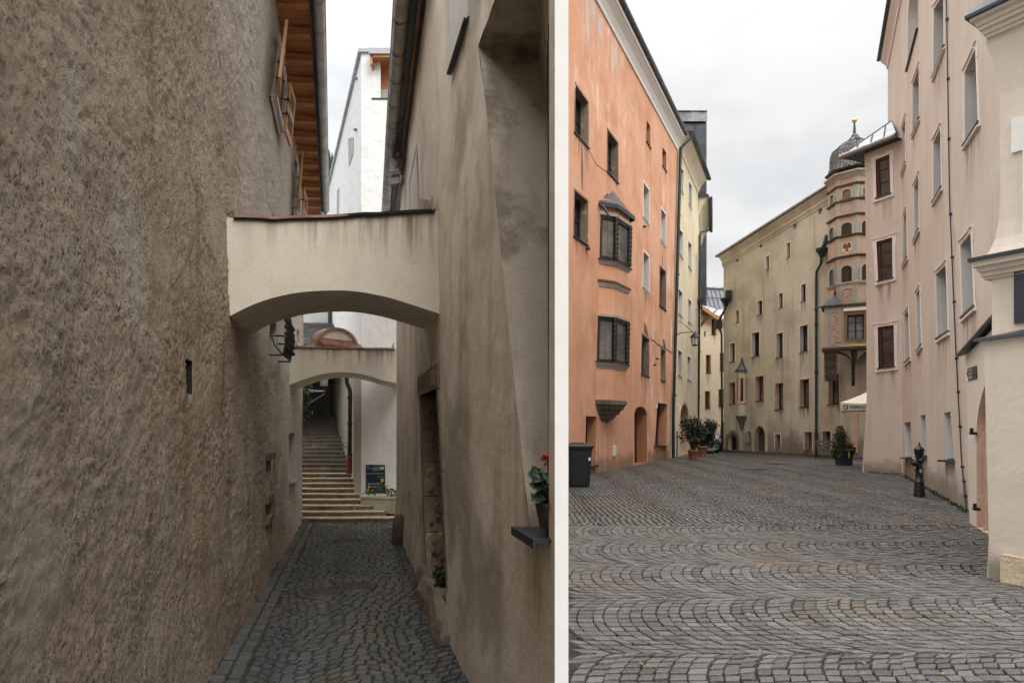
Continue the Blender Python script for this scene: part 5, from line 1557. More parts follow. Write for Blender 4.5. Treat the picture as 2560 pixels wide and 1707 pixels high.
# ---- metal clad attic behind
mc = thing('metal_clad_building', 'dark metal clad attic block rising behind the orange and yellow houses', 'building', (13, 47, 0))
Ym = 47.0
def bxp(mb, pxa, pxb, pya, pyb, Y, dep, mat=0):
    a, b = P(pxa, pyb, Y), P(pxb, pya, Y)
    mb.hexa([(a.x, Y, a.z), (b.x, Y, a.z), (b.x, Y+dep, a.z), (a.x, Y+dep, a.z), (a.x, Y, b.z), (b.x, Y, b.z), (b.x, Y+dep, b.z), (a.x, Y+dep, b.z)], mat)
mb = MB(); a = P(1600, 303, Ym); b = P(1766.5, 303, Ym)
mb.hexa([(a.x, Ym, 0), (b.x, Ym, 0), (b.x, Ym+5, 0), (a.x, Ym+5, 0), (a.x, Ym, a.z), (b.x, Ym, a.z), (b.x, Ym+5, a.z), (a.x, Ym+5, a.z)])
for px in (1690, 1713, 1738): bxp(mb, px, px+.9, 303, 470, Ym-.05, .06)
mb.build('wall', [M['cladding']], mc)
mb = MB()
for k in range(8): bxp(mb, 1600+k*21, 1620.7+k*21, 277, 301, Ym-.12+.02*(k % 2), 1.0)
bxp(mb, 1599, 1768.5, 276, 277.2, Ym-.2, 5)
bxp(mb, 1600, 1767, 297, 303.5, Ym-.18, .05)
mb.build('parapet', [M['cladtop']], mc)

# ---- small cream gable house at the back
Yc = 46.0
PC = Pl(((1690-CX)/F*Yc, Yc), ((1850-CX)/F*Yc, Yc+.6))
ch = thing('cream_gable_house', 'small cream house with a grey sheet metal roof at the back of the square', 'house', ((1780-CX)/F*Yc, Yc, 0))
H = []
cw = dict(depth=.34, fm='oak', jm=1, mull=1, trans=(.5,), fw=.07, sill='sill', sill_d=.05)
R4 = lambda a, b, c, d: [(a, c), (b, c), (b, d), (a, d)]
for q in (R4(1778.8, 1790.4, 797, 836), R4(1765, 1777.3, 887, 931.5), R4(1799.5, 1812, 882, 926.5), R4(1762.6, 1775.6, 977.5, 1020), R4(1796.4, 1810, 973, 1016)):
    window(ch, PC, q, H, **cw)
window(ch, PC, R4(1760.3, 1764, 828, 842), H, depth=.2, fm='darkframe', jm=1, mull=0, trans=())
c0, c1 = PC.hit(1800.5, 1100)[0], PC.hit(1825, 1100)[0]
door(ch, PC, arch_poly(c0, c1, 0, zat(PC, 1801, 1080), zat(PC, 1812, 1052)), H, .4, 'brownframe', 1)
ze = zat(PC, 1806, 804); zg = zat(PC, 1735, 757)
cu0_, cu1_ = PC.hit(1700, 1100)[0], PC.hit(1850, 1100)[0]
um = PC.hit(1806, 1000)[0]
facade(ch, PC, [(cu0_, -.1), (cu1_, -.1), (cu1_, ze-.6), (PC.hit(1812, 1000)[0], ze-.15), (PC.hit(1752, 1000)[0], zat(PC, 1752, 770)), (cu0_, zat(PC, 1752, 770))], H, [M['cream'], M['yellow']], 6)
mb = MB()                                      # bright lower roof with timber verge
va = [PC.hit(1748, 766), PC.hit(1806, 803)]
seg = [va[0], ((va[0][0]+va[1][0])/2, (va[0][1]+va[1][1])/2-.06), va[1]]
back = [PC.hit(1765, 771), PC.hit(1790, 771.5), PC.hit(1830, 772)]
fr = [PC.at(u, z, .5) for u, z in seg]; bk = [P(1752, 770.5, Yc+3.4), P(1790, 771.5, Yc+3.4), P(1840, 773, Yc+3.4)]
for i in range(2): mb.add([fr[i], fr[i+1], bk[i+1], bk[i]], [(0, 1, 2, 3)], 0)
mb.add([fr[2], PC.at(va[1][0]+3, va[1][1], .5), bk[2]+Vector((2, 0, 0)), bk[2]], [(0, 1, 2, 3)], 0)
for k in range(5):
    s = k/4
    a = fr[0].lerp(fr[2], s); b = bk[0].lerp(bk[2], s); mb.tube([a+Vector((0, 0, .02)), b+Vector((0, 0, .03))], .035, 5, 1)
mb.build('porch_roof', [M['palemetal'], M['sill']], ch)
mb = MB()
for a, b in zip(fr[:-1], fr[1:]):
    mb.hexa([a+Vector((0, -.05, -.30)), b+Vector((0, -.05, -.30)), b+Vector((0, .02, -.30)), a+Vector((0, .02, -.30)), a+Vector((0, -.05, -.03)), b+Vector((0, -.05, -.03)), b+Vector((0, .02, -.03)), a+Vector((0, .02, -.03))])
mb.build('verge_board', [M['rafter']], ch)
mb = MB(); a = PC.at(va[0][0]-1.5, va[0][1]-.55, .45); b = PC.at(PC.hit(1768, 900)[0], zat(PC, 1768, 785), .4)
mb.tube([PC.at(PC.hit(1750, 900)[0], zat(PC, 1750, 815), 0), PC.at(PC.hit(1768, 900)[0], zat(PC, 1768, 786), .45)], .10, 6)
for k in range(4): mb.tube([PC.at(PC.hit(1748+k*5, 900)[0], zat(PC, 1748+k*5, 779+k*3), .45), PC.at(PC.hit(1748+k*5, 900)[0], zat(PC, 1748+k*5, 779+k*3), -.05)], .06, 4)
mb.build('rafter', [M['beam']], ch, split=True)
mb = MB()                                      # dark main roof of seamed sheets
Yr0, Yr1 = Yc+3.0, Yc+9.5
ra, rb, rc, rd = P(1690, 772, Yr0), P(1850, 773, Yr0), P(1850, 726, Yr1), P(1690, 717, Yr1)
mb.add([ra, rb, rc, rd], [(0, 1, 2, 3)], 0); mb.add([ra, rb, rb+Vector((0, 0, -6)), ra+Vector((0, 0, -6))], [(0, 1, 2, 3)], 0); mb.add([rd, rc, rc+Vector((0, 0, -12)), rd+Vector((0, 0, -12))], [(0, 1, 2, 3)], 0)
for k in range(16):
    s = k/15; a = ra.lerp(rb, s+.02); b = rd.lerp(rc, s-.06); mb.tube([a+Vector((0, 0, .03)), b+Vector((0, 0, .04))], .03, 5, 1)
m0, m1 = ra.lerp(rd, .5), rb.lerp(rc, .5); mb.tube([m0+Vector((0, 0, .04)), m1+Vector((0, 0, .04))], .035, 5, 1)
mb.tube([rd+Vector((0, 0, .05)), rc+Vector((0, 0, .05))], .16, 8, 2)
mb.build('roof', [M['greyroof'], M['sill'], M['cladtop']], ch)
mb = MB(); q = Quad(PC, uvs(PC, R4(1788, 1793, 1053, 1068))); q.bar(mb, 0, 1, .4, 1, 0, .05); q.bar(mb, .2, .8, 0, .4, 0, .05); mb.build('coat_of_arms', [M['terracotta_wash']], ch)
mb = MB(); q = Quad(PC, uvs(PC, R4(1785, 1798, 1083, 1093))); q.bar(mb, 0, 1, 0, 1, 0, .05); mb.build('plaque', [M['palestone']], ch)

# ---- big olive town house with its oriel tower
vh = thing('olive_house', 'large weathered olive beige town house with small windows and an oriel tower across the square', 'house', (PV.a.x, PV.a.y, 0))
H = []
Wv = lambda q, **k: window(vh, PV, q, H, **k)
small = dict(depth=.22, fm='darkframe', jm=1, mull=0, trans=(.5,), surround='cream', sw=.045, sd=.012, sill='sill', sill_d=.03, fw=.05)
mid = dict(depth=.30, fm='darkframe', jm=1, mull=1, trans=(.5,), surround='cream', sw=.06, sd=.014, sill='sill', sill_d=.05, fw=.06)
stw = dict(depth=.34, fm='darkframe', jm=2, mull=1, trans=(.5,), surround='pinkstone', sw=.07, sd=.02, sill='sill', sill_d=.06, fw=.06)
def sk(x0, x1, y0, y1, k=None):               # facade perspective: left edge lower than the right one above the horizon
    s = lambda y: (y-HY)*(-.00058)*(x1-x0)*-1 if k is None else 0
    f = lambda x, y: HY+(y-HY)*(1+(x-(x0+x1)/2)*.00118)
    return [(x0, f(x0, y0)), (x1, f(x1, y0)), (x1, f(x1, y1)), (x0, f(x0, y1))]
for r in ((1967, 1975.5, 607, 643), (1915, 1923, 640, 673), (1839.3, 1847.3, 775.6, 806), (1894.3, 1905.7, 751.4, 785.3), (1947.2, 1956.9, 733.2, 768.8), (2002.9, 2014.5, 710.2, 752.6)): Wv(sk(*r), **small)
for r in ((1824.4, 1837.2, 857.7, 903.7), (1879.8, 1898.5, 830.9, 890.3), (1940.9, 1957.5, 832.2, 893), (1999.8, 2019.3, 813.5, 878.6)): Wv(sk(*r), **mid)
for r in ((1823.6, 1837.7, 956, 1010), (1888.9, 1909.3, 940.5, 1001.5), (1938.2, 1958.3, 958, 1023), (1999.8, 2023, 948, 1017), (2071.3, 2098, 935.5, 1010), (2011.8, 2030.6, 1079.5, 1124.5), (2056.5, 2077, 1078, 1121.5)): Wv(sk(*r), **stw)
Wv(sk(1937.6, 1951, 1085, 1122), **dict(mid, sill_d=.02, mull=0, trans=()))
Wv(sk(1868, 1876, 1079, 1107), **dict(small, surround=None))
for cx, cy, rx_, ry_ in ((1843, 648.4, 3.4, 6.8), (1902.3, 612.5, 3.5, 7.6), (1986.7, 564.8, 4.2, 8.8), (2050, 526.7, 5.2, 9.4)):
    c = PV.hit(cx, cy); e_ = PV.hit(cx+rx_, cy); t_ = PV.hit(cx, cy-ry_)
    ru, rz = abs(e_[0]-c[0]), t_[1]-c[1]
    poly = [(c[0]+ru*math.cos(2*math.pi*k/16), c[1]+rz*math.sin(2*math.pi*k/16)) for k in range(16)]
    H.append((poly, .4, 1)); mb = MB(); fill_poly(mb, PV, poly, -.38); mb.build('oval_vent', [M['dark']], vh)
def archdoor(x0, x1, yb, ysp, yt, dep, ring_mat, point=.12, grow=.2, leaf='dark'):
    u0, u1 = PV.hit(x0, HY+20)[0], PV.hit(x1, HY+20)[0]
    if u0 > u1: u0, u1 = u1, u0
    zz = lambda y: zat(PV, (x0+x1)/2, y)
    poly = arch_poly(u0, u1, zz(yb), zz(ysp), zz(yt), 14, point)
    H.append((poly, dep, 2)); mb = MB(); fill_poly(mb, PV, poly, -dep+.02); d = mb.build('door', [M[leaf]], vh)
    mb = MB(); o_ = arch_poly(u0-grow, u1+grow, zz(yb), zz(ysp), zz(yt)+grow, 14, point); ring_poly(mb, PV, poly[1:]+[poly[0]], o_[1:]+[o_[0]], 0, .02); mb.build('door_surround', [M[ring_mat]], vh)
archdoor(1887, 1913, 1128, 1090, 1064, .30, 'olive')
archdoor(1821, 1841, 1124.5, 1102, 1083, .28, 'sandstone')
vz0, vz1 = zat(PV, 1806, 651), zat(PV, 2079, 480)
vu0, vu1 = PV.hit(1809, 1129)[0], PV.hit(2230, 1129)[0]
if vu0 > vu1: pass
slope = (vz1-vz0)/(PV.hit(2079, 480)[0]-PV.hit(1806, 651)[0])
vzr = vz0+slope*(vu1-vu0)
facade(vh, PV, [(vu0, -.1), (vu1, -.1), (vu1, vzr), (vu0, vz0)], H, [M['olive'], M['reveal'], M['pinkstone']], 9)
mb = MB(); mb.sweep(PV, vu0-.05, vz0-.45, vu1, vzr-.45, [(0, 0), (.03, .0), (.05, .08), (.05, .12), (.10, .16), (.10, .32), (.26, .52), (.30, .54), (.30, .62), (0, .62)], 0); mb.build('cornice', [M['olive']], vh)
mb = MB(); mb.sweep(PV, vu0-.25, vz0+.18, vu1, vzr+.18, [(0, .003), (.42, .003), (.44, .07), (.40, .12), (-7, 3.0), (-7, 0)]); mb.build('roof', [M['zinc_old']], vh)
mb = MB(); mb.pbox(PV, vu0, vu1, -.05, .14, .0, .06); mb.build('plinth', [M['darkstone']], vh)
def pv(px, py, d): h = PV.hit(px, py); return PV.at(h[0], h[1], d)
mb = MB()
mb.tube([pv(2069, 655, .35), pv(2064, 642, .3), pv(2062, 660, .25), pv(2046.5, 679, .12), pv(2045.2, 690, .12), pv(2045, 910, .12), Vector((pv(2045, 1140, .12).x, pv(2045, 1140, .12).y, 0))], .062, 10)
hp = pv(2066, 629, .28); mb.lathe([(.10, -.32), (.24, -.05), (.30, 0), (.30, .12)], hp, 8)
mb.tube([hp+Vector((0, 0, .1)), pv(2074, 612, .3), pv(2075, 590, .2)], .10, 8)
for py in (812, 930, 1087): p = pv(2045, py, .12); mb.lathe([(.085, -.08), (.09, 0), (.085, .08)], p, 10)
mb.build('downpipe', [M['teal']], vh)
mb = MB()
hp = pv(1825, 752, .3); mb.lathe([(.10, -.34), (.22, -.06), (.30, 0), (.30, .12)], hp, 8); mb.box(pv(1828, 738, .2), (.3, .3, .5))
mb.tube([hp+Vector((0, 0, -.25)), pv(1823, 772, .28), pv(1807.5, 800, .25), pv(1803, 812, .22), pv(1804, 822, .15), pv(1808, 835, .12), Vector((pv(1809.5, 1127, .12).x, pv(1809.5, 1127, .12).y, 0))], .062, 10)
mb.box(pv(1803, 812, .22), (.35, .35, .5))
mb.build('downpipe', [M['black']], vh)
mb = MB()                                      # painted quoins: exposed block column
zc_ = [zat(PV, 2138, y) for y in (1131, 1108, 1084, 1062, 1040, 1018, 1000, 983)]
ua_, ub__ = PV.hit(2130.5, 1000)[0], PV.hit(2146.5, 1000)[0]
for a, b in zip(zc_[:-1], zc_[1:]):
    j = rnd.uniform(-.03, .03); mb.pbox(PV, min(ua_, ub__)+j, max(ua_, ub__)+j*.5, max(a, -.05), b-.02, .0, .05+rnd.uniform(0, .015))
mb.build('stone_column', [M['pinkstone']], vh)
# small turret oriel on the facade
oc = PV.hit(1858, 1000)
tw = thing('x', None, None) if False else None
def oct_ring(c, r, z, n=6, ph=0.0, half=True):
    return [Vector((c.x+r*math.cos(2*math.pi*k/n+ph), c.y+r*math.sin(2*math.pi*k/n+ph), z)) for k in range(n)]
oc3 = PV.at(oc[0], 0, .10); ang = math.atan2(-oc3.y, -oc3.x); PHs = ang+math.pi/6
so_z = lambda py: ER+(HY-py)/F*(oc3.y-.3)
cs = .88
def six(mb, levels, mat=0):
    for (z0, r0), (z1, r1) in zip(levels[:-1], levels[1:]):
        a, b = oct_ring(oc3, r0, z0, 6, PHs), oct_ring(oc3, r1, z1, 6, PHs)
        for i in range(6): mb.add([a[i], a[(i+1) % 6], b[(i+1) % 6], b[i]], [(0, 1, 2, 3)], mat)
    for z, r in (levels[0], levels[-1]): mb.add(oct_ring(oc3, r, z, 6, PHs), [tuple(range(6))], mat)
pr = 14.5/F*oc3.y*cs
mb = MB(); six(mb, [(so_z(1041), pr), (so_z(1006), pr)]); six(mb, [(so_z(946), pr), (so_z(928), pr)]); six(mb, [(so_z(1006), pr*.82), (so_z(946), pr*.82)])
ot = mb.build('small_oriel', [M['olive']], vh)
mb = MB(); six(mb, [(so_z(1007), pr*1.2), (so_z(1004), pr*1.2), (so_z(1003), pr)]); six(mb, [(so_z(946), pr), (so_z(944), pr*1.2), (so_z(942), pr*1.2)])
for k in range(6):
    g = PHs+math.pi/3*k; c = Vector((oc3.x+pr*.95*math.cos(g), oc3.y+pr*.95*math.sin(g), 0)); mb.tube([(c.x, c.y, so_z(1005)), (c.x, c.y, so_z(945))], .07, 6)
mb.build('mullions', [M['pinkstone']], ot, split=True)
mb = MB(); six(mb, [(so_z(1003), pr*.86), (so_z(947), pr*.86)]); mb.build('window', [M['glass']], ot)
mb = MB(); six(mb, [(so_z(1076), .03), (so_z(1066), pr*.35), (so_z(1056), pr*.5), (so_z(1053), pr*.75), (so_z(1046), pr*.95), (so_z(1042), pr*1.15), (so_z(1039), pr*1.15)]); mb.build('corbel', [M['darkstone']], ot)
mb = MB(); six(mb, [(so_z(928), pr*1.32), (so_z(925), pr*1.30), (so_z(919), pr*.85), (so_z(912), pr*.5), (so_z(905), pr*.28), (so_z(899), .05), (so_z(891), .02)]); mb.build('bell_roof', [M['lead']], ot)

# oriel tower
tc_ = PV.hit(2146, 1000); T = PV.at(tc_[0], 0, .25)
ef = Vector((-T.x, -T.y, 0)).normalized(); er = Vector((ef.y, -ef.x, 0))*-1
if er.x < 0: er = -er
D_T = T.length; cosT = T.y/D_T
TR_ = 65/F*T.y*cosT*1.02
def tz(py, fwd=TR_): return ER+(HY-py)/F*(T.y-fwd*cosT)
aC = math.atan2(ef.y, ef.x)
PH8 = aC+math.radians(5)*1.0
def t8(r, z): return [Vector((T.x+r*math.cos(PH8+k*math.pi/4), T.y+r*math.sin(PH8+k*math.pi/4), z)) for k in range(8)]
def oct8(mb, levels, mat=0):
    for (z0, r0), (z1, r1) in zip(levels[:-1], levels[1:]):
        a, b = t8(r0, z0), t8(r1, z1)
        for i in range(8): mb.add([a[i], a[(i+1) % 8], b[(i+1) % 8], b[i]], [(0, 1, 2, 3)], mat)
    for z, r in (levels[0], levels[-1]): mb.add(t8(r, z), [tuple(range(8))], mat)
mb = MB(); oct8(mb, [(tz(760), TR_), (tz(430), TR_)]); ow = mb.build('oriel_tower', [M['terracotta_wash']], vh)
mb = MB()                                      # grey painted corner strips
for k in range(8):
    g = PH8+k*math.pi/4; c = Vector((T.x+TR_*math.cos(g), T.y+TR_*math.sin(g), 0)); tg = Vector((-math.sin(g), math.cos(g), 0)); rd = Vector((math.cos(g), math.sin(g), 0))
    for s in (-1, 1):
        tdir = (tg*s-rd*.414).normalized()
        a = c+rd*.018; b = c+tdir*.15+rd*.018; ai = c-rd*.05; bi = b-rd*.06
        mb.hexa([Vector((p.x, p.y, z)) for z in (tz(760), tz(430)) for p in (a, b, bi, ai)])
mb.build('corner_strip', [M['fresco_grey']], ow, split=True)
mb = MB()
for py, w_ in ((458, .07), (497, .06), (535, .07), (586, .08), (638, .09)):
    z = tz(py); oct8(mb, [(z-.05, TR_+.01), (z-.02, TR_+w_), (z+.04, TR_+w_+.04), (z+.07, TR_+.02)])
mb.build('dark_cornice', [M['darkstone']], ow, split=True)
mb = MB()
z = tz(705); oct8(mb, [(z-.12, TR_+.02), (z-.06, TR_+.06), (z+.02, TR_+.10), (z+.06, TR_+.02)]); oct8(mb, [(tz(757), TR_+.04), (tz(748), TR_+.04)])
z = tz(434); oct8(mb, [(z-.12, TR_+.02), (z+.0, TR_+.10), (z+.1, TR_+.2), (z+.16, TR_+.2)])
mb.build('stone_band', [M['fresco_grey']], ow, split=True)
def t_face(k):                                 # plane of one octagon side
    a, b = t8(TR_, 0)[k % 8], t8(TR_, 0)[(k+1) % 8]; c = (a+b)/2
    n = (c-T); n.z = 0; n.normalize(); u = (b-a).normalized(); return c, u, n
faces = [k for k in range(8) if t_face(k)[2].dot(ef) > .3]
def fbox(mb, k, u0, u1, z0, z1, d0, d1, m=0):
    c, u, n = t_face(k)
    mb.hexa([Vector((c.x, c.y, z))+u*uu+n*d for z in (z0, z1) for uu, d in ((u0, d0), (u1, d0), (u1, d1), (u0, d1))], m)
def farch(mb, k, hw, z0, zs_, za, d, m=0, ring=None, ru=None):
    c, u, n = t_face(k); pts = arch_poly(-hw, hw, z0, zs_, za, 10)
    mb.add([Vector((c.x, c.y, z))+u*x+n*d for x, z in pts], [tuple(range(len(pts)))], m)
    if ring:
        o_ = arch_poly(-hw-ring, hw+ring, z0-.0, zs_, za+ring, 10); i_ = pts[1:]+[pts[0]]; o_ = o_[1:]+[o_[0]]
        for a in range(len(i_)-1):
            q = [Vector((c.x, c.y, z))+u*x+n*dd for (x, z), dd in ((i_[a], d), (i_[a+1], d), (o_[a+1], d+.0), (o_[a], d+.0))]
            q2 = [p+n*.05 for p in q]; mb.add(q2, [(0, 1, 2, 3)], ru)
            mb.add([q[0], q[1], q2[1], q2[0]], [(0, 1, 2, 3)], ru); mb.add([q[3], q[2], q2[2], q2[3]], [(0, 1, 2, 3)], ru)
for k in faces:
    for y0, y1, yt, hw, pane in ((492, 476, 469, .17, 'oak'), (583, 563, 553, .22, 'glass'), (702, 672, 661, .22, 'glass')):
        mb = MB(); farch(mb, k, hw, tz(y0), tz(y1), tz(yt), .012, 0, .10, 1); mb.build('window', [M[pane], M['fresco_grey']], ow)
    mb = MB(); c, u, n = t_face(k); z = tz(515)
    mb.add([Vector((c.x, c.y, z))+u*(.2*math.cos(g*.3927))+Vector((0, 0, .16*math.sin(g*.3927)))+n*.006 for g in range(16)], [tuple(range(16))]); mb.build('painted_oval', [M['grey_trim']], ow)
kf = max(faces, key=lambda k: t_face(k)[2].dot(ef+er*-.35))
mb = MB(); c, u, n = t_face(kf); z = tz(615)    # small winged emblem painted on the tower
def fl(mb, pts, d, m=0): mb.add([Vector((c.x, c.y, z))+u*x+Vector((0, 0, y))+n*d for x, y in pts], [tuple(range(len(pts)))], m)
fl(mb, [(-.22, .2), (-.1, .24), (.1, .24), (.22, .2), (.2, -.1), (0, -.28), (-.2, -.1)], .006, 0)
for s in (-1, 1):
    fl(mb, [(s*.02, .12), (s*.08, .2), (s*.17, .16), (s*.18, .02), (s*.12, -.06), (s*.05, -.02)], .010, 1)
    fl(mb, [(s*.01, .10), (s*.05, .13), (s*.11, .21), (s*.03, .22)], .011, 1); fl(mb, [(s*.02, -.08), (s*.10, -.16), (s*.04, -.18)], .011, 1)
fl(mb, [(-.05, .12), (.05, .12), (.05, -.1), (.0, -.22), (-.05, -.1)], .012, 1); fl(mb, [(-.02, .04), (.02, .04), (.0, -.02)], .015, 2)
mb.build('painted_emblem', [M['gold'] if False else M['yellow'], M['darkstone'], M['redprint']], ow)
mb = MB(); z0, z1 = tz(755), tz(710)           # carved coat of arms panel
hw = .30
fbox(mb, kf, -hw, hw, z0+.06, z1-.02, .02, .045, 1); fbox(mb, kf, -hw+.05, hw-.05, z0+.10, z1-.06, .045, .05, 0)
z = (z0+z1)/2+.02; c = c
fl(mb, [(-.13, .12), (.13, .12), (.12, -.05), (0, -.18), (-.12, -.05)], .07, 0)
fl(mb, [(-.015, .1), (.015, .1), (.015, -.1), (-.015, -.1)], .078, 2)
for s in (-1, 1):
    fl(mb, [(s*.02, .02), (s*.07, .07), (s*.05, -.03)], .078, 2)
    for q in range(7):
        g = q/6*2.6-.4; x, y = s*(.19+.04*math.sin(q*2)), .22-q*.07
        p = Vector((c.x, c.y, z))+u*x+Vector((0, 0, y))+n*.06; mb.ball(p, .035, 7, 2)
        p = Vector((c.x, c.y, z))+u*(s*.05*q*.7)+Vector((0, 0, .24-.01*q))+n*.06; mb.ball(p, .026, 6, 2)
mb.build('carved_panel', [M['terracotta_wash'], M['fresco_grey'], M['grey_trim']], ow)
# shingled onion dome with spike and ball
def tzc(py): return ER+(HY-py)/F*T.y
dm = [(434, 1.14), (428, 1.02), (415, .955), (400, .95), (386, .93), (375, .86), (366, .68), (358, .44), (350, .24), (343, .135), (336, .085)]
lev = []
for (pa, ra), (pb, rb_) in zip(dm[:-1], dm[1:]):
    for k in range(3): lev.append((pa+(pb-pa)*k/3, ra+(rb_-ra)*k/3))
lev.append(dm[-1])
mb = MB()
for i in range(len(lev)-1):
    (pa, ra), (pb, rb_) = lev[i], lev[i+1]
    za, zb_ = tzc(pa), tzc(pb)
    a, b = t8(ra*TR_+.022, za), t8(rb_*TR_+.004, zb_)
    for k in range(8):
        a0, a1, b0, b1 = a[k], a[(k+1) % 8], b[k], b[(k+1) % 8]
        m_ = max(1, int((a1-a0).length/.13))
        for q in range(m_):
            s0, s1 = q/m_+.02, (q+1)/m_-.02; j = rnd.uniform(-.02, .012); o2 = Vector((0, 0, j))
            rd = (a0+a1)/2-T; rd.z = 0; rd = rd.normalized()*rnd.uniform(0, .02)
            mb.add([a0.lerp(a1, s0)+o2+rd, a0.lerp(a1, s1)+o2+rd, b0.lerp(b1, s1), b0.lerp(b1, s0)], [(0, 1, 2, 3)], 0)
            mb.add([a0.lerp(a1, s0)+o2+rd, a0.lerp(a1, s1)+o2+rd, a0.lerp(a1, s1)+o2-rd*2, a0.lerp(a1, s0)+o2-rd*2], [(0, 1, 2, 3)], 0)
inn = [(tzc(p), r*TR_-.012) for p, r in dm]; oct8(mb, inn, 1)
mb.build('shingle_dome', [M['shingle'], M['darkstone']], ow)
mb = MB(); mb.lathe([(.10, tzc(338)), (.07, tzc(332)), (.035, tzc(308))], (T.x, T.y, 0), 10); mb.build('spike', [M['lead']], ow)
mb = MB(); rb_ = 6.6/F*T.y*cosT; mb.ball((T.x, T.y, tzc(302)), rb_, 16); mb.lathe([(rb_*1.04, -.02), (rb_*1.04, .02)], (T.x, T.y, tzc(302)), 16); mb.build('gilded_ball', [M['gold']], ow)
# square bay below the octagon
hb = 74/F*T.y*cosT
def tb(s, f, z): p = T+er*s+ef*f; return Vector((p.x, p.y, z))
fz = TR_+.12
BP = Pl(tuple(tb(-hb, fz, 0))[:2], tuple(tb(hb, fz, 0))[:2])
zB0, zB1 = zat(BP, 2110, 871), zat(BP, 2110, 765)
Hb = []
wq = uvs(BP, [(2118, 788), (2160, 785.5), (2160, 848), (2118, 848)])
mb = MB()
class _P: pass
wb = window(ow, BP, None, Hb, depth=.25, fm='darkframe', gm='glass', mull=1, trans=(.36, .7), uv=wq, fw=.05)
facade(ow, BP, [(0, zB0), (2*hb, zB0), (2*hb, zB1), (0, zB1)], Hb, [M['fresco_grey'], M['oak']], fz+.3, name='bay')
mb = MB(); q = Quad(BP, wq); q.ring(mb, .12, .003, .05, 0, True, 1, .7); mb.build('bay_frame', [M['oak']], ow)
mb = MB(); q.bar(mb, -.22, 1.22, 1.16, 1.28, .003, .12); mb.build('bay_hood', [M['trim']], ow)
mb = MB(); r = uvs(BP, [(2079.5, 782), (2100, 781), (2100, 852), (2079.5, 853)]); q2 = Quad(BP, r); q2.bar(mb, 0, 1, 0, 1, .003, .02, 0)
for k in range(12):
    t = .08+k*.075; mb.ball(q2.p(.5+.16*math.sin(k*2.1), t, .03), .045, 7, 1); mb.ball(q2.p(.5-.2*math.sin(k*1.3), t+.03, .03), .035, 7, 1)
q2.ring(mb, .05, .003, .04, 2)
mb.build('fresco_panel', [M['terracotta_wash'], M['grey_trim'], M['fresco_grey']], ow)
mb = MB(); mb.sweep(BP, -.10, zB0-.06, 2*hb+.1, zB0-.06, [(-1, 0), (.05, 0), (.14, .08), (.14, .13), (-1, .13)]); mb.sweep(BP, -.12, zB1-.02, 2*hb+.12, zB1-.02, [(-1.2, 0), (.1, 0), (.16, .06), (-1.2, .1)]); mb.build('ledge', [M['darkstone']], ow, split=True)
mb = MB()                                      # little hipped roofs over the corners
for s in (-1, 1):
    x0_, x1_ = s*hb*1.06, s*hb*.34
    base = [tb(x0_, fz+.12, zB1+.06), tb(x1_, fz+.12, zB1+.06), tb(x1_, fz-.9, zB1+.06), tb(x0_, fz-.9, zB1+.06)]
    ap = tb(s*hb*.66, fz-.42, zat(BP, 2094, 738)+.1)
    for i in range(4): mb.add([base[i], base[(i+1) % 4], ap], [(0, 1, 2)])
    mb.tube([ap, ap+Vector((0, 0, .12)), ap+Vector((0, 0, .32))], [.05, .035, .008], 8); mb.ball(ap+Vector((0, 0, .1)), .06, 8)
    g = tb(x0_, fz+.12, zB1+.04); mb.tube([g, g+er*s*.25+Vector((0, 0, -.05)), g+er*s*.34+Vector((0, 0, -.14))], .045, 6)
mb.build('corner_roof', [M['lead']], ow, split=True)
for s, nm in ((-1, 0), (1, 1)):                # corbels and blind arches carrying the bay
    mb = MB()
    prof = [(0, 0), (.75, 0), (.72, -.22), (.55, -.42), (.50, -.62), (.36, -.78), (.30, -1.0), (.10, -1.25), (.0, -1.3)]
    cxx = s*hb*.80
    for i in range(len(prof)-1):
        (f0, z0), (f1, z1) = prof[i], prof[i+1]
        a = [tb(cxx-.27, f0+.0, zB0+z0-.06), tb(cxx+.27, f0, zB0+z0-.06), tb(cxx+.22, f1, zB0+z1-.06), tb(cxx-.22, f1, zB0+z1-.06)]
        mb.add(a, [(0, 1, 2, 3)])
        for sg in (-.27, .27): mb.add([tb(cxx+sg, -.4, zB0+z0-.06), tb(cxx+sg, f0, zB0+z0-.06), tb(cxx+sg, f1, zB0+z1-.06), tb(cxx+sg, -.4, zB0+z1-.06)], [(0, 1, 2, 3)])
    for q in range(8): mb.ball(tb(cxx+rnd.uniform(-.12, .12), .62-q*.06, zB0-.15-q*.13), rnd.uniform(.05, .09), 7)
    mb.build('corbel', [M['darkstone']], ow)
    mb = MB(); pts = []
    for i in range(9):
        g = math.pi/2*i/8; pts.append((s*hb*(.72-.62*math.sin(g)), -.55*(1-math.cos(g))-.05))
    for i in range(8):
        (xa_, za_), (xb_, zb2_) = pts[i], pts[i+1]
        mb.add([tb(xa_, .75, zB0-.05), tb(xb_, .75, zB0-.05), tb(xb_, .75, zB0+zb2_-.0), tb(xa_, .75, zB0+za_)], [(0, 1, 2, 3)], 0)
        mb.add([tb(xa_, .75, zB0+za_), tb(xb_, .75, zB0+zb2_), tb(xb_, -.4, zB0+zb2_), tb(xa_, -.4, zB0+za_)], [(0, 1, 2, 3)], 1)
    mb.build('arch_vault', [M['terracotta_wash'], M['darkstone']], ow)
mb = MB(); mb.tube([tb(-.05, .9, zB0-.1), tb(-.05, .7, zB0-.9), tb(-.05, .3, zB0-1.6)], .07, 8)
for q in range(5): mb.ball(tb(-.05, .88-q*.1, zB0-.25-q*.28), .09, 8)
mb.build('hanging_ornament', [M['black']], ow)
mb = MB()
for q in range(4): mb.ball(tb(-.05+.01*q, .96-q*.1, zB0+.08-q*.33), .05, 8)
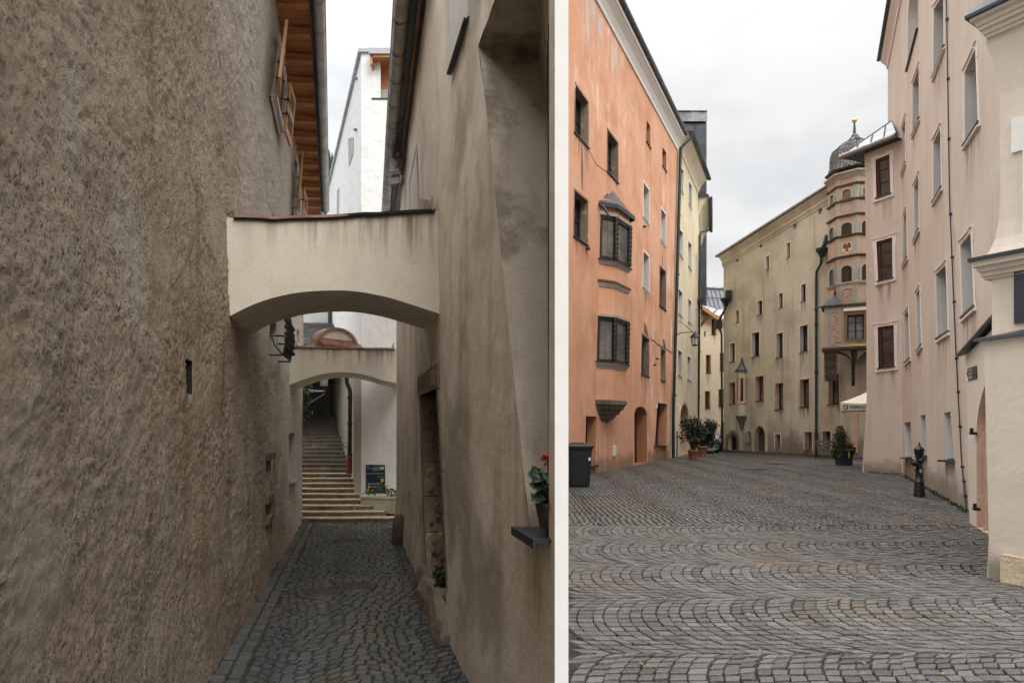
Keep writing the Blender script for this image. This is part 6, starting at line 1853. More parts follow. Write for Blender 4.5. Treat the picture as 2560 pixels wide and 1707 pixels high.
for s in (-1, 1): mb.tube([tb(-.05, fz+.1, zB0+.12), tb(s*.5, fz+.14, zB0+.08), tb(s*.95, fz+.1, zB0+.28)], .02, 6)
mb.build('gilded_ornament', [M['gold']], ow)

# ---- pink house: long facade, projecting wing, buttress and bay
ph = thing('pink_house', 'long pink plaster house along the right of the square with tall white framed windows', 'house', (xline(PB, 13), 13, 0))
H = []
bz = zat(PB, 2219, 153)
bu0, bu1 = PB.hit(2219.5, 700)[0], None
uN = ((Vector((6.0-.0, 6.5, 0))-PB.a).dot(PB.u))
bu1 = uN
bk = dict(depth=.36, fm='brownframe', jm=1, mull=1, trans=(.5,), surround='pink_trim', sw=.085, sd=.02, sill='sill', sill_d=.05, fw=.05, eared=True)
bgk = dict(depth=.30, fm='brownframe', jm=1, mull=0, trans=(), sill='sill', sill_d=.14, fw=.05, sh=.05)
Wb = lambda q, **k: window(ph, PB, q, H, **k)
Wb([(2336, 25), (2361, -17), (2361.6, 116), (2335.4, 188)], **bk)
Wb([(2283.4, 212), (2298.8, 167), (2299.4, 294), (2282.8, 336)], **bk)
Wb([(2256.3, 325), (2264.6, 295), (2264.6, 404), (2255.2, 434)], **bk)
Wb([(2335.4, 357), (2353, 321), (2355.2, 466), (2335, 502)], **bk)
Wb([(2414.2, 182), (2441.3, 121), (2448, 304), (2414.2, 358)], **bk)
Wb([(2260.5, 546), (2267, 527), (2269.4, 641), (2258.6, 661)], **bk)
Wb([(2286.6, 469), (2297.8, 440), (2298.8, 571), (2286.6, 599)], **bk)
Wb([(2341.2, 686.5), (2366.7, 662), (2372, 826), (2345, 844)], **bk)
Wb([(2403.4, 613), (2429.5, 582), (2437.5, 763), (2408.8, 790)], **bk)
Wb([(2262, 788.5), (2271.6, 774), (2276.4, 893), (2263.7, 905)], **bk)
Wb([(2292.4, 736), (2300.4, 721), (2305, 860), (2295, 876)], **bk)
Wb([(2260.3, 1057), (2276, 1053.5), (2279.8, 1143), (2263.3, 1143)], **bgk)
Wb([(2300.9, 1039), (2313, 1036.3), (2317, 1139), (2303.5, 1140)], **bgk)
Wb([(2359.8, 1033), (2375.5, 1028), (2385.8, 1149), (2364.8, 1149)], **bgk)
aa = uvs(PB, [(2270, 48), (2295, -20), (2295, 73), (2268.5, 174)])
ap_ = [aa[3], aa[2], (aa[1][0], aa[1][1])]+[(aa[0][0]+(aa[1][0]-aa[0][0])*(.5+.5*math.cos(math.pi*k/10)), aa[0][1]+.55*math.sin(math.pi*k/10)) for k in range(1, 10)]+[aa[0]]
aw = Quad(PB, aa)
H.append((ap_, .45, 1)); mb = MB(); fill_poly(mb, PB, ap_, -.43); wv_ = mb.build('loggia_back', [M['reveal']], ph); mb = MB(); aw.bar(mb, -.03, 1.03, -.03, .0, -.2, .06); mb.build('sill', [M['sill']], wv_)
facade(ph, PB, [(bu0, -.1), (bu1, -.1), (bu1, bz), (bu0, bz)], H, [M['pink'], M['reveal']], 8)
mb = MB(); mb.sweep(PB, bu0, bz-.35, bu1, bz-.35, [(0, 0), (.04, 0), (.06, .12), (.12, .2), (.22, .3), (.24, .42), (0, .42)]); mb.build('cornice', [M['pink_trim']], ph)
mb = MB(); mb.sweep(PB, bu0-.1, bz+.06, bu1, bz+.06, [(0, .003), (.34, .003), (.36, .05), (.34, .10), (-6, 3.5), (-6, 0)]); mb.build('roof', [M['sill']], ph)
mb = MB(); cab = [PB.hit(*p) for p in ((2370.5, 0), (2378.5, 500), (2394, 868), (2409, 1155), (2421.5, 1277))]
mb.tube([PB.at(cab[0][0], cab[0][1]+5, .03)]+[PB.at(u, max(z, .02), .03) for u, z in cab], .012, 6)
for (u0_, z0_), (u1_, z1_) in zip(cab[:-1], cab[1:]):
    for s in (.1, .4, .7): mb.pbox(PB, u0_+(u1_-u0_)*s-.03, u0_+(u1_-u0_)*s+.03, z0_+(z1_-z0_)*s-.02, z0_+(z1_-z0_)*s+.02, 0, .05)
mb.build('lightning_cable', [M['sill']], ph)
# wing
HA = []
au1 = PA.hit(2257, 1186)[0]
ol = uvs(PA, [(2155.5, 1180), (2158, 1132), (2163, 1060), (2166.6, 1000), (2166, 800), (2164.5, 600), (2161.5, 400), (2161.5, 372)])
azt = zat(PA, 2161.5, 374)
flip = PA.hit(2200, 900)[0] > PA.hit(2160, 900)[0]
ol2 = [(max(u, u) , z) for u, z in ol]; ol2[0] = (ol2[0][0], -.1)
aout = [ol2[0], (au1+.4, -.1), (au1+.4, azt), (ol2[-1][0], azt)]+list(reversed(ol2[1:-1]))
wa = dict(depth=.11, fm='brownframe', gm='dimglass', jm=2, mull=0, trans=(.36, .70), fw=.07, surround='pink_trim', sw=.10, sd=.02, sill='sill', sill_d=.07, eared=True)
for q in ([(2189.3, 400), (2224.4, 386), (2227, 483), (2191.6, 495)], [(2191.6, 605), (2231, 593.5), (2232.4, 693), (2196, 702)], [(2195, 818), (2235, 812), (2236.8, 915), (2196.8, 920)]):
    w_ = window(ph, PA, q, HA, **wa)
facade(ph, PA, aout, HA, [M['pink'], M['reveal'], M['brownframe']], 4.5, name='wing_wall')
PE = PA.off(.36); ul = PA.u
e1 = PE.hit(2241, 336); eR_ = PE.at(*e1); zE = eR_.z
eL_ = PE.at(ol2[-1][0]-.36*(1 if flip else -1)-.25, zE); rt = PB.at(*PB.hit(2229, 303)); 
rb2 = eL_+PA.n*-3.2
mb = MB(); dn_ = Vector((0, 0, -.07))
mb.add([eL_, eR_, rt], [(0, 1, 2)], 0); mb.add([eL_+dn_, eR_+dn_, rt+dn_], [(0, 1, 2)], 1); mb.add([eL_, rt, rb2], [(0, 1, 2)], 0)
mb.add([eL_, eR_, eR_+dn_, eL_+dn_], [(0, 1, 2, 3)], 1)
bL = PA.at(ol2[-1][0], azt, 0)
mb.add([eL_+dn_, eR_+dn_, PA.at(au1, zE-.07, 0), PA.at(ol2[-1][0], zE-.07, 0), PA.at(ol2[-1][0], zE-.07, -3)], [(0, 1, 2, 3, 4)], 1)
for s in (.3, .55, .78):
    a = eL_.lerp(eR_, s); b = eL_.lerp(rt, min(1, s*1.12)); mb.tube([a+Vector((0, 0, .03)), b+Vector((0, 0, .03))], .02, 5, 1)
mb.tube([eL_, rt], .03, 6, 1)
mb.build('wing_roof', [M['roofmetal'], M['sill']], ph)
mb = MB(); mb.tube([eL_+PA.n*.05+Vector((0, 0, -.04)), eR_+PA.n*.05+Vector((0, 0, -.04))], .075, 10); mb.build('wing_gutter', [M['zinc_old']], ph)
if azt < zE-.07:
    mb = MB(); mb.sweep(PA, ol2[-1][0], azt-.02, au1+.3, azt-.02, [(0, 0), (.04, .02), (.10, (zE-azt)*.5), (.2, zE-azt-.05), (-.4, zE-azt-.05), (-.4, 0)]); mb.build('wing_cornice', [M['pink']], ph)
# portal wall with pointed stone arch
g0 = Vector((*G(2424, 1306), 0))
PPd = (g0-PB.a).dot(PB.n); PP = PB.off(PPd)
pu0 = PP.hit(2418, 1100)[0]; pu1 = pu0+2.2
HP = []
pz = zat(PP, 2413.6, 890)
pj0 = PP.hit(2441.5, 1150)[0]; pj1 = pj0+1.05
pp = arch_poly(pj0, pj1, .0, zat(PP, 2440, 1075), zat(PP, 2466, 962), 14, .45)
HP.append((pp, .42, 1))
po = [(PP.hit(2424, 1306)[0], -.1), (pu1, -.1), (pu1, pz+.25), (PP.hit(2414, 890)[0], pz)]
facade(ph, PP, po, HP, [M['pale_pink'], M['pinkstone']], PPd+.3, name='portal_wall')
mb = MB(); fill_poly(mb, PP, pp, -.40); mb.build('door', [M['brownframe']], ph)
mb = MB()
for k, d_ in ((.10, -.10), (.20, -.22), (.30, -.34)):
    i_ = arch_poly(pj0+k, pj1-k, 0, zat(PP, 2440, 1075), zat(PP, 2466, 962)-k, 14, .45); o_ = arch_poly(pj0+k-.1, pj1-k+.1, 0, zat(PP, 2440, 1075), zat(PP, 2466, 962)-k+.1, 14, .45)
    ring_poly(mb, PP, i_[1:]+[i_[0]], o_[1:]+[o_[0]], d_-.10, d_)
mb.build('portal_stone', [M['pinkstone']], ph)
mb = MB()
for py in (1083, 1272): h_ = PP.hit(2441 if py < 1200 else 2449.5, py); mb.pbox(PP, h_[0]-.06, h_[0]+.06, h_[1]-.02, h_[1]+.02, 0, .08); mb.pbox(PP, h_[0]-.02, h_[0]+.02, h_[1]-.02, h_[1]+.08, .04, .08)
mb.build('hinge_pin', [M['black']], ph, split=True)
mb = MB(); mb.sweep(PP, pu0-.22, pz-.0, pu1, pz+.30, [(-.4, .12), (-.4, .16), (.10, .05), (.12, .0), (.08, .0)]); mb.build('portal_coping', [M['sill']], ph)
# near buttress
PT = Pl(G(2468, 1442), G(2560, 1463))
bt0 = [PT.hit(*p) for p in ((2466.5, 1442), (2472, 1350), (2467, 1150), (2462, 950), (2458.6, 856))]
bzt = zat(PT, 2458.6, 853); bu2 = PT.hit(2720, 1100)[0]
outb = [(bt0[0][0], -.1), (bu2, -.1), (bu2, bzt), (bt0[-1][0], bzt)]+[b for b in reversed(bt0[1:-1])]
facade(ph, PT, outb, [], [M['pale_pink']], 1.5, name='buttress', bvec=Vector((.75, .95, 0)))
mb = MB(); mb.sweep(PT, bt0[-1][0]-.055, bzt+.0, bu2, bzt+.0, [(-1.4, .30), (.05, .03), (.06, -.0), (.0, .0), (-1.4, .0)]); mb.build('buttress_coping', [M['sill']], ph)
q = PT.hit(2508, 1445); mb = MB(); x = PT.hit(2509, 1420)[0]
mb.pbox(PT, x, x+.42, -.05, zat(PT, 2512, 1384), -.3, .045); mb.pbox(PT, x+.43, x+.9, -.05, zat(PT, 2512, 1384)-.02, -.3, .04); mb.build('footing_stone', [M['palestone']], ph, split=True)
# upper bay
qx = (2497-CX)/F*6.9; PQ = Pl((qx, 6.9), (qx+.62, 5.9))          # the bay's face turned towards us
k0 = PQ.hit(2500, 350)[0]; k1 = k0+1.5
zc0, zc1 = zat(PQ, 2520, 88), zat(PQ, 2520, 640)
mb = MB()
prof = [(zat(PQ, 2500, 618), 0), (zat(PQ, 2500, 560), 0), (zat(PQ, 2500, 170), 0), (zat(PQ, 2500, 130), -.05), (zat(PQ, 2500, 108), -.16)]
prof = [(zc1+.04, -.10), (zc1+.10, -.07), (zc1+.2, -.035), (zc1+.38, -.01), (zc1+.6, 0), (zc0-.62, 0), (zc0-.4, -.03), (zc0-.2, -.06), (zc0, -.11)]
for (za, ga), (zb2, gb) in zip(prof[:-1], prof[1:]):
    da, db = -min(0, ga*.9), -min(0, gb*.9)
    mb.add([PQ.at(k0+ga, za, da*.8), PQ.at(k1, za, da*.8), PQ.at(k1, zb2, db*.8), PQ.at(k0+gb, zb2, db*.8)], [(0, 1, 2, 3)], 0, False)
    mb.add([PQ.at(k0+ga, za, da*.8), PQ.at(k0+gb, zb2, db*.8), PQ.at(k0+gb, zb2, -.6), PQ.at(k0+ga, za, -.6)], [(0, 1, 2, 3)], 0, False)
    mb.add([PQ.at(k1, za, da*.8), PQ.at(k1, zb2, db*.8), PQ.at(k1, zb2, -.6), PQ.at(k1, za, -.6)], [(0, 1, 2, 3)], 0, False)
mb.build('bay', [M['pale_pink']], ph)
mb = MB(); zl0 = bzt-.3
lk0 = PQ.hit(2492.5, 740)[0]
mb.pbox(PQ, lk0, k1, zl0, zc1-.2, -.6, .12); mb.build('bay_base', [M['pale_pink']], ph)
def stack(z, lay, nm):
    mb = MB()
    for d, h0, h1 in lay: mb.pbox(PQ, k0-d*.55-.01, k1, z+h0, z+h1, -.6, d)
    mb.build(nm, [M['pale_pink']], ph)
stack(zc0, [(.13, 0, .035), (.16, .035, .08), (.20, .08, .12), (.23, .12, .17), (.29, .17, .20)], 'bay_cornice')
mb = MB(); mb.pbox(PQ, k0-.20, k1, zc0+.2, zc0+.235, -.6, .33); mb.add([PQ.at(k0-.20, zc0+.235, .33), PQ.at(k1, zc0+.235, .33), PQ.at(k1, zc0+.8, -.4), PQ.at(k0-.1, zc0+.8, -.4)], [(0, 1, 2, 3)]); mb.build('bay_roof', [M['sill']], ph)
stack(zc1-.24, [(.15, 0, .03), (.18, .03, .08), (.22, .08, .13), (.27, .13, .19)], 'bay_ledge')
mb = MB(); mb.pbox(PQ, k0-.18, k1, zc1-.05, zc1-.015, -.6, .31); mb.build('ledge_sheet', [M['sill']], ph)
mb = MB(); f0 = PQ.hit(2531, 300)[0]; f1 = f0+.8; zf1 = zat(PQ, 2531, 300); zf0 = zc1+.1
mb.pbox(PQ, f0, f1, zf1-.36, zf1, .002, .03); mb.pbox(PQ, f0+.10, f1-.1, zf0, zf1-.361, .002, .03); mb.build('window_surround', [M['trim']], ph)
mb = MB(); dk0 = PQ.hit(2550, 740)[0]; mb.pbox(PQ, dk0, k1-.3, zat(PQ, 2552, 812), zat(PQ, 2552, 668), .121, .15); wd_ = mb.build('window', [M['sill']], ph)
mb = MB(); mb.pbox(PQ, dk0+.07, k1-.37, zat(PQ, 2552, 800), zat(PQ, 2552, 705), .151, .155); mb.build('pane', [M['glass']], wd_)

# splashed, damp foot of the walls and a few hairline cracks
for th_, pl, u0, u1, hh in ((ph, PB, PB.hit(2259, 1186)[0], PB.hit(2420, 1270)[0], 1.0), (ph, PA, PA.hit(2160, 1180)[0], PA.hit(2254, 1186)[0], .8), (oh, PO, ou0, PO.hit(1583, 1160)[0], 1.0), (oh, PO, PO.hit(1619, 1158)[0], PO.hit(1672, 1145)[0], 1.0), (vh, PV, vu0+1.6, vu1, 2.4), (ph, PT, bt0[0][0]+.02, bu2, .6)):
    mb = MB(); mb.add([pl.at(u0, 0, .005), pl.at(u1, 0, .005), pl.at(u1, hh, .005), pl.at(u0, hh, .005)], [(0, 1, 2, 3)]); mb.build('damp_patch', [M['damp']], th_)
for th_, pl, pts in ((ph, PB, [(2300, 920), (2306, 950), (2303, 985), (2310, 1020)]), (ph, PB, [(2385, 560), (2389, 610), (2386, 660), (2391, 700)]), (vh, PV, [(1850, 1040), (1862, 1046), (1875, 1043), (1890, 1050)]), (vh, PV, [(1930, 690), (1938, 720), (1935, 760)])):
    mb = MB(); h = [pl.hit(*p) for p in pts]; fine = []
    for a, b in zip(h[:-1], h[1:]):
        for k in range(4): fine.append((a[0]+(b[0]-a[0])*k/4+rnd.uniform(-.03, .03), a[1]+(b[1]-a[1])*k/4+rnd.uniform(-.03, .03)))
    for a, b in zip(fine[:-1], fine[1:]): mb.add([pl.at(a[0]-.008, a[1]-.006, .004), pl.at(b[0]-.008, b[1]-.006, .004), pl.at(b[0]+.008, b[1]+.006, .004), pl.at(a[0]+.008, a[1]+.006, .004)], [(0, 1, 2, 3)])
    mb.build('crack', [M['sandstone']], th_)
# ================================================================== THINGS STANDING AND HANGING ABOUT
UZ = Vector((0, 0, 1))
# ---- wheeled bin
g = G(1440, 1218); Yb = g[1]; xr1 = (1484-CX)/F*Yb
bn = thing('wheelie_bin', 'black wheeled refuse bin standing against the orange house', 'bin', (xr1-.33, Yb+.3, 0))
bx_, by_ = xr1-.33, Yb+.32
mb = MB()
def ringq(hx, hy, z, r=.05, oy=0):
    pts = []
    for cx, cy, a0 in ((hx-r, hy-r, 0), (-hx+r, hy-r, 90), (-hx+r, -hy+r, 180), (hx-r, -hy+r, 270)):
        for k in range(4): g_ = math.radians(a0+30*k); pts.append(Vector((bx_+cx+r*math.cos(g_), by_+oy+cy+r*math.sin(g_), z)))
    return pts
lv = [ringq(.235, .27, .02), ringq(.245, .28, .06), ringq(.285, .335, .80), ringq(.29, .34, .90), ringq(.325, .37, .97), ringq(.325, .37, 1.0)]
for a, b in zip(lv[:-1], lv[1:]):
    n = len(a); mb.add(a+b, [(i, (i+1) % n, n+(i+1) % n, n+i) for i in range(n)], 0, True)
mb.add(lv[0], [tuple(range(16))])
mb.build('body', [M['bin']], bn)
mb = MB(); lv = [ringq(.345, .39, .995), ringq(.35, .395, 1.02), ringq(.34, .385, 1.035), ringq(.27, .31, 1.075, .08), ringq(.22, .26, 1.082, .08)]
for a, b in zip(lv[:-1], lv[1:]):
    n = len(a); mb.add(a+b, [(i, (i+1) % n, n+(i+1) % n, n+i) for i in range(n)], 0, False)
mb.add(lv[-1], [tuple(range(16))]); mb.box((bx_-.05, by_-.1, 1.09), (.3, .12, .02)); mb.tube([(bx_-.2, by_+.40, 1.0), (bx_+.2, by_+.40, 1.0)], .025, 8)
mb.build('lid', [M['bin']], bn)
mb = MB(); mb.box((bx_+.228, by_-.327, .70), (.05, .01, .08)); mb.build('label', [M['whiteprint']], bn)
for s in (-1, 1):
    mb = MB(); a = Vector((bx_+s*.22, by_+.30, .10)); mb.tube([a-Vector((.03, 0, 0)), a+Vector((.03, 0, 0))], .10, 14); mb.build('wheel', [M['rubber']], bn)

# ---- hydrant
g = G(2298, 1241); hx_, hy_ = g; k = hy_/F*.85
hz = lambda y: (1405-y)/8.71*hy_/F
hd = thing('fire_hydrant', 'black cast iron pillar hydrant in front of the pink house', 'hydrant', (hx_, hy_, 0))
pr_ = lambda px, y: (px/8.71*k, hz(y))
mb = MB(); mb.lathe([pr_(133, 1405), pr_(131, 1365), pr_(104, 1095)], (hx_, hy_, 0), 24); mb.build('base', [M['hydrant']], hd)
mb = MB(); mb.lathe([pr_(100, 1096), pr_(110, 1092), pr_(110, 1072), pr_(98, 1066), pr_(80, 780), pr_(88, 776), pr_(88, 758), pr_(76, 752), pr_(70, 600), pr_(78, 540), pr_(92, 500), pr_(94, 495)], (hx_, hy_, 0), 24); mb.build('column', [M['hydrant']], hd)
mb = MB(); mb.lathe([pr_(94, 495), pr_(106, 490), pr_(110, 430), pr_(120, 400), pr_(126, 385), pr_(122, 372), pr_(85, 342), pr_(64, 334), pr_(64, 322), pr_(46, 318), pr_(44, 300), pr_(34, 290), pr_(30, 270), pr_(20, 262), pr_(19, 235), pr_(12, 222), pr_(4, 219)], (hx_, hy_, 0), 12); mb.build('cap', [M['hydrant']], hd)
mb = MB(); zc_ = hz(668); dv = Vector((-1, -.35, 0)).normalized()
a = Vector((hx_, hy_, zc_)); mb.tube([a+dv*.05, a+dv*.115, a+dv*.116, a+dv*.15, a+dv*.151, a+dv*.17, a+dv*.19], [.062, .062, .078, .078, .05, .035, .02], 10); mb.build('hose_outlet', [M['hydrant']], hd)
mb = MB(); dv2 = Vector((.12, -1, 0)).normalized(); a2 = Vector((hx_, hy_, hz(615))); mb.tube([a2+dv2*.04, a2+dv2*.10, a2+dv2*.101, a2+dv2*.115], [.05, .05, .03, .028], 10); mb.build('spindle_cover', [M['hydrant']], hd)
mb = MB()
cp_ = [a+dv*.17+Vector((0, 0, -.02)), a+dv*.16+Vector((0, 0, -.12)), a+dv*.13+Vector((0, 0, -.17)), a+dv*.10+Vector((0, 0, -.12)), a+dv*.085+Vector((0, 0, -.09))]; mb.tube(cp_, .007, 5); mb.build('chain', [M['black']], hd)
mb = MB(); c = Vector((hx_-.016, hy_-pr_(79, 0)[0]-.007, hz(845)))
mb.box(c+Vector((0, 0, .045)), (.05, .004, .03), mat=1); mb.add([c+Vector((.026*math.cos(q*.52), -.003, -.0+.036*math.sin(q*.52))) for q in range(12)], [tuple(range(12))], 0); mb.add([c+Vector((.014*math.cos(q*.7)-.002, -.005, .004+.016*math.sin(q*.7))) for q in range(9)], [tuple(range(9))], 1)
mb.build('sticker', [M['whiteprint'], M['redprint']], hd)

# ---- oleanders in pots
def oleander(px, py, fpx, fpy, frx, frz, label, seed, n, pinks):
    g = G(px, py); Y = g[1]; rg = random.Random(seed); s = Y/F*.9
    o = thing('potted_oleander', label, 'potted plant', (g[0], Y, 0), 'oleanders beside the yellow house')
    mb = MB(); r = 14.5*s; h = 25*Y/F
    mb.lathe([(r*.72, 0), (r*.78, h*.2), (r*.92, h*.80), (r*1.02, h*.82), (r*1.05, h*.98), (r*.95, h), (r*.9, h*.9), (.01, h*.88)], (g[0], Y, 0), 22)
    for q in (.35, .6): mb.lathe([(r*(.78+.14*q), h*q-.012), (r*(.80+.16*q), h*q), (r*(.80+.16*q), h*q+.012)], (g[0], Y, 0), 22)
    mb.build('pot', [M['pot']], o)
    cx, cz = (fpx-CX)/F*Y, ER+(HY-fpy)/F*Y; rx_, rz_ = frx*Y/F, frz*Y/F
    mb = MB(); tips = []
    for i in range(26):
        a = rg.uniform(0, 6.28); f = math.sqrt(rg.random())
        e = Vector((cx+rx_*.9*f*math.cos(a), Y+rx_*.8*f*math.sin(a), cz+rz_*rg.uniform(-.5, .9)))
        b = Vector((g[0]+rg.uniform(-.08, .08), Y+rg.uniform(-.08, .08), h*.88)); m_ = b.lerp(e, .5)+Vector((0, 0, .1))
        mb.tube([b, m_, e], [.016, .011, .005], 5); tips.append(e); tips.append(m_.lerp(e, .6))
    mb.build('stems', [M['stem']], o)
    mb = MB()
    for t in tips: leaves(mb, n//len(tips), blob(t.x, t.y, t.z, rx_*.30, rx_*.3, rz_*.26, rg, 0), .13, (0, 0, 1, 2), rg)
    mb.build('foliage', [M['leaf_dark'], M['leaf'], M['leaf_dark']], o)
    mb = MB()
    for i in range(pinks):
        t = rg.choice(tips); c = Vector((t.x+rg.uniform(-.2, .2), t.y-rg.uniform(.0, .3), t.z+rg.uniform(-.1, .25)))
        leaves(mb, 9, blob(c.x, c.y, c.z, .035, .035, .03, rg, 0), .06, (0,), rg)
    mb.build('flowers', [M['pinkflower']], o)
    return o
oleander(1733, 1149, 1727, 1080, 31, 34, 'open leggy pink oleander in the larger terracotta pot by the arched yellow doorway', 5, 1300, 12)
oleander(1756, 1139.6, 1762, 1088, 33, 37, 'dense dark oleander bush in the smaller pot in front of the grey car', 9, 3600, 9)

# ---- parked car
fr = Vector((1.0, .0, 0)); ax = Vector((.40, 1, 0)).normalized(); sx_ = Vector((ax.y, -ax.x, 0))
cr = Vector(((1795-CX)/F*35.9, 35.9, 0)); CW = 1.46
c0 = cr-sx_*CW/2
cr_o = thing('parked_car', 'grey car parked facing us, half hidden behind the oleander bush', 'car', tuple(c0))
def cpt(s, l, z): return c0+sx_*(s*CW/2)+ax*l+UZ*z
prof = [(0.02, .22), (-.03, .38), (-.02, .52), (.04, .62), (.35, .74), (.95, .84), (1.05, .86)]
cab = [(1.05, .86), (1.55, 1.22), (1.9, 1.30), (2.7, 1.30), (3.2, 1.05), (3.5, .88), (3.6, .5), (3.55, .22)]
mb = MB(); secs = []
for l, z in prof+cab[1:]:
    w_ = .97 if z < .8 else (.95-.30*max(0, (z-.86)/.44))
    if l < .1: w_ *= .90+.1*max(0, l)/.1
    row = [cpt(-w_, l, .22 if z > .25 else z-.001), cpt(-w_, l, min(z, .84)), cpt(-w_*(.93 if z <= .86 else .78), l, z), cpt(-.3, l-.03, z+.015), cpt(.3, l-.03, z+.015), cpt(w_*(.93 if z <= .86 else .78), l, z), cpt(w_, l, min(z, .84)), cpt(w_, l, .22 if z > .25 else z-.001)]
    secs.append(row)
for a, b in zip(secs[:-1], secs[1:]): mb.add(a+b, [(i, i+1, 8+i+1, 8+i) for i in range(7)], 0, False)
mb.add(secs[0], [tuple(range(8))]); mb.add(secs[-1], [tuple(range(8))])
mb.build('body', [M['carpaint']], cr_o)
mb = MB(); mb.add([cpt(-.70, 1.03, .885), cpt(.70, 1.03, .885), cpt(.56, 1.56, 1.245), cpt(-.56, 1.56, 1.245)], [(0, 1, 2, 3)]); mb.build('windscreen', [M['glass']], cr_o)
mb = MB(); mb.hexa([cpt(-.62, -.045, .30), cpt(.62, -.045, .30), cpt(.62, .05, .30), cpt(-.62, .05, .30), cpt(-.66, -.045, .50), cpt(.66, -.045, .50), cpt(.66, .05, .50), cpt(-.66, .05, .50)]); mb.build('grille', [M['bin']], cr_o)
mb = MB(); mb.hexa([cpt(-.9, -.06, .20), cpt(.9, -.06, .20), cpt(.92, .05, .20), cpt(-.92, .05, .20), cpt(-.9, -.06, .27), cpt(.9, -.06, .27), cpt(.92, .05, .27), cpt(-.92, .05, .27)]); mb.build('bumper_lip', [M['palemetal']], cr_o)
for s in (-1, 1):
    mb = MB(); mb.hexa([cpt(s*.60, -.02, .52), cpt(s*.92, .08, .54), cpt(s*.95, .3, .56), cpt(s*.62, .2, .54), cpt(s*.64, .06, .64), cpt(s*.90, .14, .67), cpt(s*.93, .4, .76), cpt(s*.66, .3, .72)]); mb.build('headlight', [M['headlight']], cr_o)
    mb = MB(); a = cpt(s*1.1, 1.15, .92); mb.ball(a, .09, 10); mb.build('mirror', [M['bin']], cr_o)
    for l in (.55, 2.95):
        mb = MB(); a = cpt(s*.86, l, .29); mb.tube([a-sx_*.1, a+sx_*.1], .29, 18); wl = mb.build('wheel', [M['rubber']], cr_o)
        mb = MB(); mb.tube([a+sx_*s*.10, a+sx_*s*.108], .18, 14); mb.build('rim', [M['zinc']], wl)

# ---- bench
Yq = 29.6; bl = P(2043, 1143, Yq).x; br = P(2091, 1143, Yq).x
be = thing('park_bench', 'old bench with scrolled iron ends and wooden slats by the olive house', 'bench', ((bl+br)/2, Yq, 0))
def slat(z, y, h, d): 
    mb = MB(); mb.box(((bl+br)/2, Yq+y, z), (br-bl-.04, d, h)); return mb
for y in (-.16, -.05, .06): slat(.43, y, .03, .09).build('seat', [M['bench']], be)
for z in (.62, .78): slat(z, .20+(z-.6)*.15, .10, .03).build('backrest', [M['bench']], be)
for x in (bl+.05, br-.05):
    mb = MB()
    mb.tube([(x, Yq-.24, 0), (x, Yq-.22, .2), (x, Yq-.16, .40), (x, Yq-.1, .42)], .022, 6); mb.tube([(x, Yq+.28, 0), (x, Yq+.18, .25), (x, Yq+.12, .42), (x, Yq+.2, .6), (x, Yq+.26, .85)], .022, 6)
    mb.tube([(x, Yq-.18, .42), (x, Yq+.14, .42)], .02, 6)
    mb.tube([(x, Yq+.2, .62), (x, Yq, .66), (x, Yq-.18, .64), (x, Yq-.27, .56), (x, Yq-.24, .47), (x, Yq-.16, .48), (x, Yq-.16, .55)], .018, 6)
    mb.build('end_frame', [M['black']], be)

# ---- planter with climbing bush and chalk board
Yp = 24.6; px0, px1 = P(2103, 1160, Yp).x, P(2132, 1160, Yp).x; pw = px1-px0; pc = (px0+px1)/2
pl_ = thing('planter_box', 'dark planter with a tall flowering bush, in front of the parasol', 'planter', (pc, Yp, 0))
mb = MB(); mb.box((pc, Yp+pw/2, .175), (pw, pw, .33)); 
for k in range(7): mb.box((px0+pw*(k+.5)/7, Yp-.004, .175), (pw/7-.012, .012, .33))
mb.box((pc, Yp+pw/2, .345), (pw+.03, pw+.03, .02)); mb.build('box', [M['teal']], pl_)
mb = MB(); mb.box((pc, Yp+pw/2, .352), (pw*.9, pw*.9, .01)); mb.build('soil', [M['soil']], pl_)
rg = random.Random(21); pz = lambda y: ER+(HY-y)/F*Yp; pX = lambda x: (x-CX)/F*Yp
mb = MB()
for i in range(9):
    a = Vector((pc+rg.uniform(-.1, .1), Yp+pw/2, .35)); e = Vector((pX(2112)+rg.uniform(-.25, .25), Yp+.2+rg.uniform(-.1, .1), pz(1075)+rg.uniform(-.35, .0)))
    mb.tube([a, a.lerp(e, .5)+Vector((rg.uniform(-.1, .1), 0, 0)), e], [.014, .01, .004], 5)
e = Vector((pX(2120), Yp+.2, pz(1080))); mb.tube([e, Vector((pX(2126), Yp+.2, pz(1078))), Vector((pX(2131), Yp+.2, pz(1067)))], .005, 4)
mb.build('stems', [M['stem']], pl_)
mb = MB()
for cx, cy, rx_, rz_, n in ((2107, 1074, 8, 9, 220), (2109, 1090, 13, 12, 520), (2107, 1108, 17, 13, 700), (2108, 1124, 18, 12, 620), (2094, 1128, 8, 16, 240), (2100, 1141, 9, 7, 120), (2131, 1112, 6, 8, 80), (2096, 1146, 4, 4, 30)):
    leaves(mb, n, blob(pX(cx), Yp+.22, pz(cy), rx_*Yp/F, .24, rz_*Yp/F, rg, .2), .085, (0, 0, 1, 1, 2), rg)
mb.build('foliage', [M['leaf_dark'], M['leaf'], M['leaf_light']], pl_)
mb = MB()
for cx, cy in ((2102, 1068.5), (2108, 1070), (2126, 1099), (2135, 1101), (2131, 1107), (2132, 1110), (2089, 1118), (2090, 1122), (2139, 1129), (2137, 1133), (2133, 1132), (2134, 1137), (2131, 1135), (2137, 1138)):
    leaves(mb, 8, blob(pX(cx), Yp+.1, pz(cy), .03, .03, .03, rg, 0), .055, (0,), rg)
mb.build('flowers', [M['redflower']], pl_)
cbx, cby = pX(2120), Yp-.12
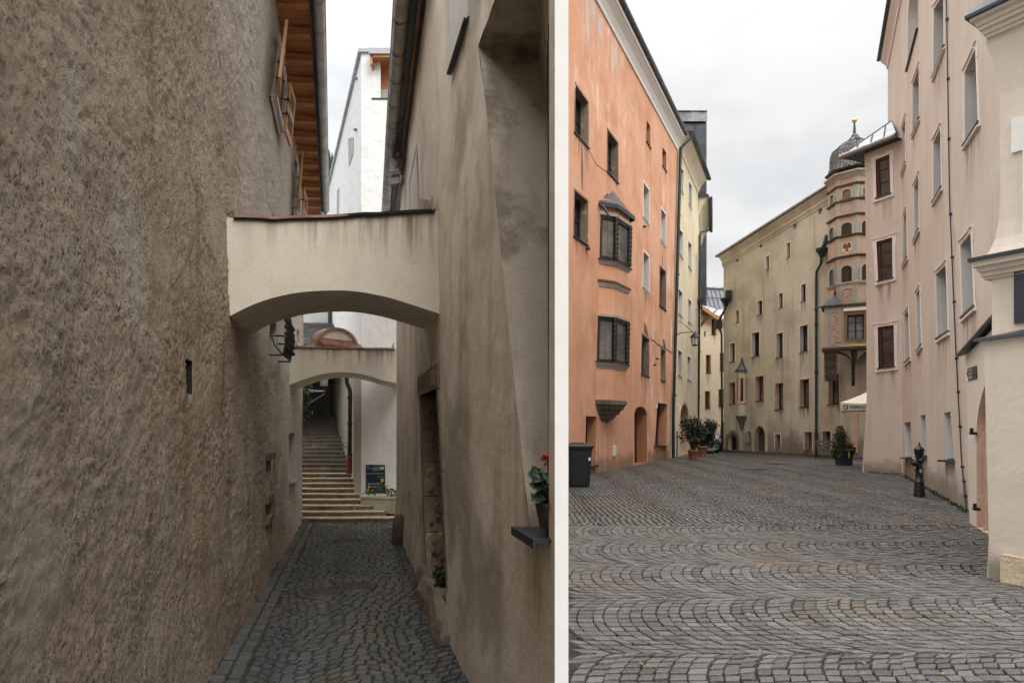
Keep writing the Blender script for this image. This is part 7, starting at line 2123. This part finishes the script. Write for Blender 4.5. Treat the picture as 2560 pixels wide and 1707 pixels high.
cbo = thing('chalk_board', 'black chalkboard sign leaning on the dark planter, an orange handle below it', 'sign', (cbx, cby, .36))
mb = MB(); rt_ = Matrix.Rotation(math.radians(28), 3, 'Y'); mb.box((pX(2124), Yp-.05, pz(1124)), (.40, .03, .26), Matrix.Rotation(math.radians(12), 3, 'Y')); mb.box((pX(2118), Yp-.05, pz(1136)), (.42, .03, .20)); mb.build('board', [M['bin']], cbo)
mb = MB(); put_text(mb, 'Gasthof', .115, (pX(2108.5), Yp-.09, pz(1126)), (1, 0, .04), (.15, 0, 1), 0, -.002); mb.build('chalk_writing', [M['greyprint']], cbo)
mb = MB(); mb.box((pX(2119.5), Yp-.085, pz(1136)), (.032, .02, .23)); mb.build('handle', [M['yellowprint']], cbo)

# ---- parasol
Yu = 23.2; c00 = P(2100, 1006.5, Yu); hw = 1.25
ey_ = Vector((c00.x, c00.y, 0)).normalized(); ex_ = Vector((ey_.y, -ey_.x, 0)); fcen = c00+ex_*hw+ey_*hw
uo = thing('parasol', 'cream parasol with green lettering on its valance, half behind the pink house', 'parasol', (fcen.x, fcen.y, 0))
cxu, cyu = fcen.x, fcen.y
ze_, za_ = ER+(HY-1006.5)/F*Yu, ER+(HY-1006.5)/F*Yu+.62; zv = ER+(HY-1026)/F*Yu
cn = [Vector((fcen.x, fcen.y, ze_))+ex_*(sx*hw)+ey_*(sy*hw) for sx, sy in ((-1, -1), (1, -1), (1, 1), (-1, 1))]; ap = Vector((cxu, cyu, za_))
mb = MB(); K = 8
for i in range(4):
    a, b = cn[i], cn[(i+1) % 4]; grid = []
    for r in range(K+1):
        row = []
        for c_ in range(K+1):
            p = a.lerp(b, c_/K).lerp(ap, r/K); sagp = -.05*math.sin(math.pi*c_/K)*(1-r/K)-.03*math.sin(math.pi*r/K); row.append(p+UZ*sagp)
        grid += row
    mb.add(grid, [(r*(K+1)+c_, r*(K+1)+c_+1, (r+1)*(K+1)+c_+1, (r+1)*(K+1)+c_) for r in range(K) for c_ in range(K)], 0, True)
mb.build('canopy', [M['cloth']], uo)
mb = MB()
for i in range(4):
    a, b = cn[i], cn[(i+1) % 4]; vs = []; nI = (ap-(a+b)/2); nI.z = 0; nI.normalize()
    for c_ in range(K*2+1):
        t = c_/(K*2); p = a.lerp(b, t)+UZ*(-.05*math.sin(math.pi*t)); w_ = .02*math.sin(t*19)
        vs += [p, Vector((p.x, p.y, zv+.03*math.sin(math.pi*t)-.02))+nI*(.04+w_)]
    mb.add(vs, [(2*q, 2*q+1, 2*q+3, 2*q+2) for q in range(K*2)], 0, True)
mb.build('valance', [M['cloth']], uo)
mb = MB(); lz_ = ER+(HY-1017.2)/F*Yu; rL = .082; lo = c00+ex_*.185-ey_*.0; lo.z = lz_
def vp_(x, z, d): return lo+ex_*x+UZ*z-ey_*d
mb.add([vp_(rL*math.cos(q*.349), rL*math.sin(q*.349), .012) for q in range(18)], [tuple(range(18))], 0)
mb.add([vp_(x*rL, z*rL, .018) for x, z in ((-.5, -.6), (-.1, -.7), (.1, -.3), (.45, -.1), (.4, .25), (.1, .1), (-.2, .5), (-.45, .2))], [tuple(range(8))], 1)
mb.add([vp_(x*rL, z*rL, .018) for x, z in ((.1, .35), (.45, .4), (.3, .7), (.0, .75))], [tuple(range(4))], 1)
mb.build('emblem', [M['greenprint'], M['whiteprint']], uo)
mb = MB(); put_text(mb, 'RÖMERQUELLE', .15, vp_(.135, -.052, .022), ex_, (0, 0, 1), 0, .004, 'LEFT', .66); mb.build('lettering', [M['greenprint']], uo)
mb = MB(); mb.tube([(cxu, cyu, 0), (cxu, cyu, za_)], .03, 10)
for c_ in cn: mb.tube([ap-UZ*.05, c_-UZ*.02], .012, 5)
mb.build('pole', [M['oak']], uo)
mb = MB(); mb.box((cxu, cyu, .05), (.6, .6, .1)); mb.build('base', [M['concrete']], uo)

# ---- lanterns
def lantern(mb_f, mb_g, c, w, h, up=True):
    """six-sided tapering lantern hanging below point c"""
    def hx6(r, z): return [Vector((c.x+r*math.cos(k*math.pi/3+.3), c.y+r*math.sin(k*math.pi/3+.3), c.z+z)) for k in range(6)]
    lv = [hx6(w*.38, -h), hx6(w*.5, -h*.36)]
    mb_g.add(lv[0]+lv[1], [(i, (i+1) % 6, 6+(i+1) % 6, 6+i) for i in range(6)]); mb_g.add(lv[0], [tuple(range(6))])
    for i in range(6): mb_f.tube([lv[0][i], lv[1][i]], w*.035, 5)
    for r, z in ((w*.40, -h), (w*.52, -h*.36)):
        p = hx6(r, z); mb_f.tube(p+[p[0]], w*.04, 5, caps=False)
    r_ = [hx6(w*.72, -h*.37), hx6(w*.66, -h*.33), hx6(w*.36, -h*.17), hx6(w*.22, -h*.12), hx6(w*.22, -h*.06), hx6(w*.05, -h*.02)]
    for a, b in zip(r_[:-1], r_[1:]): mb_f.add(a+b, [(i, (i+1) % 6, 6+(i+1) % 6, 6+i) for i in range(6)])
    mb_f.add(r_[0], [tuple(range(6))]); b_ = [hx6(w*.42, -h*.99), hx6(w*.25, -h*1.06), hx6(w*.06, -h*1.1)]
    for a, b in zip(b_[:-1], b_[1:]): mb_f.add(a+b, [(i, (i+1) % 6, 6+(i+1) % 6, 6+i) for i in range(6)])
w0 = PY.hit(1698, 832)
lo_ = thing('wall_lantern', 'black iron lantern hanging from a bracket on the yellow house', 'street lamp', tuple(PY.at(w0[0], w0[1])), 'wall lanterns')
tipd = .72; tip = PY.at(w0[0], w0[1], tipd)
mb = MB(); mb.tube([PY.at(w0[0], w0[1], 0), tip], .022, 6); mb.tube([PY.at(w0[0], w0[1]+.62, 0), PY.at(w0[0], w0[1]+.02, tipd-.05)], .018, 6); mb.tube([PY.at(w0[0], w0[1]-.12, 0), PY.at(w0[0], w0[1], 0)], .022, 6)
mb.tube([tip, tip+Vector((.1, -.02, .06)), tip+Vector((.16, -.03, .0)), tip+Vector((.08, 0, -.03))], .014, 5); mb.build('bracket', [M['black']], lo_)
f_, g_ = MB(), MB(); lantern(f_, g_, tip+Vector((.06, 0, -.02)), .42, .64); f_.build('frame', [M['black']], lo_); g_.build('lamp_glass', [M['lampglass']], lo_)
Ya = 16.1
lo2 = thing('wall_lantern', 'pale glass lantern on a grey bracket arm before the dark stairs', 'street lamp', (P(764, 973, Ya).x, Ya, P(764, 973, Ya).z), 'wall lanterns')
tip = P(811, 978, Ya-.1)
mb = MB(); mb.tube([P(748, 970, Ya+.25), P(765, 974, Ya+.1), tip], .016, 6); mb.tube([P(748, 978, Ya-.2), P(768, 980, Ya-.15), tip], .014, 6); mb.tube([P(750, 1020, Ya), P(764, 1013.5, Ya), P(809, 986, Ya), tip, P(810, 966, Ya-.1)], .014, 6); mb.build('bracket', [M['zinc_old']], lo2)
f_, g_ = MB(), MB(); c = P(810, 925, Ya-.1); lantern(f_, g_, c, .22, .40); f_.build('frame', [M['black']], lo2); g_.build('lamp_glass', [M['lampglass']], lo2)

# ---- signs
so_ = thing('street_sign', 'dark blue arrow shaped street sign with three lines of white lettering', 'sign', tuple(PP.at(*PP.hit(2432, 935))))
hp = uvs(PP, [(2420.4, 921.2), (2443, 913.4), (2444.6, 946), (2421.7, 951.5), (2418.7, 936.7)])
mb = MB(); mb.prism([PP.at(u, z, .012) for u, z in hp], -PP.n*.011, 0); 
mb.build('plate', [M['signblue']], so_)
mb = MB(); ed = [hp[3], hp[4], hp[0]]
for a, b in zip(ed[:-1], ed[1:]): mb.tube([PP.at(*a, .012), PP.at(*b, .012)], .008, 5)
mb.build('plate_edge', [M['whiteprint']], so_)
ddir = PP.at(hp[1][0], 0)-PP.at(hp[0][0], 0); W_ = ddir.length; ddir.normalize(); Hh = hp[0][1]-hp[3][1]
mb = MB()
for txt, t, x0 in (('AUGUSTINER', .72, .04), ('MUSEUM', .42, .14), ('RATTENBERG', .10, .05)):
    o_ = PP.at(hp[0][0], hp[3][1]+Hh*t, .014)+ddir*(W_*x0); put_text(mb, txt, Hh*.25, o_, ddir, UZ, 0, .0, 'LEFT', W_*.56/(Hh*.25*6.3) if len(txt) > 7 else W_*.40/(Hh*.25*3.9))
mb.build('lettering', [M['whiteprint']], so_)
YB = YW-.05
ib = thing('information_board', 'dark blue board with white lettering and yellow squares against the white wall by the stairs', 'sign', (P(939, 1234, YB).x, YB, P(939, 1234, YB).z))
def bp(x, y, d=0): return P(900+x/13.07, 1140+y/13.07, YB-d)
mb = MB(); c4 = [bp(190, 275), bp(810, 285), bp(825, 1225), bp(200, 1225)]; mb.prism(c4, Vector((0, .03, 0))); mb.build('panel', [M['signnavy']], ib)
mb = MB()
def btxt(t, x, y, hpx, right=False, bold=0.0008):
    put_text(mb, t, hpx/13.07/F*YB*1.38, bp(x, y, .004), (1, 0, 0), (0, 0, 1), 0, bold, 'RIGHT' if right else 'LEFT')
for t, y in (('STADTAMT', 375), ('STADTMARKETING', 422), ('STADTSAAL', 470), ('CAFE - RESTAURANT', 583), ('LIFT', 685)): btxt(t, 655, y, 34, True)
btxt('SCHLOSSBERG', 345, 912, 34); btxt('PFARRKIRCHE', 345, 1010, 34)
mb.build('lettering', [M['greyprint']], ib)
def bq(mb, x0, y0, x1, y1, d, m=0): mb.add([bp(x0, y1, d), bp(x1, y1, d), bp(x1, y0, d), bp(x0, y0, d)], [(0, 1, 2, 3)], m)
mb = MB(); sh = [(668, 345), (775, 345), (775, 430)]+[(721+54*math.cos(q*.393), 430+50*math.sin(q*.393)) for q in range(1, 8)]+[(668, 430)]; mb.add([bp(x, y, .004) for x, y in sh], [tuple(range(len(sh)))], 0)
sh2 = [(672, 440), (690, 425), (752, 425), (770, 440)]+[(721+50*math.cos(q*.393), 435+45*math.sin(q*.393)) for q in range(1, 8)]; mb.add([bp(x, y, .006) for x, y in sh2], [tuple(range(len(sh2)))], 1)
mb.add([bp(721+26*math.cos(q*.524), 385+26*math.sin(q*.524), .006) for q in range(12)], [tuple(range(12))], 2); mb.build('town_crest', [M['whiteprint'], M['leaf'], M['greyprint']], ib)
mb = MB(); bq(mb, 240, 315, 275, 360, .004, 0); bq(mb, 706, 535, 716, 600, .004); bq(mb, 733, 535, 745, 600, .004); bq(mb, 702, 660, 752, 668, .004); bq(mb, 702, 668, 710, 712, .004); bq(mb, 744, 668, 752, 712, .004); bq(mb, 702, 704, 752, 712, .004)
mb.add([bp(285, 860, .004), bp(320, 935, .004), bp(250, 935, .004)], [(0, 1, 2)], 0); bq(mb, 258, 985, 325, 1035, .004); bq(mb, 285, 960, 297, 985, .004); mb.build('pictogram', [M['greyprint']], ib)
for x0, y0, s in ((680, 735, 1), (246, 1058, -1)):
    mb = MB(); bq(mb, x0, y0, x0+98, y0+95, .004, 0); cx, cy = x0+49, y0+47
    bq(mb, cx-28, cy-6, cx+28, cy+6, .006, 1); mb.add([bp(cx+s*34, cy, .006), bp(cx-s*2, cy-26, .006), bp(cx-s*2, cy+26, .006)], [(0, 1, 2)], 1); mb.build('arrow_panel', [M['yellowprint'], M['redprint']], ib)

# ---- floodlight under the right eaves
Yf = 12.2
fo = thing('floodlight', 'small grey floodlight fixed under the gutter on the right of the alley', 'lamp', tuple(P(985, 430, Yf)))
mb = MB(); q = lambda x, y, d=0: P(940+x/11.2, 340+y/11.2, Yf+d)
fc = [q(370, 710), q(590, 670), q(670, 985), q(410, 1030)]
mb.prism(fc, Vector((.0, .22, .02))); mb.build('housing', [M['lampgrey']], fo)
mb = MB(); mb.hexa([q(400, 1090), q(650, 1060), q(650, 1060, .26), q(400, 1090, .26), q(385, 1060), q(730, 990), q(730, 990, .28), q(385, 1060, .28)]); mb.hexa([q(385, 1370), q(670, 1320), q(690, 1290, .26), q(400, 1350, .26), q(420, 1180), q(640, 1150), q(640, 1140, .26), q(420, 1170, .26)])
mb.prism([q(380, 1100), q(425, 1120), q(390, 1375), q(370, 1350)], Vector((0, .2, 0))); mb.prism([q(665, 1070), q(740, 1120), q(720, 1260), q(670, 1320)], Vector((0, .2, 0))); mb.build('barn_door', [M['lampgrey']], fo)
mb = MB(); mb.prism([q(395, 640, -.03), q(460, 612, -.03), q(590, 820, -.03), q(530, 850, -.03)], Vector((0, .02, 0))); c = q(555, 825, -.05); mb.ball(c, .03, 10); mb.tube([q(520, 660, .1), q(660, 590, .15), q(770, 530, .3)], .02, 6); mb.build('bracket', [M['lampgrey']], fo)
mb = MB(); mb.tube([q(620, 740, .1), q(680, 670, .15), q(760, 620, .25)], .008, 5); mb.build('cable', [M['yellowprint']], fo)

# ---- plants and stones in the alley
def pot_on_sill():
    u = uf(3.67); c = PR_.at(u, 0, -.04); z0 = zsill+.045
    o = thing('flower_box', 'dark flower box with red geraniums on the deep window sill', 'flower pot', (c.x, c.y, z0))
    un = PR_.u; mb = MB(); rg = random.Random(4)
    def ring_(hu, hd, z): return [c+un*a*hu+PR_.n*b*hd+UZ*(z-c.z) for a, b in ((-1, -1), (1, -1), (1, 1), (-1, 1))]
    lv = [ring_(.085, .035, z0), ring_(.115, .06, z0+.15), ring_(.12, .066, z0+.15), ring_(.12, .066, z0+.165)]
    for a, b in zip(lv[:-1], lv[1:]): mb.add(a+b, [(i, (i+1) % 4, 4+(i+1) % 4, 4+i) for i in range(4)])
    mb.add(lv[0], [(0, 1, 2, 3)]); mb.add(ring_(.11, .058, z0+.158), [(0, 1, 2, 3)]); mb.box(c+UZ*(z0-.02-c.z), (.05, .10, .04))
    mb.build('pot', [M['greypot']], o)
    mb = MB(); st_ = MB(); fl_ = MB()
    for i in range(34):
        p = c+un*rg.uniform(-.11, .12)+PR_.n*rg.uniform(-.05, .09)+UZ*(z0+.17+rg.uniform(0, .17)-c.z); r = rg.uniform(.03, .05)
        nrm = Vector((rg.gauss(-.3, .5), rg.gauss(-.4, .5), 1)).normalized(); a = nrm.orthogonal().normalized(); b = nrm.cross(a)
        pts = [p+(a*math.cos(q*.57)+b*math.sin(q*.57))*r*(1+.18*math.sin(q*3.0))+nrm*(.012*math.sin(q*2)) for q in range(11)]
        mb.add([p-nrm*.012]+pts, [(0, 1+q, 1+(q+1) % 11) for q in range(11)], i % 2, True)
        st_.tube([c+un*rg.uniform(-.05, .05)+UZ*(z0+.15-c.z), p-nrm*.012], .004, 4)
    for x in (-.06, .05):
        p = c+un*x+PR_.n*.0+UZ*(z0+.40+rg.uniform(-.03, .05)-c.z); st_.tube([c+UZ*(z0+.15-c.z), p], .004, 4); leaves(fl_, 40, blob(p.x, p.y, p.z, .035, .035, .03, rg, 0), .035, (0,), rg)
    mb.build('foliage', [M['leaf_dark'], M['leaf']], o); st_.build('stems', [M['stem']], o); fl_.build('flower', [M['redflower']], o, split=True, tol=.03)
pot_on_sill()
rg = random.Random(12)
c = P(754, 985, 15.55); ho = thing('hanging_plant', 'trailing plant hanging in a dark basket at the end of the left wall', 'plant', tuple(c))
mb = MB()
for k in range(5): z = c.z-.12-.07*k; r = .22-.03*k; mb.tube([Vector((c.x+.02+r*math.cos(q*.785), c.y+r*math.sin(q*.785), z)) for q in range(9)], .014, 5)
mb.build('basket', [M['black']], ho)
mb = MB()
for x, y, dx in ((757, 955, 8), (761, 970, 9), (759, 995, 8), (764, 1010, 5), (768, 985, 4)): leaves(mb, 46, blob(P(x, y, 15.55).x, 15.5, P(x, y, 15.55).z, dx*.0097, .12, .12, rg, 0), .11, (0, 1, 2), rg, 1.0, .8)
for pts in ([(766, 1013), (772, 1024), (776, 1036)], [(770, 953), (773, 962)], [(755, 1035), (758, 1045)]):
    mb.tube([P(x, y, 15.45) for x, y in pts], .006, 4, 3)
    for x, y in pts: leaves(mb, 5, blob(P(x, y, 15.45).x, 15.45, P(x, y, 15.45).z, .05, .05, .05, rg, 0), .09, (0, 2), rg, 1, .5)
mb.build('foliage', [M['leaf'], M['leaf_dark'], M['leaf_light'], M['stem']], ho)
c = P(978, 1233, 15.9); so2 = thing('trailing_shrub', 'green trailing shrub at the corner of the planter wall beside the blue board', 'plant', tuple(c))
mb = MB(); st_ = MB()
for pts in ([(990, 1275), (984, 1238), (968, 1222), (955, 1215)], [(990, 1260), (978, 1240), (960, 1228)], [(988, 1245), (986, 1228), (981, 1222)], [(930, 1227), (926, 1231), (921, 1234)], [(950, 1226), (944, 1218), (950, 1214)], [(962, 1225), (958, 1216), (956, 1214)]):
    pp_ = [P(x, y, 15.75) for x, y in pts]; st_.tube(pp_, .008, 4)
    for a, b in zip(pp_[:-1], pp_[1:]):
        for q in range(4): m_ = a.lerp(b, q/4); leaves(mb, 4, blob(m_.x, m_.y, m_.z, .06, .08, .06, rg, 0), .085, (0, 0, 1), rg)
mb.build('foliage', [M['leaf'], M['leaf_light']], so2); st_.build('stems', [M['stem']], so2)
u = uat(3.4, zd0); c = PR_.at(u, ZA+.42, -.02); dp_ = thing('doorstep_plant', 'small dark green plant on the stone threshold of the alley door', 'plant', (c.x, c.y, ZA+.30))
mb = MB(); leaves(mb, 90, blob(c.x, c.y, c.z+.02, .12, .14, .14, rg, 0), .09, (0, 0, 1), rg); mb.build('foliage', [M['leaf_dark'], M['leaf']], dp_)
mb = MB(); mb.lathe([(.05, 0), (.07, .12)], (c.x, c.y, ZA+.30), 10); mb.build('pot', [M['greypot']], dp_)
g = G(994, 1360, EL); mb = MB(); rg2 = random.Random(2)
lv = []
for z, r in ((0, .15), (.12, .155), (.34, .14), (.46, .11), (.52, .06)):
    lv.append([Vector((g[0]+.02+r*math.cos(k*.628)*rg2.uniform(.85, 1.12), g[1]+.1+r*1.3*math.sin(k*.628)*rg2.uniform(.85, 1.12), ZA+z*1.05+rg2.uniform(-.02, .02))) for k in range(10)])
for a, b in zip(lv[:-1], lv[1:]): mb.add(a+b, [(i, (i+1) % 10, 10+(i+1) % 10, 10+i) for i in range(10)], 0, False)
mb.add(lv[-1], [tuple(range(10))]); tag(mb.build('guard_stone', [M['darkstone']], loc=(g[0], g[1], ZA)), 'dark rough guard stone at the far right corner of the alley', 'stone')
# moss and weeds along the foot of the pink house
mb = MB(); rg = random.Random(8)
for i in range(420):
    t = rg.random(); px, py = 2258+t*160, 1188+t*92; gg = G(px, py)
    leaves(mb, 2, blob(gg[0]+rg.uniform(-.03, .02), gg[1], .02, .05, .05, .03, rg, 0), .05, (0, 1), rg)
for i in range(120):
    px = rg.uniform(2165, 2255); gg = G(px, 1181+(px-2160)*.06); leaves(mb, 2, blob(gg[0], gg[1]-.02, .02, .05, .03, .03, rg, 0), .04, (0, 1), rg)
tag(mb.build('moss', [M['leaf_dark'], M['leaf']], loc=(9, 16, 0)), 'moss and small weeds along the foot of the pink house', 'moss', kind='stuff')


# fallen leaves and petals on the paving
mb = MB(); rg = random.Random(77)
def litter(gx, gy, z, m_):
    a = rg.uniform(0, 6.28); s_ = rg.uniform(.025, .055); c = Vector((gx, gy, z+.008)); d = Vector((math.cos(a), math.sin(a), 0)); e = Vector((-d.y, d.x, 0))
    mb.add([c, c+d*s_*.5+e*s_*.3+UZ*.006, c+d*s_+UZ*rg.uniform(0, .015), c+d*s_*.5-e*s_*.3+UZ*.004], [(0, 1, 2), (0, 2, 3)], m_)
for i in range(46): g_ = G(rg.uniform(1450, 2400), rg.uniform(1180, 1690)); litter(g_[0], g_[1], 0, rg.choice((0, 1, 1)))
for i in range(26): g_ = G(1733+rg.gauss(0, 26), 1158+abs(rg.gauss(0, 8))); litter(g_[0], g_[1], 0, 2)
for i in range(20): g_ = G(2112+rg.gauss(0, 25), 1162+abs(rg.gauss(0, 6))); litter(g_[0], g_[1], 0, rg.choice((0, 3)))
for i in range(16): g_ = G(rg.uniform(1020, 1150), rg.uniform(1480, 1690), EL); litter(g_[0], g_[1], ZA, rg.choice((3, 1)))
tag(mb.build('fallen_leaves', [M['leaf_light'], M['pot'], M['pinkflower'], M['redflower']], loc=(4, 10, 0)), 'scattered fallen leaves and petals on the cobbles', 'leaves', kind='stuff')
